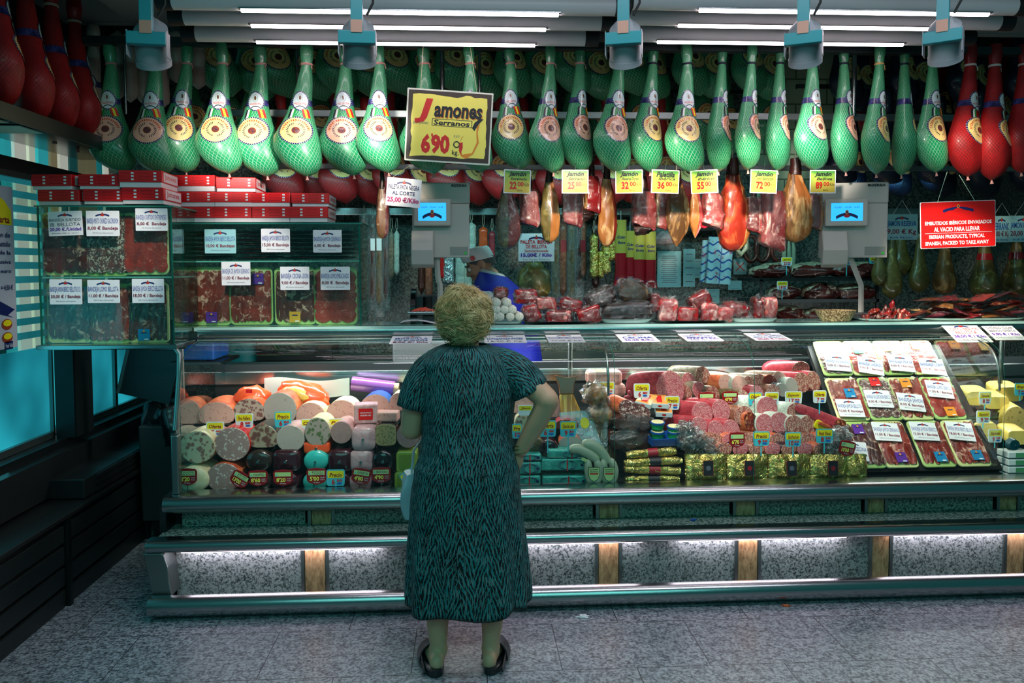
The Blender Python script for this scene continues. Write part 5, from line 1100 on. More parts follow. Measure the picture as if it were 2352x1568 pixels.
rowB=((1613,950,50,58,'salface','sal_red'),(1656,943,44,56,'salface','sal_red'),(1608,985,42,62,'salface','sal_red'),(1645,990,40,54,'salface','sal_red'),(1680,988,40,54,'salface','sal_red'),(1708,955,46,48,'chorface','sal_brown'),(1725,968,32,48,'chor','sal_orange'),(1762,937,50,56,'salface','sal_white'),(1829,947,46,48,'chorface','sal_white'),(1757,975,42,54,'salface','sal_white'),(1790,970,46,50,'salface','sal_white'),(1824,976,42,48,'chorface','sal_white'),(1858,976,44,50,'chorface','sal_white'))
for i,(px,py,w,h,fc,cs) in enumerate(rowB):
    same=sorted(r_[0] for r_ in rowB if r_[5]==cs); S_('cut_salami','%s %s cut salami in the front heap of the right bay'%((ordl(same.index(px),99) if len(same)>1 else 'single'),{'sal_red':'pink','sal_brown':'brown','sal_orange':'orange','sal_white':'white skinned'}[cs]),px,py,w,h,4.28-.0012*(py-940),fc,cs,.2,g='cut salamis in the front heap')
k=0
for (y,x0,n,st) in ((1010,1640,8,36),(1032,1590,10,37)):
    for i in range(n):
        px=x0+i*st; loaf('wrapped_salami','%s wrapped sausage end in the %s row above the gold packets'%(ordl(i,99),'upper' if y<1020 else 'lower'),px,y,38,32,4.16 if y>1020 else 4.2,DD,.16,['chorface','salface'][k%2],['sal_brown','sal_orange','winefilm'][k%3],'o',-15,'sausage','wrapped sausage ends above the gold packets'); k+=1
for i,(px,py,rr) in enumerate(((1600,1008,.05),(1575,1010,.045),(1630,1030,.045),(1910,1015,.05),(1935,1000,.045),(1915,1040,.04),(1575,985,.04))):
    t=T('crinkled_packet','%s small packet of meat in crinkled clear plastic in the right bay'%ordl(i,99),'meat pack',U(px,py,4.11),(0,0,0),G); MB().blob((0,.02,0),(rr*.8,rr*.6,rr*.7),14,10,.2,2.5,i).build('meat',M['salch'],t,smooth=80); MB().blob((0,.01,0),(rr*1.2,rr*.8,rr),22,14,.4,3.6,i+3).build('plastic_bag',M['film2'],t,smooth=40)
for i,(px,py,w,h) in enumerate(((1450,1012,92,48),(1455,972,84,40))):
    t=T('blood_sausage_pack','%s pack of dark sausages in plastic at the left of the right bay'%['lower','upper'][i],'meat pack',U(px,py,4.2),(0,0,0),G); s=4.2/FPX
    for j in range(3): MB().tube([(-w*s*.33+j*w*s*.33,0,-.0),(-w*s*.38+j*w*s*.33,.12,.01)],[h*s*.42,h*s*.42],14).build('dark_sausage',M['sal_dark'],t,smooth=60)
    MB().blob((0,.04,0),(w*s*.56,.09,h*s*.56),24,14,.2,3.5,i).build('plastic_film',M['film2'],t,smooth=60)
for i,(px,py,cs) in enumerate(((1437,937,'sal_orange'),(1457,945,'sal_dark'),(1478,953,'sal_dark'))): loaf('short_sausage','%s of three short sausages in film under the orange cartons'%ordl(i,3),px,py,34,40,4.24,(-.5,.8,.2),.12,'salch',cs,'o',0,'sausage','short sausages in film')
for i,(px,py,rz) in enumerate(((1478,928,-28),(1515,930,-8),(1525,950,-8))):
    t=T('orange_carton','%s orange and white carton of spreads in the right bay'%['left tilted','upper right','lower right'][i],'carton',U(px,py,4.28),(R(14),R(10 if i==0 else 2),R(rz)),'orange cartons'); MB().box((0,.05,0),(.09,.13,.028)).build('box',M['tagwhite'],t,bev=.002); q=MB(); q.box((0,.05,.0145),(.088,.125,.001),0); q.box((0,.05,.0155),(.03,.09,.001),1); q.disc((.0,-.0155,0),.012,.006,12,1); q.build('print',[P('#f09a4a',.35),M['red']],t)
t=T('blue_tray','blue carton tray holding round pots','tray',U(1530,1016,4.13),(R(6),0,R(4)),None); s=4.13/FPX
MB().prof([(0,-.02),(.12,-.02),(.13,.022),(.122,.022),(.114,-.012),(.006,-.012),(-.003,.022),(-.011,.022)],-.075,.08).build('tray_body',M['blue'],t); [MB().box((q_,.06,0),(.003,.125,.04)).build('tray_end',M['blue'],t) for q_ in (-.075,.08)]
for i,(px,py,dy) in enumerate(((1510,993,.03),(1510,972,.03),(1548,993,.0),(1548,982,.0))):
    t=T('spread_pot','round green and blue pot, %s'%['lower left in the blue tray','stacked on the left one','lower right in the blue tray','stacked on the right one'][i],'pot',U(px,py+6,4.16+dy),(R(8),0,0),'spread pots in the blue tray'); MB().tube([(0,0,-.012),(0,0,.016)],[.032,.036],24).build('pot_body',M['green_st'],t,smooth=40); MB().tube([(0,0,.016),(0,0,.024)],.039,24).build('lid_rim',M['blue'],t,smooth=40); MB().tube([(0,0,.0235),(0,0,.0255)],.033,24).build('lid_print',P('#e8d9a0',.3),t,smooth=40)
def goldbar(px,py,w,h,Y,label,rz=0,lab='black'):
    s=Y/FPX; t=T('gold_packet',label,'meat pack',U(px,py,Y),(0,R(rz),0),'gold foil packets'); W,H=w*s,h*s; sd=rnd.random()*20
    MB().grid(lambda u,v:((v-.5)*W,math.sin(2*PI*u)*H*.5*(1+.25*noise.noise(Vector((u*6,v*9,sd)))),math.cos(2*PI*u)*H*.46*(1 if .06<v<.94 else .8)*(1+.22*noise.noise(Vector((math.cos(2*PI*u)*2,v*11,sd+4))))),18,26,wrap=True,capv=True).build('foil',M['gold'],t,smooth=30)
    q=MB(); q.grid(lambda u,v:((v-.5)*W*.2+W*.03,-math.cos(PI*(u-.5))*H*.56,math.sin(PI*(u-.5))*H*.52),8,2); q.build('label_sleeve',M['ink'] if lab=='black' else M['dkred'],t,smooth=60)
goldbar(1497,1100,128,22,4.1,'lowest gold foil packet with black sleeve in the stack',0); goldbar(1498,1078,132,22,4.1,'second lowest gold foil packet of the stack',3,'red'); goldbar(1500,1060,136,20,4.1,'third gold foil packet of the stack',-2); goldbar(1495,1040,118,22,4.12,'top gold foil packet with a twisted end',-4,'red')
for i,(px,w) in enumerate(((1622,96),(1716,96),(1812,98),(1906,96),(1968,50))):
    s=4.09/FPX; a=U(px,1102,4.08); W=w*s; t=T('gold_foil_pack','%s flat gold foil pack standing along the front glass'%ordl(i,5),'meat pack',a,(R(-6),0,0),'gold foil packs standing in front'); sd=i*3.3
    MB().grid(lambda u,v:((u-.5)*W,-.004-.03*math.sin(PI*u)*math.sin(PI*min(1,max(0,v)))-.014*noise.noise(Vector((u*4,v*3,sd))),v*.135),20,14).grid(lambda u,v:((.5-u)*W,.02,v*.135),2,2).build('foil',M['gold'],t,smooth=50)
    if i<4:
        q=MB(); q.poly(rrect(.05,.075,.003),0,.002,0); q.poly(rrect(.054,.079,.003),.001,.001,1); q.disc((0,-.001,0),.013,.013,14,2 if i%2==0 else 1); q.build('label',[M['ink'],M['dkred'],M['gry']],t,loc=(.0,-.045,.068))
loaf('long_sausage','long reddish brown sausage lying on a yellow tray before the rack',1930,975,30,26,4.2,(-.9,.25,.36),.24,'chor','sal_red','o',0,'sausage',G)
t=T('yellow_sausage_tray','yellow tray of sausages under the long sausage','tray',U(1905,985,4.22),(R(10),R(22),0),G); MB().poly(rrect(.17,.05,.01),0,.05).build('tray_body',M['yellow'],t,bev=.004); MB().box((0,-.006,.012),(.15,.012,.02)).build('sausages',M['sal_orange'],t,bev=.005)
for a in ((1474,897,38,34,'Oferta',"6'80",'over the chorizo strings','tagwhite'),(1544,925,35,32,'Precio',"7'60",'before the largest salami','tagwhite'),(1735,916,32,30,'Oferta',"6'90",'in the middle of the right bay','tagteal'),(1773,915,34,30,'Chorizo',"10'90",'in the right bay','tagwhite'),(1823,913,41,30,'Especial',"17'95",'in the right bay','tagwhite')):
    ytag(a[0],a[1],a[2],a[3],4.3,a[4],a[5],a[6],a[7],0,.04)
ytag(1883,911,32,30,4.22,'Oferta',"7'90",'on a white stand','tagwhite',0,.06)
for a in ((1749,1007,40,34,'Precio',"9'30"),(1822,1009,39,34,'Salchichón',"10'30"),(1894,1001,42,34,'Petit Reus',"8'30")): ytag(*a[:4],4.08,a[4],a[5],'on a stem above the gold packs','tagteal',0,.055)
for a in ((1623,916,40,34,'plain',"17'00",'in the right bay',0),(1677,913,38,32,'plain',"43'90",'in the right bay',0)): rtag(*a[:4],4.34,*a[4:])
rtag(1693,1010,38,38,4.09,'plain',"6'70",'above the gold packs',0); rtag(1946,1029,40,38,4.08,'plain',"10'60",'leaning beside the rack',12)
for i in range(16):
    px,py=1432+rnd.random()*60,905+rnd.random()*25; t=T('chorizo_link','small red chorizo link in the heap behind the Oferta 6\'80 tag','sausage',U(px,py,4.45),(0,R(rnd.uniform(0,180)),0),'red chorizo links'); MB().blob((0,0,0),(.026,.014,.014),12,8).build('casing',M['sal_red'],t,smooth=80)
t=T('paper_tube','white paper tube lying behind the big salami','paper',U(1485,880,4.66),(0,R(14),0)); MB().tube([(-.07,0,0),(.13,0,0)],.036,20,cap=False).tube([(.13,0,0),(-.07,0,0)],.031,20,cap=False).build('tube',P('#c9cdb4',.6),t,smooth=50)
t=T('white_paper_sheet','white paper sheet lying under the rear salamis','paper',U(1640,866,4.66),(0,R(4),0)); MB().grid(lambda u,v:((u-.5)*.4,(v-.5)*.1,.03*math.sin(u*3)),10,3).build('sheet',M['paper'],t,smooth=60)
# ---- slanted rack of trays
def RK(X,s,off=.0): return Vector((X,4.11+.57*s-off*.72,.565+.62*s+off*.69))
RA=(-math.atan2(.57,.62))
t=T('slanted_rack','black slanted rack carrying three rows of meat trays','rack',(2.47,4.11,.55)); MB().add([(-.42,.0,0),(.42,.0,0),(.40,.58,.62),(-.42,.58,.62),(-.42,.03,-.02),(.42,.03,-.02),(.40,.6,.6),(-.42,.6,.6)],[(0,1,2,3),(4,7,6,5),(0,4,5,1),(3,2,6,7),(0,3,7,4),(1,5,6,2)]).build('panel',M['black'],t); MB().box((0,.3,-.03),(.84,.6,.02)).build('foot_plate',M['dark2'],t)
spec=[(.86,(2.165,2.345,2.53,2.71),.19,.26,('salch','lomo','jam','lomo'),(None,'green','yellow','orange'),(None,(-.1,.2),(-.1,.25),(-.1,.3))),
      (.52,(2.16,2.35,2.53,2.72),.20,.30,('jam','salch','jam','lomo'),('blue','red','orange','orange'),((.1,.1),(.0,.36),(.0,.32),(-.0,-.36))),
      (.17,(2.15,2.33,2.54,2.735),.20,.30,('jam_dark','jam','jam','jam'),('purple','purple','blue','blue'),((0,.3),(-.0,-.32),(.05,-.32),(.12,-.3)))]
nm=['top','middle','bottom']
for r_i,(s,XS,w,h,mt,stk,sa) in enumerate(spec):
    for i,X in enumerate(XS):
        tray(0,0,1,1,1,'meat tray on the slanted rack, %s row, %s'%(nm[r_i],ordl(i,4)),mt[i],'ham' if mt[i]!='salch' and mt[i]!='lomo' else 'round','tray_cream' if (i+r_i)%2 else 'tray_green',stk[i],sa[i] or (0,0),(RA,0,0),'meat trays on the slanted rack',loc=RK(X,s,.012),real=(w*.93,h*.96),seed=40+r_i*4+i)
rs=[(2.17,.80,'BANDEJA SALCHICHON','5,00 € / Bandeja',6),(2.36,.77,'BANDEJA CHORIZO','5,00 € / Bandeja',12),(2.55,.79,'BANDEJA MIXTA','6,00 € / Bandeja',6),(2.73,.76,'BANDEJA LOMO','7,00 € / Bandeja',6),
    (2.145,.43,'BANDEJA JAMON BELLOTA','10,00 € Bandejas',3),(2.33,.50,'BANDEJA SALCHICHON IBERICO','9,00 € / Bandeja',3),(2.51,.47,'BANDEJA JAMON','8,00 € Bandeja',8),(2.71,.57,'BANDEJA LOMO IBERICO','11,00 € / Bandeja',8),
    (2.08,.11,'BANDEJA CECINA','9,00 € / Bandeja',8),(2.30,.245,'BANDEJA JAMON SERRANO','11,00 € / Bandeja',5),(2.515,.245,'BANDEJA JAMON IBERICO','15,00 € / Bandeja',5),(2.72,.24,'BANDEJA JAMON IBERICO BELLOTA','18,00 € / Bandeja',8)]
for i,(X,s,a,b,rz) in enumerate(rs):
    t=bandeja(0,0,1,1,1,a,b,'white sign reading %s %s on the slanted rack'%(a.title(),b.split('/')[0].strip()),loc=RK(X,s,.034),real=(.145,.115),group='white signs on the slanted rack'); t.rotation_euler=(Matrix.Rotation(RA,3,'X')@Matrix.Rotation(R(rz),3,'Y')).to_euler()
# ---- cheeses
G='cheeses at the right end of the counter'
def cheese(px,py,w,h,Y,lb,mat='chs',sh='s',L=.14,rz=0): return loaf('cheese_piece',lb,px,py,w,h,Y,(.1,1,.2),L,mat,'chs',sh,rz,'cheese',G)
cheese(2250,915,62,34,4.45,'yellow cheese wedge with black dots behind the Especial tag'); cheese(2318,905,70,36,4.55,'pale yellow cheese slices topmost at the far right'); cheese(2290,925,60,30,4.4,'orange rimmed cheese slab under the pale slices'); cheese(2332,965,64,66,4.35,'big holed cheese half at the far right','swiss','d'); cheese(2262,990,60,40,4.3,'round pale cheese left of the holed one'); cheese(2338,1005,50,34,4.2,'yellow cheese piece below the holed cheese')
ytag(2263,914,30,30,4.28,'Especial',"8'90",'on the cheeses, upper','tagwhite',0,.03); ytag(2259,957,34,30,4.2,'Especial',"9'90",'on the cheeses, middle','tagwhite',0,.03); ytag(2286,1001,34,32,4.14,'Especial',"9'50",'on the cheeses, lower','tagwhite',0,.03); ytag(2344,894,28,30,4.2,'Esp',"7'90",'at the right frame edge','tagteal',0,.03)
for j in range(4):
    c=U(2345,1096-17*j,4.16); t=T('green_cheese_pack','%s green and white cheese pack at the right end'%['lowest','second','third','top'][j],'cheese pack',c,(0,0,0),'green and white packs'); MB().box((0,.05,0),(.14,.1,.034)).build('pack',M['tagwhite'],t,bev=.004); MB().box((.02,-.0015,0),(.1,.001,.026)).build('green_label',P('#4f9a6a',.4),t)
t=T('suction_hook','dark teal suction disc stuck on the glass divider','suction cup',U(2331,1022,4.0),(0,0,0)); MB().tube([(0,.0,0),(0,.03,0)],[.028,.034],24).build('disc',P('#0d4a50',.3),t,smooth=40); MB().tube([(0,-.004,0),(0,0,0)],.006,10).build('knob',M['steel'],t)
# ---------------------------------------------------------------- goods on top of the counter
def plate(label,px0,px1,pyt,pyb,Y,mat='white',dep=.26,grp='plates on the counter top'):
    a=U(px0,pyb,Y);b=U(px1,pyt,Y); W=(b.x-a.x); H=b.z-a.z; t=T('serving_tray',label,'tray',((a.x+b.x)/2,Y,ZT),(0,0,0),grp); H=max(.012,b.z-ZT)
    def fn(u,v):
        an=2*PI*u; m=(abs(math.cos(an))**4+abs(math.sin(an))**4)**(-.25); k=[.0,.80,.9,1.0,.985,.88,.78,0][v_i(v)]; z=[.004,.004,.006,H,H,.0,.0,0][v_i(v)]
        return (math.cos(an)*m*k*W/2,math.sin(an)*m*k*dep/2+.06,z)
    v_i=lambda v:int(round(v*7))
    MB().grid(fn,32,7,wrap=True).build('tray_body',M[mat],t,smooth=50); return t
M['traygrey']=P('#6a6f70',.3,0,.3,name='grey_tray')
plate('white tray under the white dusted sausages',1122,1203,736,749,4.5); plate('grey tray under the wrapped red meat pieces',1196,1372,740,747,4.47,'traygrey'); plate('white tray under the big plastic wrapped ham',1376,1498,731,747,4.5)
plate('grey oval tray under the second group of meat pieces',1500,1672,740,748,4.47,'traygrey'); plate('white tray under the tall wrapped pieces',1672,1784,729,744,4.5); plate('white plate under the diced meat heap',1972,2105,735,745,4.5); plate('long white tray under the meat packets',2110,2360,732,743,4.5)
k=0
for (py,xs) in ((727,(1134,1149,1172,1193)),(711,(1140,1159,1177)),(695,(1141,1165))):
    for px in xs:
        lb=['bottom','middle','top'][(py==711)+2*(py==695)]; loaf('dusted_sausage','white dusted sausage end, %s row, %s'%(lb,ordl(xs.index(px),len(xs))),px,py,20,21,4.44,(-.1,1,.02),.2,None,'sal_white','o',0,'sausage','white dusted sausages in a pyramid',cut=False,clip=False)
def chunk(px,py,w,h,Y,label,mat='redmeat',rz=0,wrap=True,seed=None,tuft=None,pw=.45,cat='meat piece',rind=None,group='wrapped meat pieces on the counter top'):
    s=Y/FPX; sd=seed if seed is not None else rnd.random()*40; t=T('wrapped_meat_piece',label,cat,U(px,py,Y),(0,R(rz),0),group); W,H=w*s/2,h*s/2
    MB().blob((0,.0,0),(W*.93,.055,H*.93),20,12,.10,1.6,sd,pw).build('meat',M[mat],t,smooth=50)
    if rind: MB().blob((-W*.05,.012,H*.06),(W*.95,.054,H*.95),18,10,.10,1.6,sd,pw).build('rind',M[rind],t,smooth=50)
    if wrap:
        q=MB().blob((0,0,0),(W*1.04,.064,H*1.05),26,16,.16,3.8,sd+2,.7)
        if tuft:
            tx,tz=tuft; 
            def fn(u,v):
                r=(.25+.75*v)*W*.35*(1+.3*math.sin(u*2*PI*5)); return (tx*W*(.6+.7*v)+r*math.cos(2*PI*u),-.02+r*.4*math.sin(2*PI*u),tz*H*(.6+.75*v)+.006*math.sin(u*2*PI*4)*v)
            q.grid(fn,18,5,wrap=True)
        q.build('plastic_wrap',M['film2'],t,smooth=40)
    return t
Yt=4.52
for a in ((1150,672,34,26,'small wrapped red piece on top of the white sausages','redmeat',0),(1208,680,56,34,'wrapped red ham block high at the left of the heap','redmeat',0,True,None,None,.3),(1220,720,40,46,'wrapped red piece with a bone, standing right of the white sausages','redmeat',-24),(1254,697,50,30,'wrapped piece with pale rind behind the front ones','pinkmeat',0),(1283,728,64,38,'crumpled plastic wrapped red piece in front of the grey tray','redmeat',0,True,None,(-.9,.3)),(1310,700,58,34,'wrapped dark edged ham chunk at the back of the grey tray','redmeat',14),(1352,724,58,40,'large wedge of dark red ham at the right of the grey tray','redmeat',-16,True,None,(-.6,.6),.35),(1378,684,78,46,'dark shiny wrapped ham lying tilted','darkrind',-22,True,None,None,.7),(1455,672,76,54,'loosely bagged ham piece on top of the big wrapped one','rind',18,True,None,(-.2,.9),.7),(1440,715,124,46,'big ham wrapped in whitish plastic on the white tray','darkrind',-4,True,None,(-.2,-.9),.6),(1502,695,26,46,'narrow wrapped red piece right of the big ham','redmeat',0)):
    chunk(*a[:4],Yt-.0015*(a[1]-700),*a[4:])
for a in ((1532,712,48,58,'fan shaped wrapped red ham piece with a plastic tuft','pinkmeat',8,True,None,(.2,.9)),(1577,722,54,36,'wedge of red ham with a white fat line','redmeat',6,True,None,None,.35),(1605,690,56,40,'orange edged ham slice wrapped, behind the wedge','redmeat',-30,True,None,(.5,.6)),(1625,716,44,46,'wrapped piece with dark purple rind','pinkmeat',0,True,None,(.8,-.3)),(1662,722,42,40,'crumpled wrapped piece at the right edge of the oval tray','pinkmeat',0,True,None,(-.2,.8)),(1688,712,66,40,'rounded red ham half on the white tray','redmeat',8,True,None,None,.6),(1738,708,24,52,'left half of the tall wrapped red pair','redmeat',0,True,None,(.0,1.),.4),(1765,706,32,52,'right half of the tall wrapped red pair','pinkmeat',0,True,None,(.2,1.),.4)):
    chunk(*a[:4],Yt-.0012*(a[1]-700),*a[4:])
t=T('wicker_basket','small pale wicker basket on the counter top','basket',(U(1926,728,4.46).x,4.50,ZT),(0,0,0))
n_=NT('wicker'); cc=n_.co(sc=(60,60,40)); w_=n_.noi(cc,2,2); M['wicker']=n_.pbr(n_.ramp(w_,[(.4,'#6b5233'),(.6,'#c9ac7c')]),.6,bump=n_.bump(w_,1,.01))
def bk(u,v):
    an=2*PI*u; k=[.72,.85,.97,1.04,.95,.82,.68,0][int(round(v*7))]; z=[0,.022,.045,.062,.060,.04,.012,.01][int(round(v*7))]; return (math.cos(an)*k*.115*(1+.01*math.sin(an*30)),math.sin(an)*k*.085*(1+.01*math.sin(an*30)),z+.001*math.sin(an*40))
MB().grid(bk,80,7,wrap=True).build('basket_body',M['wicker'],t,smooth=40)
for i in range(46):
    a=rnd.random()*2*PI; r=rnd.random()**.6; x=2038+r*58*math.cos(a); y=732-abs(rnd.random())*(44*(1-r))-2
    t=T('diced_ham_piece','small red ham scrap in the heap right of the basket','ham scrap',U(x,y,4.5+rnd.uniform(-.03,.1)),(rnd.random()*3,rnd.random()*3,rnd.random()*3),'red ham scraps heaped on a plate'); MB().blob((0,0,0),(.022+.014*rnd.random(),.014,.012),9,6,.3,2,i).build('meat',M[['redmeat','jam','jam_dark'][i%3]],t,smooth=60)
for i in range(26):
    px=2105+i*9.8; py=728-(i%4)*13-rnd.random()*6+(0 if i<17 else -6); mt=['lomo','fat','redmeat','chor','pinkslice'][i%5]
    t=T('sliced_meat_sachet','%s flat sachet of sliced meat in the long heap at the right'%ordl(i,99),'meat pack',U(px,py,4.5+.04*(i%3)),(R(rnd.uniform(-25,25)),R(rnd.uniform(-22,22)),R(rnd.uniform(-30,30))),'flat meat sachets heaped on the long tray'); sd=i
    MB().grid(lambda u,v:((u-.5)*.115,(v-.5)*.13,.009*math.sin(PI*u)*math.sin(PI*v)+.006*noise.noise(Vector((u*4,v*4,sd)))),8,8).grid(lambda u,v:((.5-u)*.115,(v-.5)*.13,-.007*math.sin(PI*u)*math.sin(PI*v)),6,6).build('sliced_meat',M[mt],t,smooth=60)
    MB().grid(lambda u,v:((u-.5)*.15,(v-.5)*.165,.013*math.sin(PI*u)*math.sin(PI*v)+.010*noise.noise(Vector((u*6,v*6,sd+3)))),12,12).build('plastic_sachet',M['film2'],t,smooth=50)
# ---- weighing scales
def scale(px0,px1,py0,py1,Y,label,pole_px,pole_pts,rz=0):
    a=U(px0,py1,Y);b=U(px1,py0,Y); W=b.x-a.x;H=b.z-a.z; t=T('weighing_scale',label,'scale',((a.x+b.x)/2,Y,a.z),(0,0,R(rz)),'weighing scales on the counter')
    g=M['grey_plastic']
    MB().box((W*.02,.05,H*.36),(W*.96,.10,H*.72)).build('housing',g,t,bev=.006); MB().box((W*.02,.055,H*.86),(W*.98,.105,H*.28)).build('top_housing',g,t,bev=.008)
    q=MB(); q.text('BIZERBA',W*.33,H*.96,W*.26,.014,0,-.0015,.04); q.build('lettering',M['ink'],t)
    MB().box((-W*.12,-.02,H*.60),(W*.62,.05,H*.36)).build('display_frame',g,t,bev=.008)
    s=MB(); s.poly(rrect(W*.46,H*.235,.003,cx=-W*.12,cz=H*.605),-.0462,.001); o=s.build('screen',NT('lit_screen').pbr('#2a9ae0',.3,emit='#2fa8ff',es=1.0),t)
    q=MB(); q.text('0,230   10,20   2,35',-W*.12,H*.665,W*.36,.009,0,-.0475,.0); emblem(q,-W*.12,H*.56,W*.32,.05,-.0475); q.build('screen_print',[M[k] for k in MK],o)
    MB().prof([(-.0,-.06),(-.055,-.04),(-.075,H*.1),(-.045,H*.28),(-.03,H*.36),(0,H*.36)],-W*.47,-W*.1).build('printer_cover',g,t,bev=.006,smooth=30)
    q=MB(); q.box((W*.32,-.0015,H*.09),(W*.3,.002,H*.11),0); q.build('rating_label',[P('#8a8c86',.4)],t); q=MB(); q.disc((W*.43,-.004,H*.06),.008,.008,10); q.build('green_sticker',P('#28c83a',.4),t)
    pts=[Vector((U(x,y,Y+.02).x-t.location.x,.03,U(x,y,Y+.02).z-t.location.z)) for x,y in pole_pts]
    q=MB(); q.tube(pts,.013,4,sx=1.2,sy=.8); q.build('support_arm',g,t)
    zt=ZT-t.location.z; MB().box((pts[-1].x,.06,zt+.02),(.2,.2,.04)).build('base',P('#2a2c2e',.4),t,bev=.006)
    return t
scale(942,1078,419,592,4.62,'left weighing scale with blue screen above the woman',0,((1003,590),(1006,640),(1011,655),(1011,735)),0)
scale(1886,2034,419,592,4.62,'right weighing scale with blue screen below the 89,00 card',0,((1952,592),(1975,655),(1974,735)),-14)
t=T('slicer_tray','steel slicer tray holding shaved red meat left of the woman','tray',U(972,717,4.6)); MB().box((0,0,0),(.17,.14,.014)).build('tray_plate',M['steel'],t,bev=.003); MB().grid(lambda u,v:((u-.5)*.13,(v-.5)*.1,.01+.018*math.sin(PI*u)*math.sin(PI*v)+.008*noise.noise(Vector((u*14,v*14,1)))),18,12).build('shaved_meat',P('#d8452e',.4,0,.3),t,smooth=30)
o=MB().grid(lambda u,v:((u-.5)*.26,(v-.5)*.2,.005+.012*math.sin(u*5)),8,4).build('wrapping_sheet',M['paper'],loc=(U(975,735,4.56).x,4.56,ZT+.004),smooth=60); tag(o,'sheet of printed wrapping paper under the slicer tray','paper')
t=T('slicer_machine','dark meat slicer standing behind the counter left of the woman','slicer',(U(975,720,4.95).x,4.98,1.05)); MB().tube([(-.08,0,.33),(-.05,.0,.33)],.14,28).build('blade_guard',P('#15181a',.25,.6),t,smooth=40); MB().box((.0,0,.36),(.16,.05,.14)).build('carriage',P('#4c5054',.3,.7),t,bev=.01); MB().box((0,.05,.12),(.4,.22,.22)).build('motor_housing',P('#6a6e70',.3,.6),t,bev=.02); MB().tube([(.02,-.03,.34),(.02,-.03,.42)],.028,14).build('knob',M['black'],t,smooth=60)
# ---------------------------------------------------------------- cut hams hanging under the front row
def piece(px0,px1,y0,y1,Y,label,rind,cut,split=.5,style='ham',rz=0,film=False,foot=True,group='cut hams hanging over the counter'):
    pc=(px0+px1)/2; a=U(pc,y0,Y); b=U(pc,y1,Y); L=a.z-b.z; w=(px1-px0)*Y/FPX/2; t=T('hanging_ham_piece',label,'ham piece',(a.x,Y,a.z),(0,0,R(rz)),group); sd=rnd.random()*30
    if style=='ham': tab=[(0,.42,0),(.1,.5,0),(.25,.75,0),(.45,.95,0),(.7,1,0),(.88,.85,0),(.96,.55,0),(1,.08,0)]
    elif style=='slab': tab=[(0,.75,0),(.1,.85,0),(.4,.95,0),(.8,1,0),(.97,1,0),(.985,.96,0),(1,.86,0)]
    else: tab=[(0,.5,0),(.3,.85,0),(.6,1,0),(.75,.8,0),(.9,.4,0),(1,.05,0)]
    nu=32
    def fn(u,v):
        th=2*PI*u; k=interp(tab,v,1); d=.62 if style!='slab' else .7; p=.75 if style!='slab' else .5
        sg=lambda x:math.copysign(abs(x)**p,x); nz=1+.20*noise.noise(Vector((math.cos(th)*1.5,math.sin(th)*1.5,v*4+sd)))+.07*noise.noise(Vector((math.cos(th)*4.5,math.sin(th)*4.5,v*13+sd)))
        crease=1-.12*math.exp(-((th-(1.5*PI+ .35))%(2*PI))**2*14)
        return (w*k*sg(math.cos(th))*nz+(.12*w*math.sin(v*3)),w*d*k*sg(math.sin(th))*nz*crease,-L*v-(w*.35*math.cos(th)*(v**6) if style=='slab' else 0))
    c0=.75+math.asin(max(-1,min(1,2*split-1)))/(2*PI)   # u around the front where rind turns to cut
    def mif(i,j): u=i/nu; return 1 if (u>c0 or u<.06) else 0
    MB().grid(fn,nu,26,wrap=True,capv=True,mif=mif).build('meat',[M[rind],M[cut]],t,smooth=60)
    if foot:
        MB().tube([(0,0,-.01),(.004,0,.05),(0,0,.09)],[w*.42,w*.34,w*.3],12).build('shank',M['darkrind'],t,smooth=60)
    MB().tube([(0,0,.04),(.0,.0,.14)],.003,6).build('string_loop',P('#b8ad96',.7),t)
    if film: MB().grid(lambda u,v:tuple(Vector(fn(u,v)).x*1.10+.0*i if i==0 else (fn(u,v)[i]*1.12 if i==1 else fn(u,v)[i]*1.03+.01) for i in range(3)),24,24,wrap=True).build('plastic_film',M['film2'],t,smooth=40)
    return t
Yh=4.68
for a in ((1136,1192,440,572,'film wrapped ham with a grey rind below the 22,00 card','oliverind','redmeat',.45,'ham',0,True),(1193,1236,440,516,'small film wrapped square chunk right of the 22,00 card','redmeat','pinkmeat',.4,'slab',8,True),(1238,1284,415,558,'long tan and orange ham left of the 25,00 card','oliverind','fat',.45,'ham'),(1289,1336,430,516,'red and pink cut chunk below the 25,00 card','pinkmeat','redmeat',.5,'slab',0,True),(1338,1378,405,486,'bright red slab right of the 25,00 card','rind','redmeat',.3,'slab',0,False),(1371,1415,408,567,'long orange ham with a dark crease left of the 32,00 card','fat','redhamcut',.75,'ham'),(1449,1504,440,522,'shiny pink film wrapped chunk below the 32,00 card','pinkmeat','pinkmeat',.5,'slab',10,True),(1503,1532,440,524,'narrow film wrapped strip left below the 36,00 card','rind','pinkmeat',.35,'slab',0,True),(1526,1582,425,566,'tan ham with a slanted lower tip below the 36,00 card','rind','fat',.7,'tip'),(1580,1614,440,546,'narrow half ham with a red cut core','fat','pinkmeat',.55,'tip'),(1610,1658,445,520,'pale fat film wrapped block below the 55,00 card','pinkmeat','pinkmeat',.4,'slab',12,True),(1644,1720,398,578,'largest red ham with a fat edge between the 55,00 and 72,00 cards','redhamcut','fat',.76,'ham'),(1714,1748,455,532,'dark red film wrapped chunk left below the 72,00 card','redmeat','pinkmeat',.5,'slab',0,True),(1744,1802,440,568,'red ham chunk in trailing plastic below the 72,00 card','pinkmeat','redmeat',.4,'slab',0,True),(1790,1862,398,557,'big tan orange ham left of the 89,00 card','rind','fat',.4,'ham'),(1852,1888,448,524,'small red chunk with white fat below the 89,00 card','redmeat','fat',.6,'slab',0,True)):
    piece(*a[:4],Yh+(.05 if a[0]%3==0 else 0),*a[4:])
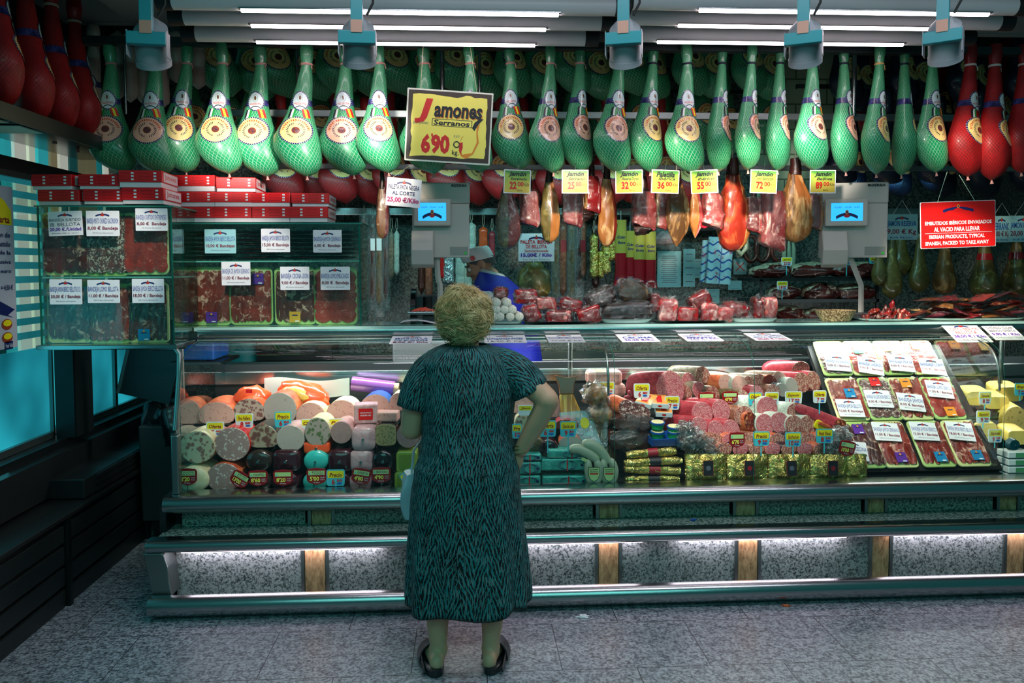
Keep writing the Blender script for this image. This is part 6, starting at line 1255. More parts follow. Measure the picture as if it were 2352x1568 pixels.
piece(862,892,430,548,4.6,'orange and red ham slab hanging behind the Paleta Pata Negra board','fat','redmeat',.6,'ham',0,True)
for (px,y0,lb) in ((1340,480,'dark shrivelled end hanging under the bright red slab'),(1478,512,'small brown shrivelled end under the pink chunk')):
    t=T('dark_meat_end',lb,'meat piece',U(px,y0+12,4.72)); MB().blob((0,0,0),(.055,.035,.035),18,12,.3,2.6,px).build('meat',M['darkrind'],t,smooth=60); MB().tube([(0,0,.02),(0,0,.1)],.002,5).build('string',P('#b8ad96',.7),t)
# ---------------------------------------------------------------- sausages on the back wall rail
Yw=6.02; RY=486
def longs(px,y1,w,mat,label,y0=RY,Y=Yw,film=False,label_band=None,grp='long sausages on the back rail',loop=True):
    t=sausage('hanging_sausage',label,'sausage',px,y0+14,y1,Y,w*Y/FPX,mat,grp,loop)
    if film: q=MB(); L=U(px,y0,Y).z-U(px,y1+18,Y).z; q.grid(lambda u,v:(w*Y/FPX*.9*math.cos(2*PI*u)*(1+.1*math.sin(9*u+4*v)),w*Y/FPX*.5*math.sin(2*PI*u),.03-L*v),12,10,wrap=True); q.build('plastic_sleeve',M['film2'],t,smooth=60)
    if label_band: MB().box((0,-w*Y/FPX*.55,-.2),(w*Y/FPX*.7,.004,.09)).build('paper_band',M[label_band],t)
    return t
for i,(px,y1,w,m,f,lbd) in enumerate(((836,700,14,'sal_brown',1,None),(856,690,14,'sal_dark',1,'tagwhite'),(871,706,16,'sal_olive',1,'tagwhite'),(886,690,12,'sal_dark',1,None),(968,676,16,'sal_dark',0,None),(985,690,18,'sal_brown',0,None))):
    longs(px,y1,w,m,'%s long sausage on the left part of the back rail'%ordl(i,6),Y=Yw,film=f,label_band=lbd)
for i,(px,y1,m) in enumerate(((899,640,'sal_grey'),(911,632,'sal_white'))): longs(px,y1,12,m,'%s of two whitish dry sausages on one string'%['greyer left','whiter right'][i],y0=515)
for i,(px,y0,y1,w,m,lb) in enumerate(((1030,585,655,26,'silverfoil','silver foil wrapped sausage below the left scale'),(1057,585,660,22,'sal_white','white sausage with a red band left of the butcher'),(1083,510,600,20,'sal_white','white dusty sausage above the butcher cap'),(1075,600,670,18,'sal_white','short white sausage before the butcher face'),(1110,520,600,20,'orangewrap','orange wrapped sausage right of the left scale'),(1130,530,600,14,'sal_red','red sausage string behind the film wrapped ham'),(1018,585,640,14,'redwrap','thin red wrapped sausage right of the scale arm'))):
    longs(px,y1,w,m,lb,y0=y0-14,Y=Yw-.05)
for i,(px,y1) in enumerate(((1276,690),(1293,680),(1312,690),(1338,640),(1330,660),(1368,665))): longs(px,y1,18,['sal_olive','sal_brown','sal_olive','sal_brown','sal_dark','sal_dark'][i],'%s long brown sausage in film right of the Paleta Iberica sign'%ordl(i,6),y0=490,film=(i%2==0),label_band='dkred' if i%2 else None)
for i,(px,y0,y1,w) in enumerate(((1364,520,640,20),(1380,560,640,14),(1393,540,630,22),(1407,520,600,16))): longs(px,y1,w,'gold','%s gold foil wrapped sausage on the back wall'%ordl(i,4),y0=y0,Y=Yw-.08)
for i,(px,y0,y1,w) in enumerate(((1426,505,655,26),(1447,530,650,20),(1468,530,660,28),(1494,532,660,26))):
    s=Yw/FPX; a=U(px,y0,Yw-.1); L=(y1-y0)*s; t=T('sausage_bag','%s red and yellow printed sausage bag on the back wall'%ordl(i,4),'meat pack',a,(0,0,0),'red and yellow sausage bags'); W=w*s/2
    def fn(u,v,W=W,L=L): k=1+(.35*max(0,v-.82)/.18); return (W*k*math.cos(2*PI*u),W*.7*(1-.7*max(0,v-.85)/.15)*math.sin(2*PI*u),-L*v)
    MB().grid(fn,16,20,wrap=True,capv=True,mif=lambda i_,j:(0 if j<10 else 1)).build('bag',[P('#b9a94a',.2,0,.6,name='yellow_print_film'),P('#a01420',.2,0,.6,name='red_print_film')],t,smooth=60)
    q=MB(); q.text('Cular',0,-L*.26,W*1.5,.022,0,-W*.72,.03,.2); q.text('Extra',0,-L*.34,W*1.3,.02,0,-W*.72,.03,.2); q.text('Cular',0,-L*.88,W*1.7,.02,0,-W*.5,.03,.2); q.build('print',M['navy'],t)
    MB().tube([(0,0,0),(0,0,.07)],.002,5).build('string',M['tagwhite'],t)
for i,(px,r) in enumerate(((1725,16),(1752,18),(1788,14))):
    t=T('sausage_ring','%s dark ring of sausage on the back wall'%ordl(i,3),'sausage',U(px,565,6.2),(0,0,0),'dark sausage rings'); MB().tube([(.055*math.cos(a)*1.,0,.1*math.sin(a)-.02) for a in [2*PI*k/20+.0 for k in range(21)]],.018,10,cap=False).build('casing',M['sal_dark'],t,smooth=80)
# papers and notices
def note(px,py,w,h,Y,label,lines=6,mat='paperteal',cat='notice',col='gry'):
    s=Y/FPX; t=T('wall_notice',label,cat,U(px,py,Y)); MB().poly(rrect(w*s,h*s,.003),0,.002).build('sheet',M[mat],t); q=MB()
    for k in range(lines): q.box((-.0,-.001,h*s*(.36-.72*k/max(1,lines-1))),(w*s*(.55+.2*((k*7)%3)/3),.0005,h*s*.018))
    q.build('printed_lines',M[col],t)
Yn=6.36
note(1537,618,56,84,Yn,'large white price list sheet taped on the back wall',14); note(1583,615,28,88,Yn,'narrow pale notice right of the price list',5); note(1604,616,22,44,Yn,'small pale note right of the narrow notice',3); note(1632,680,42,34,Yn,'grey sheet low on the back wall',3); note(1688,655,32,22,Yn,'small blue note under the towels',2)
t=T('no_entry_notice','small pale sign with a red cross on the back wall','notice',U(1700,612,Yn)); MB().poly(rrect(.11,.13,.012),0,.003).build('plate',M['paperteal'],t); MB().box((0,-.002,0),(.1,.001,.006),M=Matrix.Rotation(R(45),4,'Y')).box((0,-.002,0),(.1,.001,.006),M=Matrix.Rotation(R(-45),4,'Y')).build('red_cross',M['red'],t)
def towel():
    n=NT('printed_towel'); c=n.co(); z=n.n('SeparateXYZ',{0:c},out=2); x=n.n('SeparateXYZ',{0:c},out=0); w=n.ma('SINE',n.ma('ADD',n.ma('MULTIPLY',z,95.),n.ma('MULTIPLY',n.ma('SINE',n.ma('MULTIPLY',x,70.)),1.2))); nz=n.noi(c,30,2)
    col=n.mix(n.step(w,.72,.85),'#a9d3dc','#1c4fa0'); col=n.mix(n.ma('MULTIPLY',n.step(nz,.6,.65),.7),col,'#b83a4a'); return n.pbr(col,.6)
M['towel']=towel()
for i,(px,w,y0,y1) in enumerate(((1632,34,552,648),(1657,56,545,652))):
    Y=6.1-.04*i; a=U(px,y0,Y);b=U(px,y1,Y); L=a.z-b.z; t=T('printed_bag_bundle','%s bundle of blue printed bags hanging on the back wall'%['left shaded','right lighter'][i],'bag',a,(0,R(4),0),'blue printed bags'); MB().grid(lambda u,v:(w*Y/FPX*(u-.5),-.01*math.sin(u*9)-.01,-L*v),16,8).grid(lambda u,v:(w*Y/FPX*(.5-u),.02,-L*v),4,4).build('bags',M['towel'],t,smooth=60); MB().tube([(0,-.028,0),(0,-.028,-L)],.003,5).build('fold_line',M['ttl'],t)
t=T('queue_display','black queue number display with red digits behind the hanging hams','display',U(1620,500,6.2)); MB().box((0,0,0),(.5,.08,.22)).build('housing',M['black'],t,bev=.01)
q=MB(); q.text('60',.02,-.02,.17,.13,0,-.043,.05); q.build('digits',EM('#ff2230',2.2,'red_led'),t)
t=T('plastic_meat_bag','clear bag with pale sausages hanging by the price list','meat pack',U(1530,548,6.1)); MB().blob((0,0,0),(.09,.04,.05),16,10,.2,2.5,4).build('sausages',M['sal_pink'],t,smooth=60); MB().blob((0,0,.03),(.12,.06,.11),18,12,.25,2.5,5).build('clear_bag',M['film2'],t,smooth=60)
t=T('white_sausage_bunch','white rope sausages hanging in the right background','sausage',U(1812,570,6.15)); 
for dx in (-.03,.0,.03): MB().tube([(dx,0,.06),(dx*1.3,0,0),(dx*1.2,0,-.13),(dx,0,-.16)],[.008,.016,.018,.006],10).build('rope',M['whitesaus'],t,smooth=80)
t=T('pale_rope_loops','pale green rope loops hanging right of the towels','rope',U(1705,555,6.15)); MB().tube([(-.04,0,.1),(-.05,0,-.05),(-.01,0,-.1),(.03,0,-.05),(.03,0,.08)],.02,10).build('rope',M['whitesaus'],t,smooth=80)
sign('wall_price_sign','pale sign reading Paleta Iberica de Bellota 15,00 on the back wall','',0,1,1,5.7,[('PALETA IBERICA',0,.2,.88,.14,'red',.02),('DE BELLOTA',0,.03,.58,.13,'red',.02),('Semideshuesada',0,-.12,.66,.1,'red',.01),('15,00€ / Kilo',0,-.28,.86,.16,'viol',.03),('Por Piezas Enteras',0,-.43,.74,.06,'gry',0)],'paper',True,(0,0,0),None,loc=U(1232,568,5.5),real=(83*5.5/FPX,64*5.5/FPX))
for i,(px,py,w,h,Y,a,b) in enumerate(((2071,521,78,60,5.0,'JAMON RESERVA','9,00 € Kg'),(2300,526,44,62,5.05,'SERRANO','8,00 € Kg'),(2350,525,70,62,5.0,'JAMON IBERICO','28,00 € Kg'))):
    t=sign('hanging_price_sign','blue tinted sign reading %s %s %s the red board'%(a.title(),b,['left of','just behind','right of'][i]),'',0,1,1,Y,[(a,0,.1,.9,.28,'blue',.02),(b,0,-.2,.9,.26,'price',.02),('POR PIEZAS',0,-.42,.7,.08,'blue',0)],'paperteal',True,(0,0,0),'blue tinted hanging signs',loc=U(px,py,Y),real=(w*Y/FPX,h*Y/FPX)); MB().tube([(-.06,0,.08),(0,0,.17),(.06,0,.08)],.0015,5).build('cord',M['tagwhite'],t)
for i,(px,y0,y1,w,kd) in enumerate(((2050,560,690,50,'net_w'),(2068,555,636,66,'oliverind'),(2112,575,675,60,'oliverind'),(2170,575,680,74,'rind'),(2262,570,690,84,'oliverind'),(2335,565,690,76,'oliverind'),(2020,575,660,36,'oliverind'))):
    Y=5.7+.08*(i%2); s=Y/FPX; a=U(px,y0,Y); t=T('cured_ham','%s tan unwrapped ham hanging under the signs at the right'%ordl([2020,2050,2068,2112,2170,2262,2335].index(px),7),'ham',(a.x,Y,a.z+.12),(0,0,R(20*i)),'unwrapped hams at the right'); L=(y1-y0)*s+.12
    MB().grid(lambda u,v:(interp(HT,v,1)/52*w*s/2*math.cos(2*PI*u)*(1+.1*noise.noise(Vector((u*3,v*4,i)))),interp(HT,v,2)/52*w*s/2*1.1*math.sin(2*PI*u),-L*v),20,22,wrap=True,capv=True).build('ham_body',M['oliverind' if kd=='net_w' else kd],t,smooth=60)
    if i>=4: MB().grid(lambda u,v:(interp(HT,.32+.1*v,1)/52*w*s/2*1.05*math.cos(2*PI*u),interp(HT,.32+.1*v,2)/52*w*s/2*1.16*math.sin(2*PI*u),-L*(.32+.1*v)),20,2,wrap=True).build('red_collar',M['band_red'],t,smooth=60)
t=T('netted_boneless_ham','round netted ham hanging under the Paleta Iberica sign','ham',U(1226,650,5.6)); MB().blob((0,0,0),(.115,.09,.14),24,16,.16,1.8,3).build('ham_body',M['net_o'] if 'net_o' in M else M['oliverind'],t,smooth=80); MB().tube([(0,0,.13),(0,0,.2)],.003,5).build('string',M['tagwhite'],t)
# back shelves with hams
t=T('back_shelf_unit','two tier steel shelf unit on the back wall at the right','shelf',U(1870,690,5.9)); a=U(1722,641,5.9);b=U(2018,641,5.9); x0,x1=a.x-t.location.x,b.x-t.location.x
ZS=[U(1870,641,5.9).z,U(1870,690,5.9).z,U(1870,745,5.9).z]
for z in ZS: MB().box(((x0+x1)/2,.12,z-t.location.z),(x1-x0,.3,.025)).build('shelf_board',M['steel_dark'],t)
for x in (x0+.08,x1-.02): MB().box((x,-.02,(ZS[0]+ZS[2])/2-t.location.z),(.02,.02,ZS[0]-ZS[2])).build('post',M['steel_dark'],t)
for i,(px,py,w,h) in enumerate(((1775,622,92,30),(1862,622,100,32),(1930,620,60,30),(1978,622,80,34),(1800,672,70,34),(1885,672,84,38),(1965,674,92,36),(1815,722,70,34),(1870,726,60,30))):
    Y=5.95; t=T('ham_half','dark cured ham half on the %s back shelf, %s'%(['upper','middle','lower'][(i>3)+(i>6)],ordl(i if i<4 else (i-4 if i<7 else i-7),9)),'ham piece',U(px,py,Y),(0,R(-6+3*(i%4)),0),'ham halves on the back shelves'); s=Y/FPX
    MB().blob((0,0,0),(w*s/2,.09,h*s/2),22,14,.16,1.7,i*3,.85).build('cut_meat',M['jam_dark'],t,smooth=70); MB().blob((-.01,.03,h*s*.12),(w*s/2,.09,h*s/2),22,12,.14,1.7,i*3,.85).build('fat_rind',M['greenfat'] if 'greenfat' in M else M['galantina'],t,smooth=70)
for (px,py,pr,wh) in ((1807,600,"22'00",'on the upper back shelf'),(1797,655,"18'00",'on the middle back shelf')): ytag(px,py,26,20,5.78,'Jamón',pr,wh,'tagwhite',0,.07)
for i,(px,py) in enumerate(((2010,598),(1945,600))): ytag(px,py,28,16,5.78,'Paleta',"19'00",['right','left'][i]+' blue one on the upper back shelf','tagteal',0,.08)
# small litter on the floor and ledge
def litter(px,py,Y,z,w,mat,label,cat='litter'):
    d=U(px,py,Y); o=MB().blob((0,0,0),(w,w*.5,w*.32),14,9,.5,3.5,px).build('crumpled_paper',M[mat],loc=(d.x,Y,z+w*.2),smooth=30); tag(o,label,cat)
d=(1.66*FPX/(1426-610)); litter(1340,1428,3.66,0,.024,'paper','crumpled white paper scrap on the floor by the counter')
litter(1805,1413,3.72,0,.018,'sal_orange','small reddish scrap on the floor at the right'); litter(1592,1203,3.93,zS1,.014,'blue','small blue scrap on the granite bag shelf')
# ---------------------------------------------------------------- people
def head_parts(b,H):
    B=lambda c,r,**k:b.blob(c,r,16,12,M=H,**k)
    B((0,.015,.05),(.076,.094,.085)); B((0,-.028,.0),(.062,.062,.088)); B((0,-.034,-.058),(.050,.048,.040)); B((0,-.068,-.082),(.022,.018,.017))
    b.tube([(0,-.084,.028),(0,-.098,.008),(0,-.112,-.014),(0,-.100,-.024)],[.008,.010,.0135,.008],10,M=H); B((.010,-.098,-.018),(.009,.010,.008)); B((-.010,-.098,-.018),(.009,.010,.008))
    b.tube([(-.045,-.066,.034),(-.02,-.084,.036),(0,-.086,.032),(.02,-.084,.036),(.045,-.066,.034)],[.006,.010,.010,.010,.006],8,M=H)
    for s in (-1,1):
        B((s*.036,-.064,-.016),(.024,.024,.022)); B((s*.076,.008,.0),(.008,.020,.032)); B((s*.080,.016,.006),(.010,.014,.022))
    b.tube([(-.024,-.082,-.046),(0,-.092,-.043),(.024,-.082,-.046)],[.003,.0065,.003],8,M=H); b.tube([(-.02,-.081,-.054),(0,-.090,-.055),(.02,-.081,-.054)],[.003,.0065,.003],8,M=H)
def hand_parts(b,Mh,curl=.5,side=1):
    "hand pointing to -z, palm facing +y, thumb on side*x"
    b.blob((0,0,-.045),(.040,.015,.050),14,10,M=Mh); b.blob((side*.026,.006,-.03),(.018,.014,.032),12,8,M=Mh)
    for i,(x,l) in enumerate(((-.030,.058),(-.010,.070),(.010,.074),(.030,.066))):
        x*=-side*-1; p=Vector((x,0,-.085)); a=0; pts=[(x*.8,0,-.06),tuple(p)]
        for k,f in enumerate((.42,.33,.25)):
            a+=curl*(.55 if k==0 else .75); p=p+Vector((x*.04,math.sin(a),-math.cos(a)))*l*f; pts.append(tuple(p))
        b.tube(pts,[.0095,.0095,.009,.0082,.0068],8,M=Mh)
    b.tube([(side*.022,.002,-.022),(side*.048,.010,-.045),(side*.060,.020,-.066),(side*.062,.030,-.082)],[.013,.0125,.0105,.008],8,M=Mh)
def finish_body(b,name,mat,t,vox=.006):
    o=b.build(name,mat,t); m=o.modifiers.new('remesh','REMESH'); m.mode='VOXEL'; m.voxel_size=vox; m.use_smooth_shade=True
    s=o.modifiers.new('smooth','SMOOTH'); s.factor=.5; s.iterations=10; return o
# ---- woman seen from behind
WY=3.30; w0=U(1072,1000,WY); WX=w0.x
pz=lambda y:U(1072,y,WY).z
px_=lambda x:U(x,1000,WY).x-WX
W_=T('person','person with curly blond hair seen from behind in a teal and black dress','person',(WX,WY,0))
b=MB(); tt=lambda p,r,n=14:b.tube(p,r,n)
tt([(0,0,.70),(0,0,.84),(0,0,.98),(0,.0,1.12),(0,.01,1.20),(0,.015,1.27)],[.14,.14,.12,.12,.115,.06],20)
b.blob((0,-.0,.86),(.16,.11,.12)); b.blob((0,.01,1.16),(.155,.08,.09)); tt([(0,.01,1.24),(0,.012,1.40)],[.055,.052])
HM=TR((px_(1068),.03,pz(725)-.02),(0,0,PI))
head_parts(b,HM)
# left arm goes forward to the bag, right hand on the hip
le=Vector((px_(944),.03,pz(985))); lw=Vector((px_(965),.27,pz(1010)))
tt([(-.13,0,1.235),(px_(972),-.0,pz(850)),(px_(955),-.0,pz(910)),tuple(le)],[.045,.05,.052,.047]); tt([tuple(le),((le+lw)/2)[:],tuple(lw)],[.048,.043,.03])
hand_parts(b,Matrix.Translation(lw)@Euler((R(50),0,0)).to_matrix().to_4x4(),.9,1)
re=Vector((px_(1254),-.10,pz(912))); rw=Vector((px_(1191),-.03,pz(1038)))
tt([(.13,0,1.235),(px_(1172),0,pz(845)),(px_(1212),-.05,pz(876)),tuple(re)],[.045,.05,.055,.046]); tt([tuple(re),((re*.6+rw*.4)+Vector((.004,0,0)))[:],tuple(rw)],[.045,.044,.029])
b.blob(tuple(re+Vector((-.004,0,0))),(.047,.047,.047)); b.blob(tuple(le),(.047,.047,.047))
d_=Vector((px_(1186),.05,pz(1080)))-rw
hand_parts(b,Matrix.Translation(rw)@Euler((R(18),R(12),R(30))).to_matrix().to_4x4(),.35,-1)
for s,kx,ax,hx2,tx in ((-1,px_(1002),px_(1004),px_(1001),px_(972)),(1,px_(1131),px_(1124),px_(1120),px_(1150))):
    tt([(s*.085,0,.78),(s*.09,0,.6),(kx,-.02,.42),(kx,-.05,.30),(kx*.5+ax*.5,-.06,.19),(ax,-.06,.10),(ax,-.06,.05)],[.085,.078,.055,.056,.047,.036,.038],14)
    b.blob((hx2,-.105,.043),(.031,.038,.038)); tt([(hx2,-.09,.045),((hx2+tx)/2,.01,.04),(tx,.08,.028)],[.032,.034,.028]); b.blob((ax-.03,-.06,.075),(.012,.014,.014)); b.blob((ax+.03,-.06,.08),(.012,.014,.014))
finish_body(b,'body',M['skin'],W_)
for s in (-1,1):
    MB().blob((s*.030,-.079,.018),(.0125,.0125,.0125),12,8,M=HM).build('eye',M['tagwhite'],W_,smooth=80)
# dress
DT=[(795,1071,50,.075,.01),(803,1070,70,.095,.005),(815,1070,88,.115,0),(840,1070,106,.13,0),(870,1074,108,.14,0),(920,1079,106,.15,-.005),(1000,1072,102,.15,-.005),(1060,1075,110,.165,-.01),(1100,1071,120,.175,-.01),(1200,1068,129,.18,-.005),(1300,1069,138,.19,0),(1400,1071,144,.20,0),(1416,1071,143,.20,0)]
def dres(u,v):
    y=795+(1416-795)*v; th=2*PI*u+PI/2
    cx=px_(interp(DT,y,1)); hw=interp(DT,y,2)*WY/FPX; dp=interp(DT,y,3); cy=interp(DT,y,4)
    f=max(0,(v-.42)/.58); fold=1+f*.040*math.sin(th*11+1.7*math.sin(th*2)+v*1.5)+.02*f*math.sin(th*5+1)
    wr=.006*noise.noise(Vector((math.cos(th)*3,math.sin(th)*3,v*9))); z=U(1072,y,WY-dp*.85).z
    z+=.014*v
    if v>.97: z+=-.012*math.sin(th+.9)*0+.010*math.sin(th*6)
    hemdrop=.012*math.sin(th-PI)*(v**8)*1.2
    return (cx+(hw*fold+wr)*math.copysign(abs(math.cos(th))**.92,math.cos(th)),cy+(dp*fold+wr)*math.copysign(abs(math.sin(th))**.92,math.sin(th)),z+hemdrop*(-1)*0-.02*(v**10)*(1+math.sin(th+PI))*.5)
q=MB(); q.grid(dres,110,70,wrap=True)
def sleeve(p0,p1,p2,r0,r1,r2,flat,uo):
    P0,P1,P2=map(Vector,(p0,p1,p2)); 
    def fn(u,v):
        c=P0*(1-v)**2+2*P1*v*(1-v)+P2*v*v; t=((P1-P0)*(1-v)+(P2-P1)*v).normalized(); a=t.cross(Vector((0,1,0))).normalized(); bb=Vector((0,1,0))
        r=(r0*(1-v)+r2*v)*(1+.03*math.sin(u*2*PI*6)*v); return c+a*r*math.cos(2*PI*u)+bb*r*flat*math.sin(2*PI*u)
    o0=len(q.uv); q.grid(fn,36,14,wrap=True)
    for k in range(o0,len(q.uv)): q.uv[k]=[(uo+u*.35,v*.22) for u,v in q.uv[k]]
sleeve((px_(1024),0,pz(842)),(px_(972),-.0,pz(842)),(px_(951),-.0,pz(934)),.082,.075,.068,1.05,.1)
sleeve((px_(1114),0,pz(842)),(px_(1180),-.0,pz(836)),(px_(1217),-.05,pz(893)),.082,.078,.078,.95,.5)
o=q.build('dress',M['dress'],W_,smooth=70); s=o.modifiers.new('solid','SOLIDIFY'); s.thickness=.004; s.offset=0
hm=MB(); hm.tube([dres(u/80,1.0) for u in range(81)],.003,6,cap=False); hm.build('hem_edge',P('#0a1012',.7),W_,smooth=60)
# hair
hc=Vector((px_(1068),.0,pz(727)))
def hairf(u,v,k=1.):
    a=2*PI*u;bb=PI*(v-.5); d=Vector((math.cos(bb)*math.cos(a),math.cos(bb)*math.sin(a),math.sin(bb)))
    n1=noise.noise(d*2.6+Vector((3,1,2))); n2=noise.noise(d*7+Vector((1,5,2)))
    wd=.102*(1-.26*max(0,-d.z)**1.5+.03*d.z); r=1+.10*n1+.08*n2
    face=.0 if d.y<.25 else (d.y-.25)*.55*(1 if d.z<.35 else .3)
    return hc+Vector((d.x*wd*r,d.y*.108*r*(1-face)+.012,d.z*.108*r*(1. if d.z>0 else 1.12)))*k
q=MB().grid(hairf,64,44,wrap=True,uv=False)
hr=random.Random(3)
for i in range(9500):
    u,v=hr.random(),.10+.88*hr.random()**.85; base=Vector(hairf(u,v)); nrm=(base-hc).normalized()
    if nrm.y>.45 and nrm.z<.4: continue
    up=Vector((0,0,1)); e1=nrm.cross(up); e1=e1.normalized() if e1.length>.05 else Vector((1,0,0)); e2=nrm.cross(e1).normalized()
    ang=5.5*noise.noise(base*13+Vector((4,0,1)))+1.6*noise.noise(base*5)+hr.uniform(-.16,.16)+PI/2; L=hr.uniform(.04,.075); ph=6*noise.noise(base*9+Vector((9,9,9)))
    lift=.004+.013*abs(noise.noise(base*11+Vector((2,7,2))))+hr.random()*.004; fly=hr.random()<.07; pts=[]; p_=base-nrm*.004
    for s_ in range(8):
        q_=s_/7; a_=ang+1.8*q_*(1 if ph>0 else -1); p_=p_+(e1*math.cos(a_)+e2*math.sin(a_))*L/7; pts.append(p_+nrm*(lift*math.sin(q_*PI)*(1.8 if fly else 1)+(.016*q_ if fly else 0)))
    q.tube(pts,[.0008,.0010,.0011,.0011,.0010,.0009,.0007,.0004] if not fly else .0005,3,cap=False)
q.build('hair',M['hair'],W_,smooth=70)
# bracelet and shoes
c=rw*.93+re*.07
for k in range(3): MB().tube([(c+Vector((.031*math.cos(a),.031*math.sin(a),.010*(k-1)+.010*math.cos(a+k)))).to_tuple() for a in [2*PI*i/18 for i in range(19)]],.0022,6,cap=False).build('bracelet',P('#8f8a5a',.3,.8),W_,smooth=60)
for s,hx2,tx in ((-1,px_(1001),px_(972)),(1,px_(1120),px_(1150))):
    A=Vector((hx2,-.15,0)); Bq=Vector((tx,.105,0)); dd=(Bq-A); L=dd.length; dd.normalize(); sd=Vector((dd.y,-dd.x,0))
    tr=T('tmp','x','x'); bpy.data.objects.remove(tr)
    def sole(u,v):
        # v 0..1 bottom->top rim; outline around
        a=2*PI*u; k=(.5-.5*math.cos(a)); l=k*L; w=.036+.012*math.sin(min(1,k*1.2)*PI*.6); sgn=math.sin(a); e=math.copysign(abs(sgn)**.55,sgn)
        zt=.030-.008*k if v>=.5 else 0
        lst=[.92,1.0,1.0,.9,.0]; j=int(round(v*4)); z=[0,.004,.026-.006*k,.030-.006*k,.028-.006*k][j]
        c=A+dd*L*.5; return c+dd*(l-L*.5)*lst[j]+sd*e*w*lst[j]*s+Vector((0,0,z))
    sh=MB(); sh.grid(sole,36,4,wrap=True,capv=False)
    def upper(u,v):
        k=.42+.58*v; w=.052*(1-.75*max(0,(k-.7)/.3)**2); h=.080*(1-.55*max(0,(k-.42)/.58)); a=PI*u; return A+dd*L*k+sd*s*math.cos(a)*w+Vector((0,0,.012+h*math.sin(a)))
    sh.grid(upper,18,12)
    def rim(u,v):
        k=.08+.44*v; sg=1; w=.048; h=.012+.035*v; return A+dd*L*k+sd*(-1)*s*(-1)*( .048-.004*u)*1+Vector((0,0,.010+h*u))
    sh.grid(rim,2,10)
    o=sh.build('shoe',P('#15171f',.45,0,.3,name='black_clog'),W_,smooth=60); m=o.modifiers.new('s','SOLIDIFY'); m.thickness=.004
# plastic bag held in front
bg=T('plastic_bag','pale blue plastic bag hanging in front of the woman at her left hip','bag',(px_(945)+WX,WY+.27,pz(1175)))
MB().grid(lambda u,v:((.05+.02*math.sin(PI*v))*math.cos(2*PI*u)*(1+.14*math.sin(2*PI*u*5+v*4)),.05*math.sin(2*PI*u)*(1+.1*math.sin(7*u+v*9)),.10-.2*v+.008*math.sin(2*PI*u*3)),26,14,wrap=True,capv=True).build('bag_body',P('#9fc4cc',.35,0,.3,name='pale_bag'),bg,smooth=60)
MB().tube([(-.02,0,.09),(-.01,0,.2),(.03,-.0,.26),(.05,0,.2),(.03,0,.09)],.006,6).build('handles',P('#9fc4cc',.35,0,.3),bg,smooth=60)
# ---- butcher
BY=5.25; b0=U(1150,680,BY); 
bp=lambda x,y,dy=0.:Vector((U(x,y,BY).x-b0.x,dy,U(x,y,BY).z))
K=T('person','person behind the counter in a white cap and blue vest bending down to the left','person',(b0.x,BY,0))
b=MB()
sh_=bp(1150,660); nk=bp(1124,630); hd=bp(1104,612)
b.tube([(.12,.05,.88),(.11,.04,1.05),(.07,.02,1.25),tuple(sh_-Vector((0,0,.06))),tuple(sh_+Vector((-.01,0,.02)))],[.14,.14,.145,.14,.07],20)
b.tube([tuple(sh_+Vector((-.02,0,-.02))),tuple(nk),tuple(hd+Vector((.03,0,-.03)))],[.075,.06,.055])
BM_=Matrix.Translation(hd)@Euler((0,0,R(-84))).to_matrix().to_4x4()@Euler((R(28),0,0)).to_matrix().to_4x4()@Matrix.Scale(.98,4)
head_parts(b,BM_)
for s in (-1,1):
    p0=sh_+Vector((-.10,s*.17,-.10)); p1=p0+Vector((-.10,s*.03,-.22)); p2=p1+Vector((-.22,-s*.05,-.05))
    b.tube([tuple(sh_+Vector((-.03,s*.1,-.05))),tuple(p0),tuple(p1)],[.06,.06,.05]); b.tube([tuple(p1),tuple(p2)],[.048,.032]); hand_parts(b,Matrix.Translation(p2)@Euler((0,R(78),0)).to_matrix().to_4x4(),.6,s)
    b.tube([(.12+s*.0,s*.09,.9),(.13,s*.10,.5),(.12,s*.10,.08)],[.09,.065,.045]); b.blob((.06,s*.10,.04),(.12,.045,.04))
finish_body(b,'body',M['skin2'],K,.008)
def tors(u,v,k=1.,zs=None):
    a=2*PI*u; z0=.82; p=[Vector((.12,.05,.82)),Vector((.10,.04,1.05)),Vector((.07,.02,1.25)),sh_-Vector((0,0,.07)),sh_+Vector((-.015,0,.0)),nk+Vector((.008,0,.022))]
    x=v*(len(p)-1); i=min(int(x),len(p)-2); f=x-i; c=p[i].lerp(p[i+1],f); rx=[.17,.165,.17,.175,.15,.082]; ry=[.19,.185,.19,.205,.18,.085]; r1=rx[i]*(1-f)+rx[i+1]*f; r2=ry[i]*(1-f)+ry[i+1]*f
    nz=1+.03*noise.noise(Vector((math.cos(a)*2,math.sin(a)*2,v*5)))
    return c+Vector((math.cos(a)*r1*k*nz,math.sin(a)*r2*k*nz,-.02*math.cos(a)*(v>.5)))
MB().grid(lambda u,v:tors(u,v,1.0),36,24,wrap=True).build('shirt',P('#b9c3c6',.7,name='white_shirt'),K,smooth=70)
MB().grid(lambda u,v:tors(u,v*.965,1.07),36,24,wrap=True).build('vest',P('#0b1a9c',.55,name='blue_vest'),K,smooth=70)
q=MB()
for s in (-1,1):
    p0=sh_+Vector((-.10,s*.16,-.09)); p1=p0+Vector((-.09,s*.03,-.2)); q.tube([tuple(sh_+Vector((-.04,s*.12,-.06))),tuple(p0),tuple(p1)],[.075,.08,.066],16)
q.build('sleeves',P('#b9c3c6',.7,name='white_shirt'),K,smooth=70)
q=MB(); q.tube([tuple(nk+Vector((.0+.07*math.cos(a),.075*math.sin(a),.01-.03*math.cos(a)))) for a in [2*PI*i/20 for i in range(21)]],.010,8,cap=False); q.build('collar',P('#c9d3d6',.6),K,smooth=60)
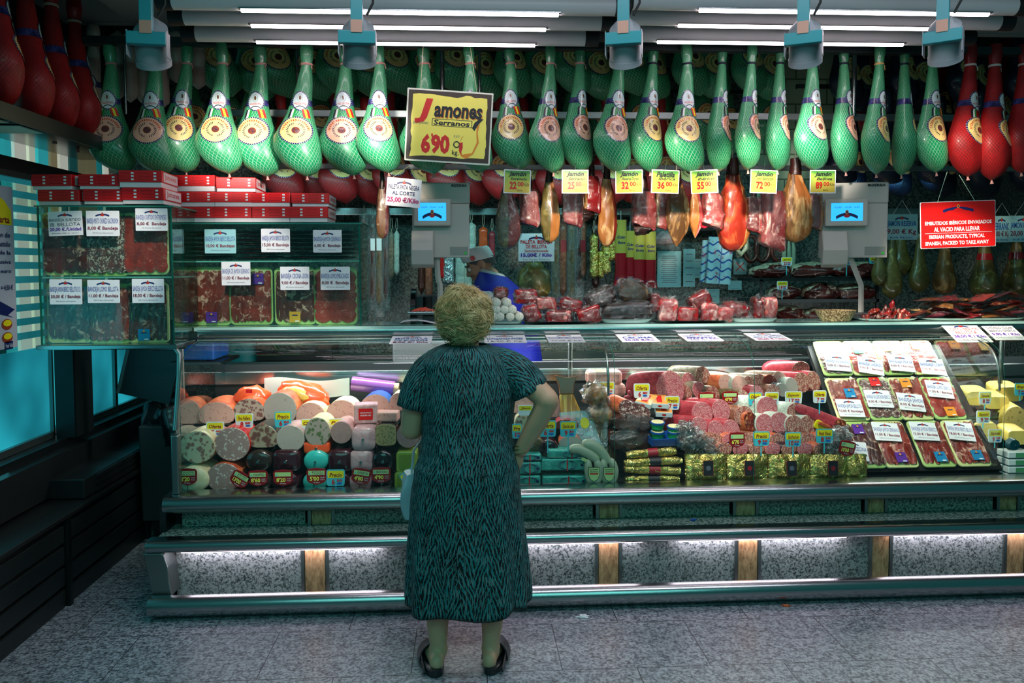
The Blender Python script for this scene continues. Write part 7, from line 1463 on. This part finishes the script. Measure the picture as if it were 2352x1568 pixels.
MB().grid(lambda u,v:tuple((lambda th:(.0785*math.cos(th)*(1.02-.1*(1-v)),.016+.099*math.sin(th)*(1.02-.12*(1-v)),-.035*max(0,math.sin(th))+.005+.06*v+.02*(1-max(0,math.sin(th)+.25))))(-.28*PI+1.56*PI*u)),40,8,M=BM_).build('grey_hair',P('#4c4f4e',.8,name='grey_hair'),K,smooth=70)
def cap(u,v):
    a=2*PI*u; r=[1.,1.02,1.0,.9,.0][int(round(v*4))]; z=[.045,.05,.115,.135,.125][int(round(v*4))]; return (.083*math.cos(a)*r,.01+.103*math.sin(a)*r,z+.0-.028*math.sin(a)*1.0)
MB().grid(cap,36,4,M=BM_,wrap=True).build('cap',P('#d9dddc',.6,name='white_cap'),K,smooth=40)
q=MB()
for k in range(10): a=2*PI*k/10; q.disc((0,0,0),.004,.004,8,M=BM_@TR((.0842,-.03+.014*math.cos(a),.078+.014*math.sin(a)),(0,0,R(90))))
q.disc((0,0,0),.009,.009,10,M=BM_@TR((.0842,-.03,.078),(0,0,R(90)))); q.build('cap_badge',M['red'],K)
for s in (-1,1): MB().blob((s*.030,-.079,.018),(.0125,.0125,.0125),12,8,M=BM_).build('eye',M['tagwhite'],K,smooth=80)
q=MB()
for s in (-1,1): q.tube([(s*.045,-.070,.042),(s*.02,-.092,.046)],[.004,.005],6,M=BM_)
q.build('eyebrows',P('#4c4f4e',.8,name='grey_hair'),K)

# ---------------------------------------------------------------- sub-parts move with their part
SUB={'collar_badge':('collar_band',),'ribbon_tails':('collar_band',),'net_knot':('ham_body',),'lettering':('board','tag_plate','card','frame','top_housing'),'front_print':('lid',),'rating_plate':('drop_bracket',),'lens':('lamp_head',),'rim':('lamp_head',),'end_clip':('casing',),'sticker':('foam_tray',),'cap_badge':('cap',),'end_cap':('housing',),'screen':('display_frame',),'rating_label':('housing',),'green_sticker':('housing',),'cut_face':('casing',),'paper_band':('casing',),'printed_face':('card',),'side_lettering':('lid',),'print':('sheet','box','bag','teal_film'),'hem_edge':('dress',),'knob':('disc','blade_guard')}
roots={}
for o in list(COL.objects):
    if o.parent is not None and o.parent.parent is None: roots.setdefault(o.parent.name,[]).append(o)
for rn,ch in roots.items():
    by={}
    for c in ch: by.setdefault(c.name.split('.')[0],c)
    for c in ch:
        k=c.name.split('.')[0]
        for pn in SUB.get(k,()):
            p=by.get(pn)
            if p is not None and p is not c and p.type=='MESH':
                if k=='screen': 
                    for g in [x for x in COL.objects if x.parent==c]: g.parent=p
                c.parent=p; break
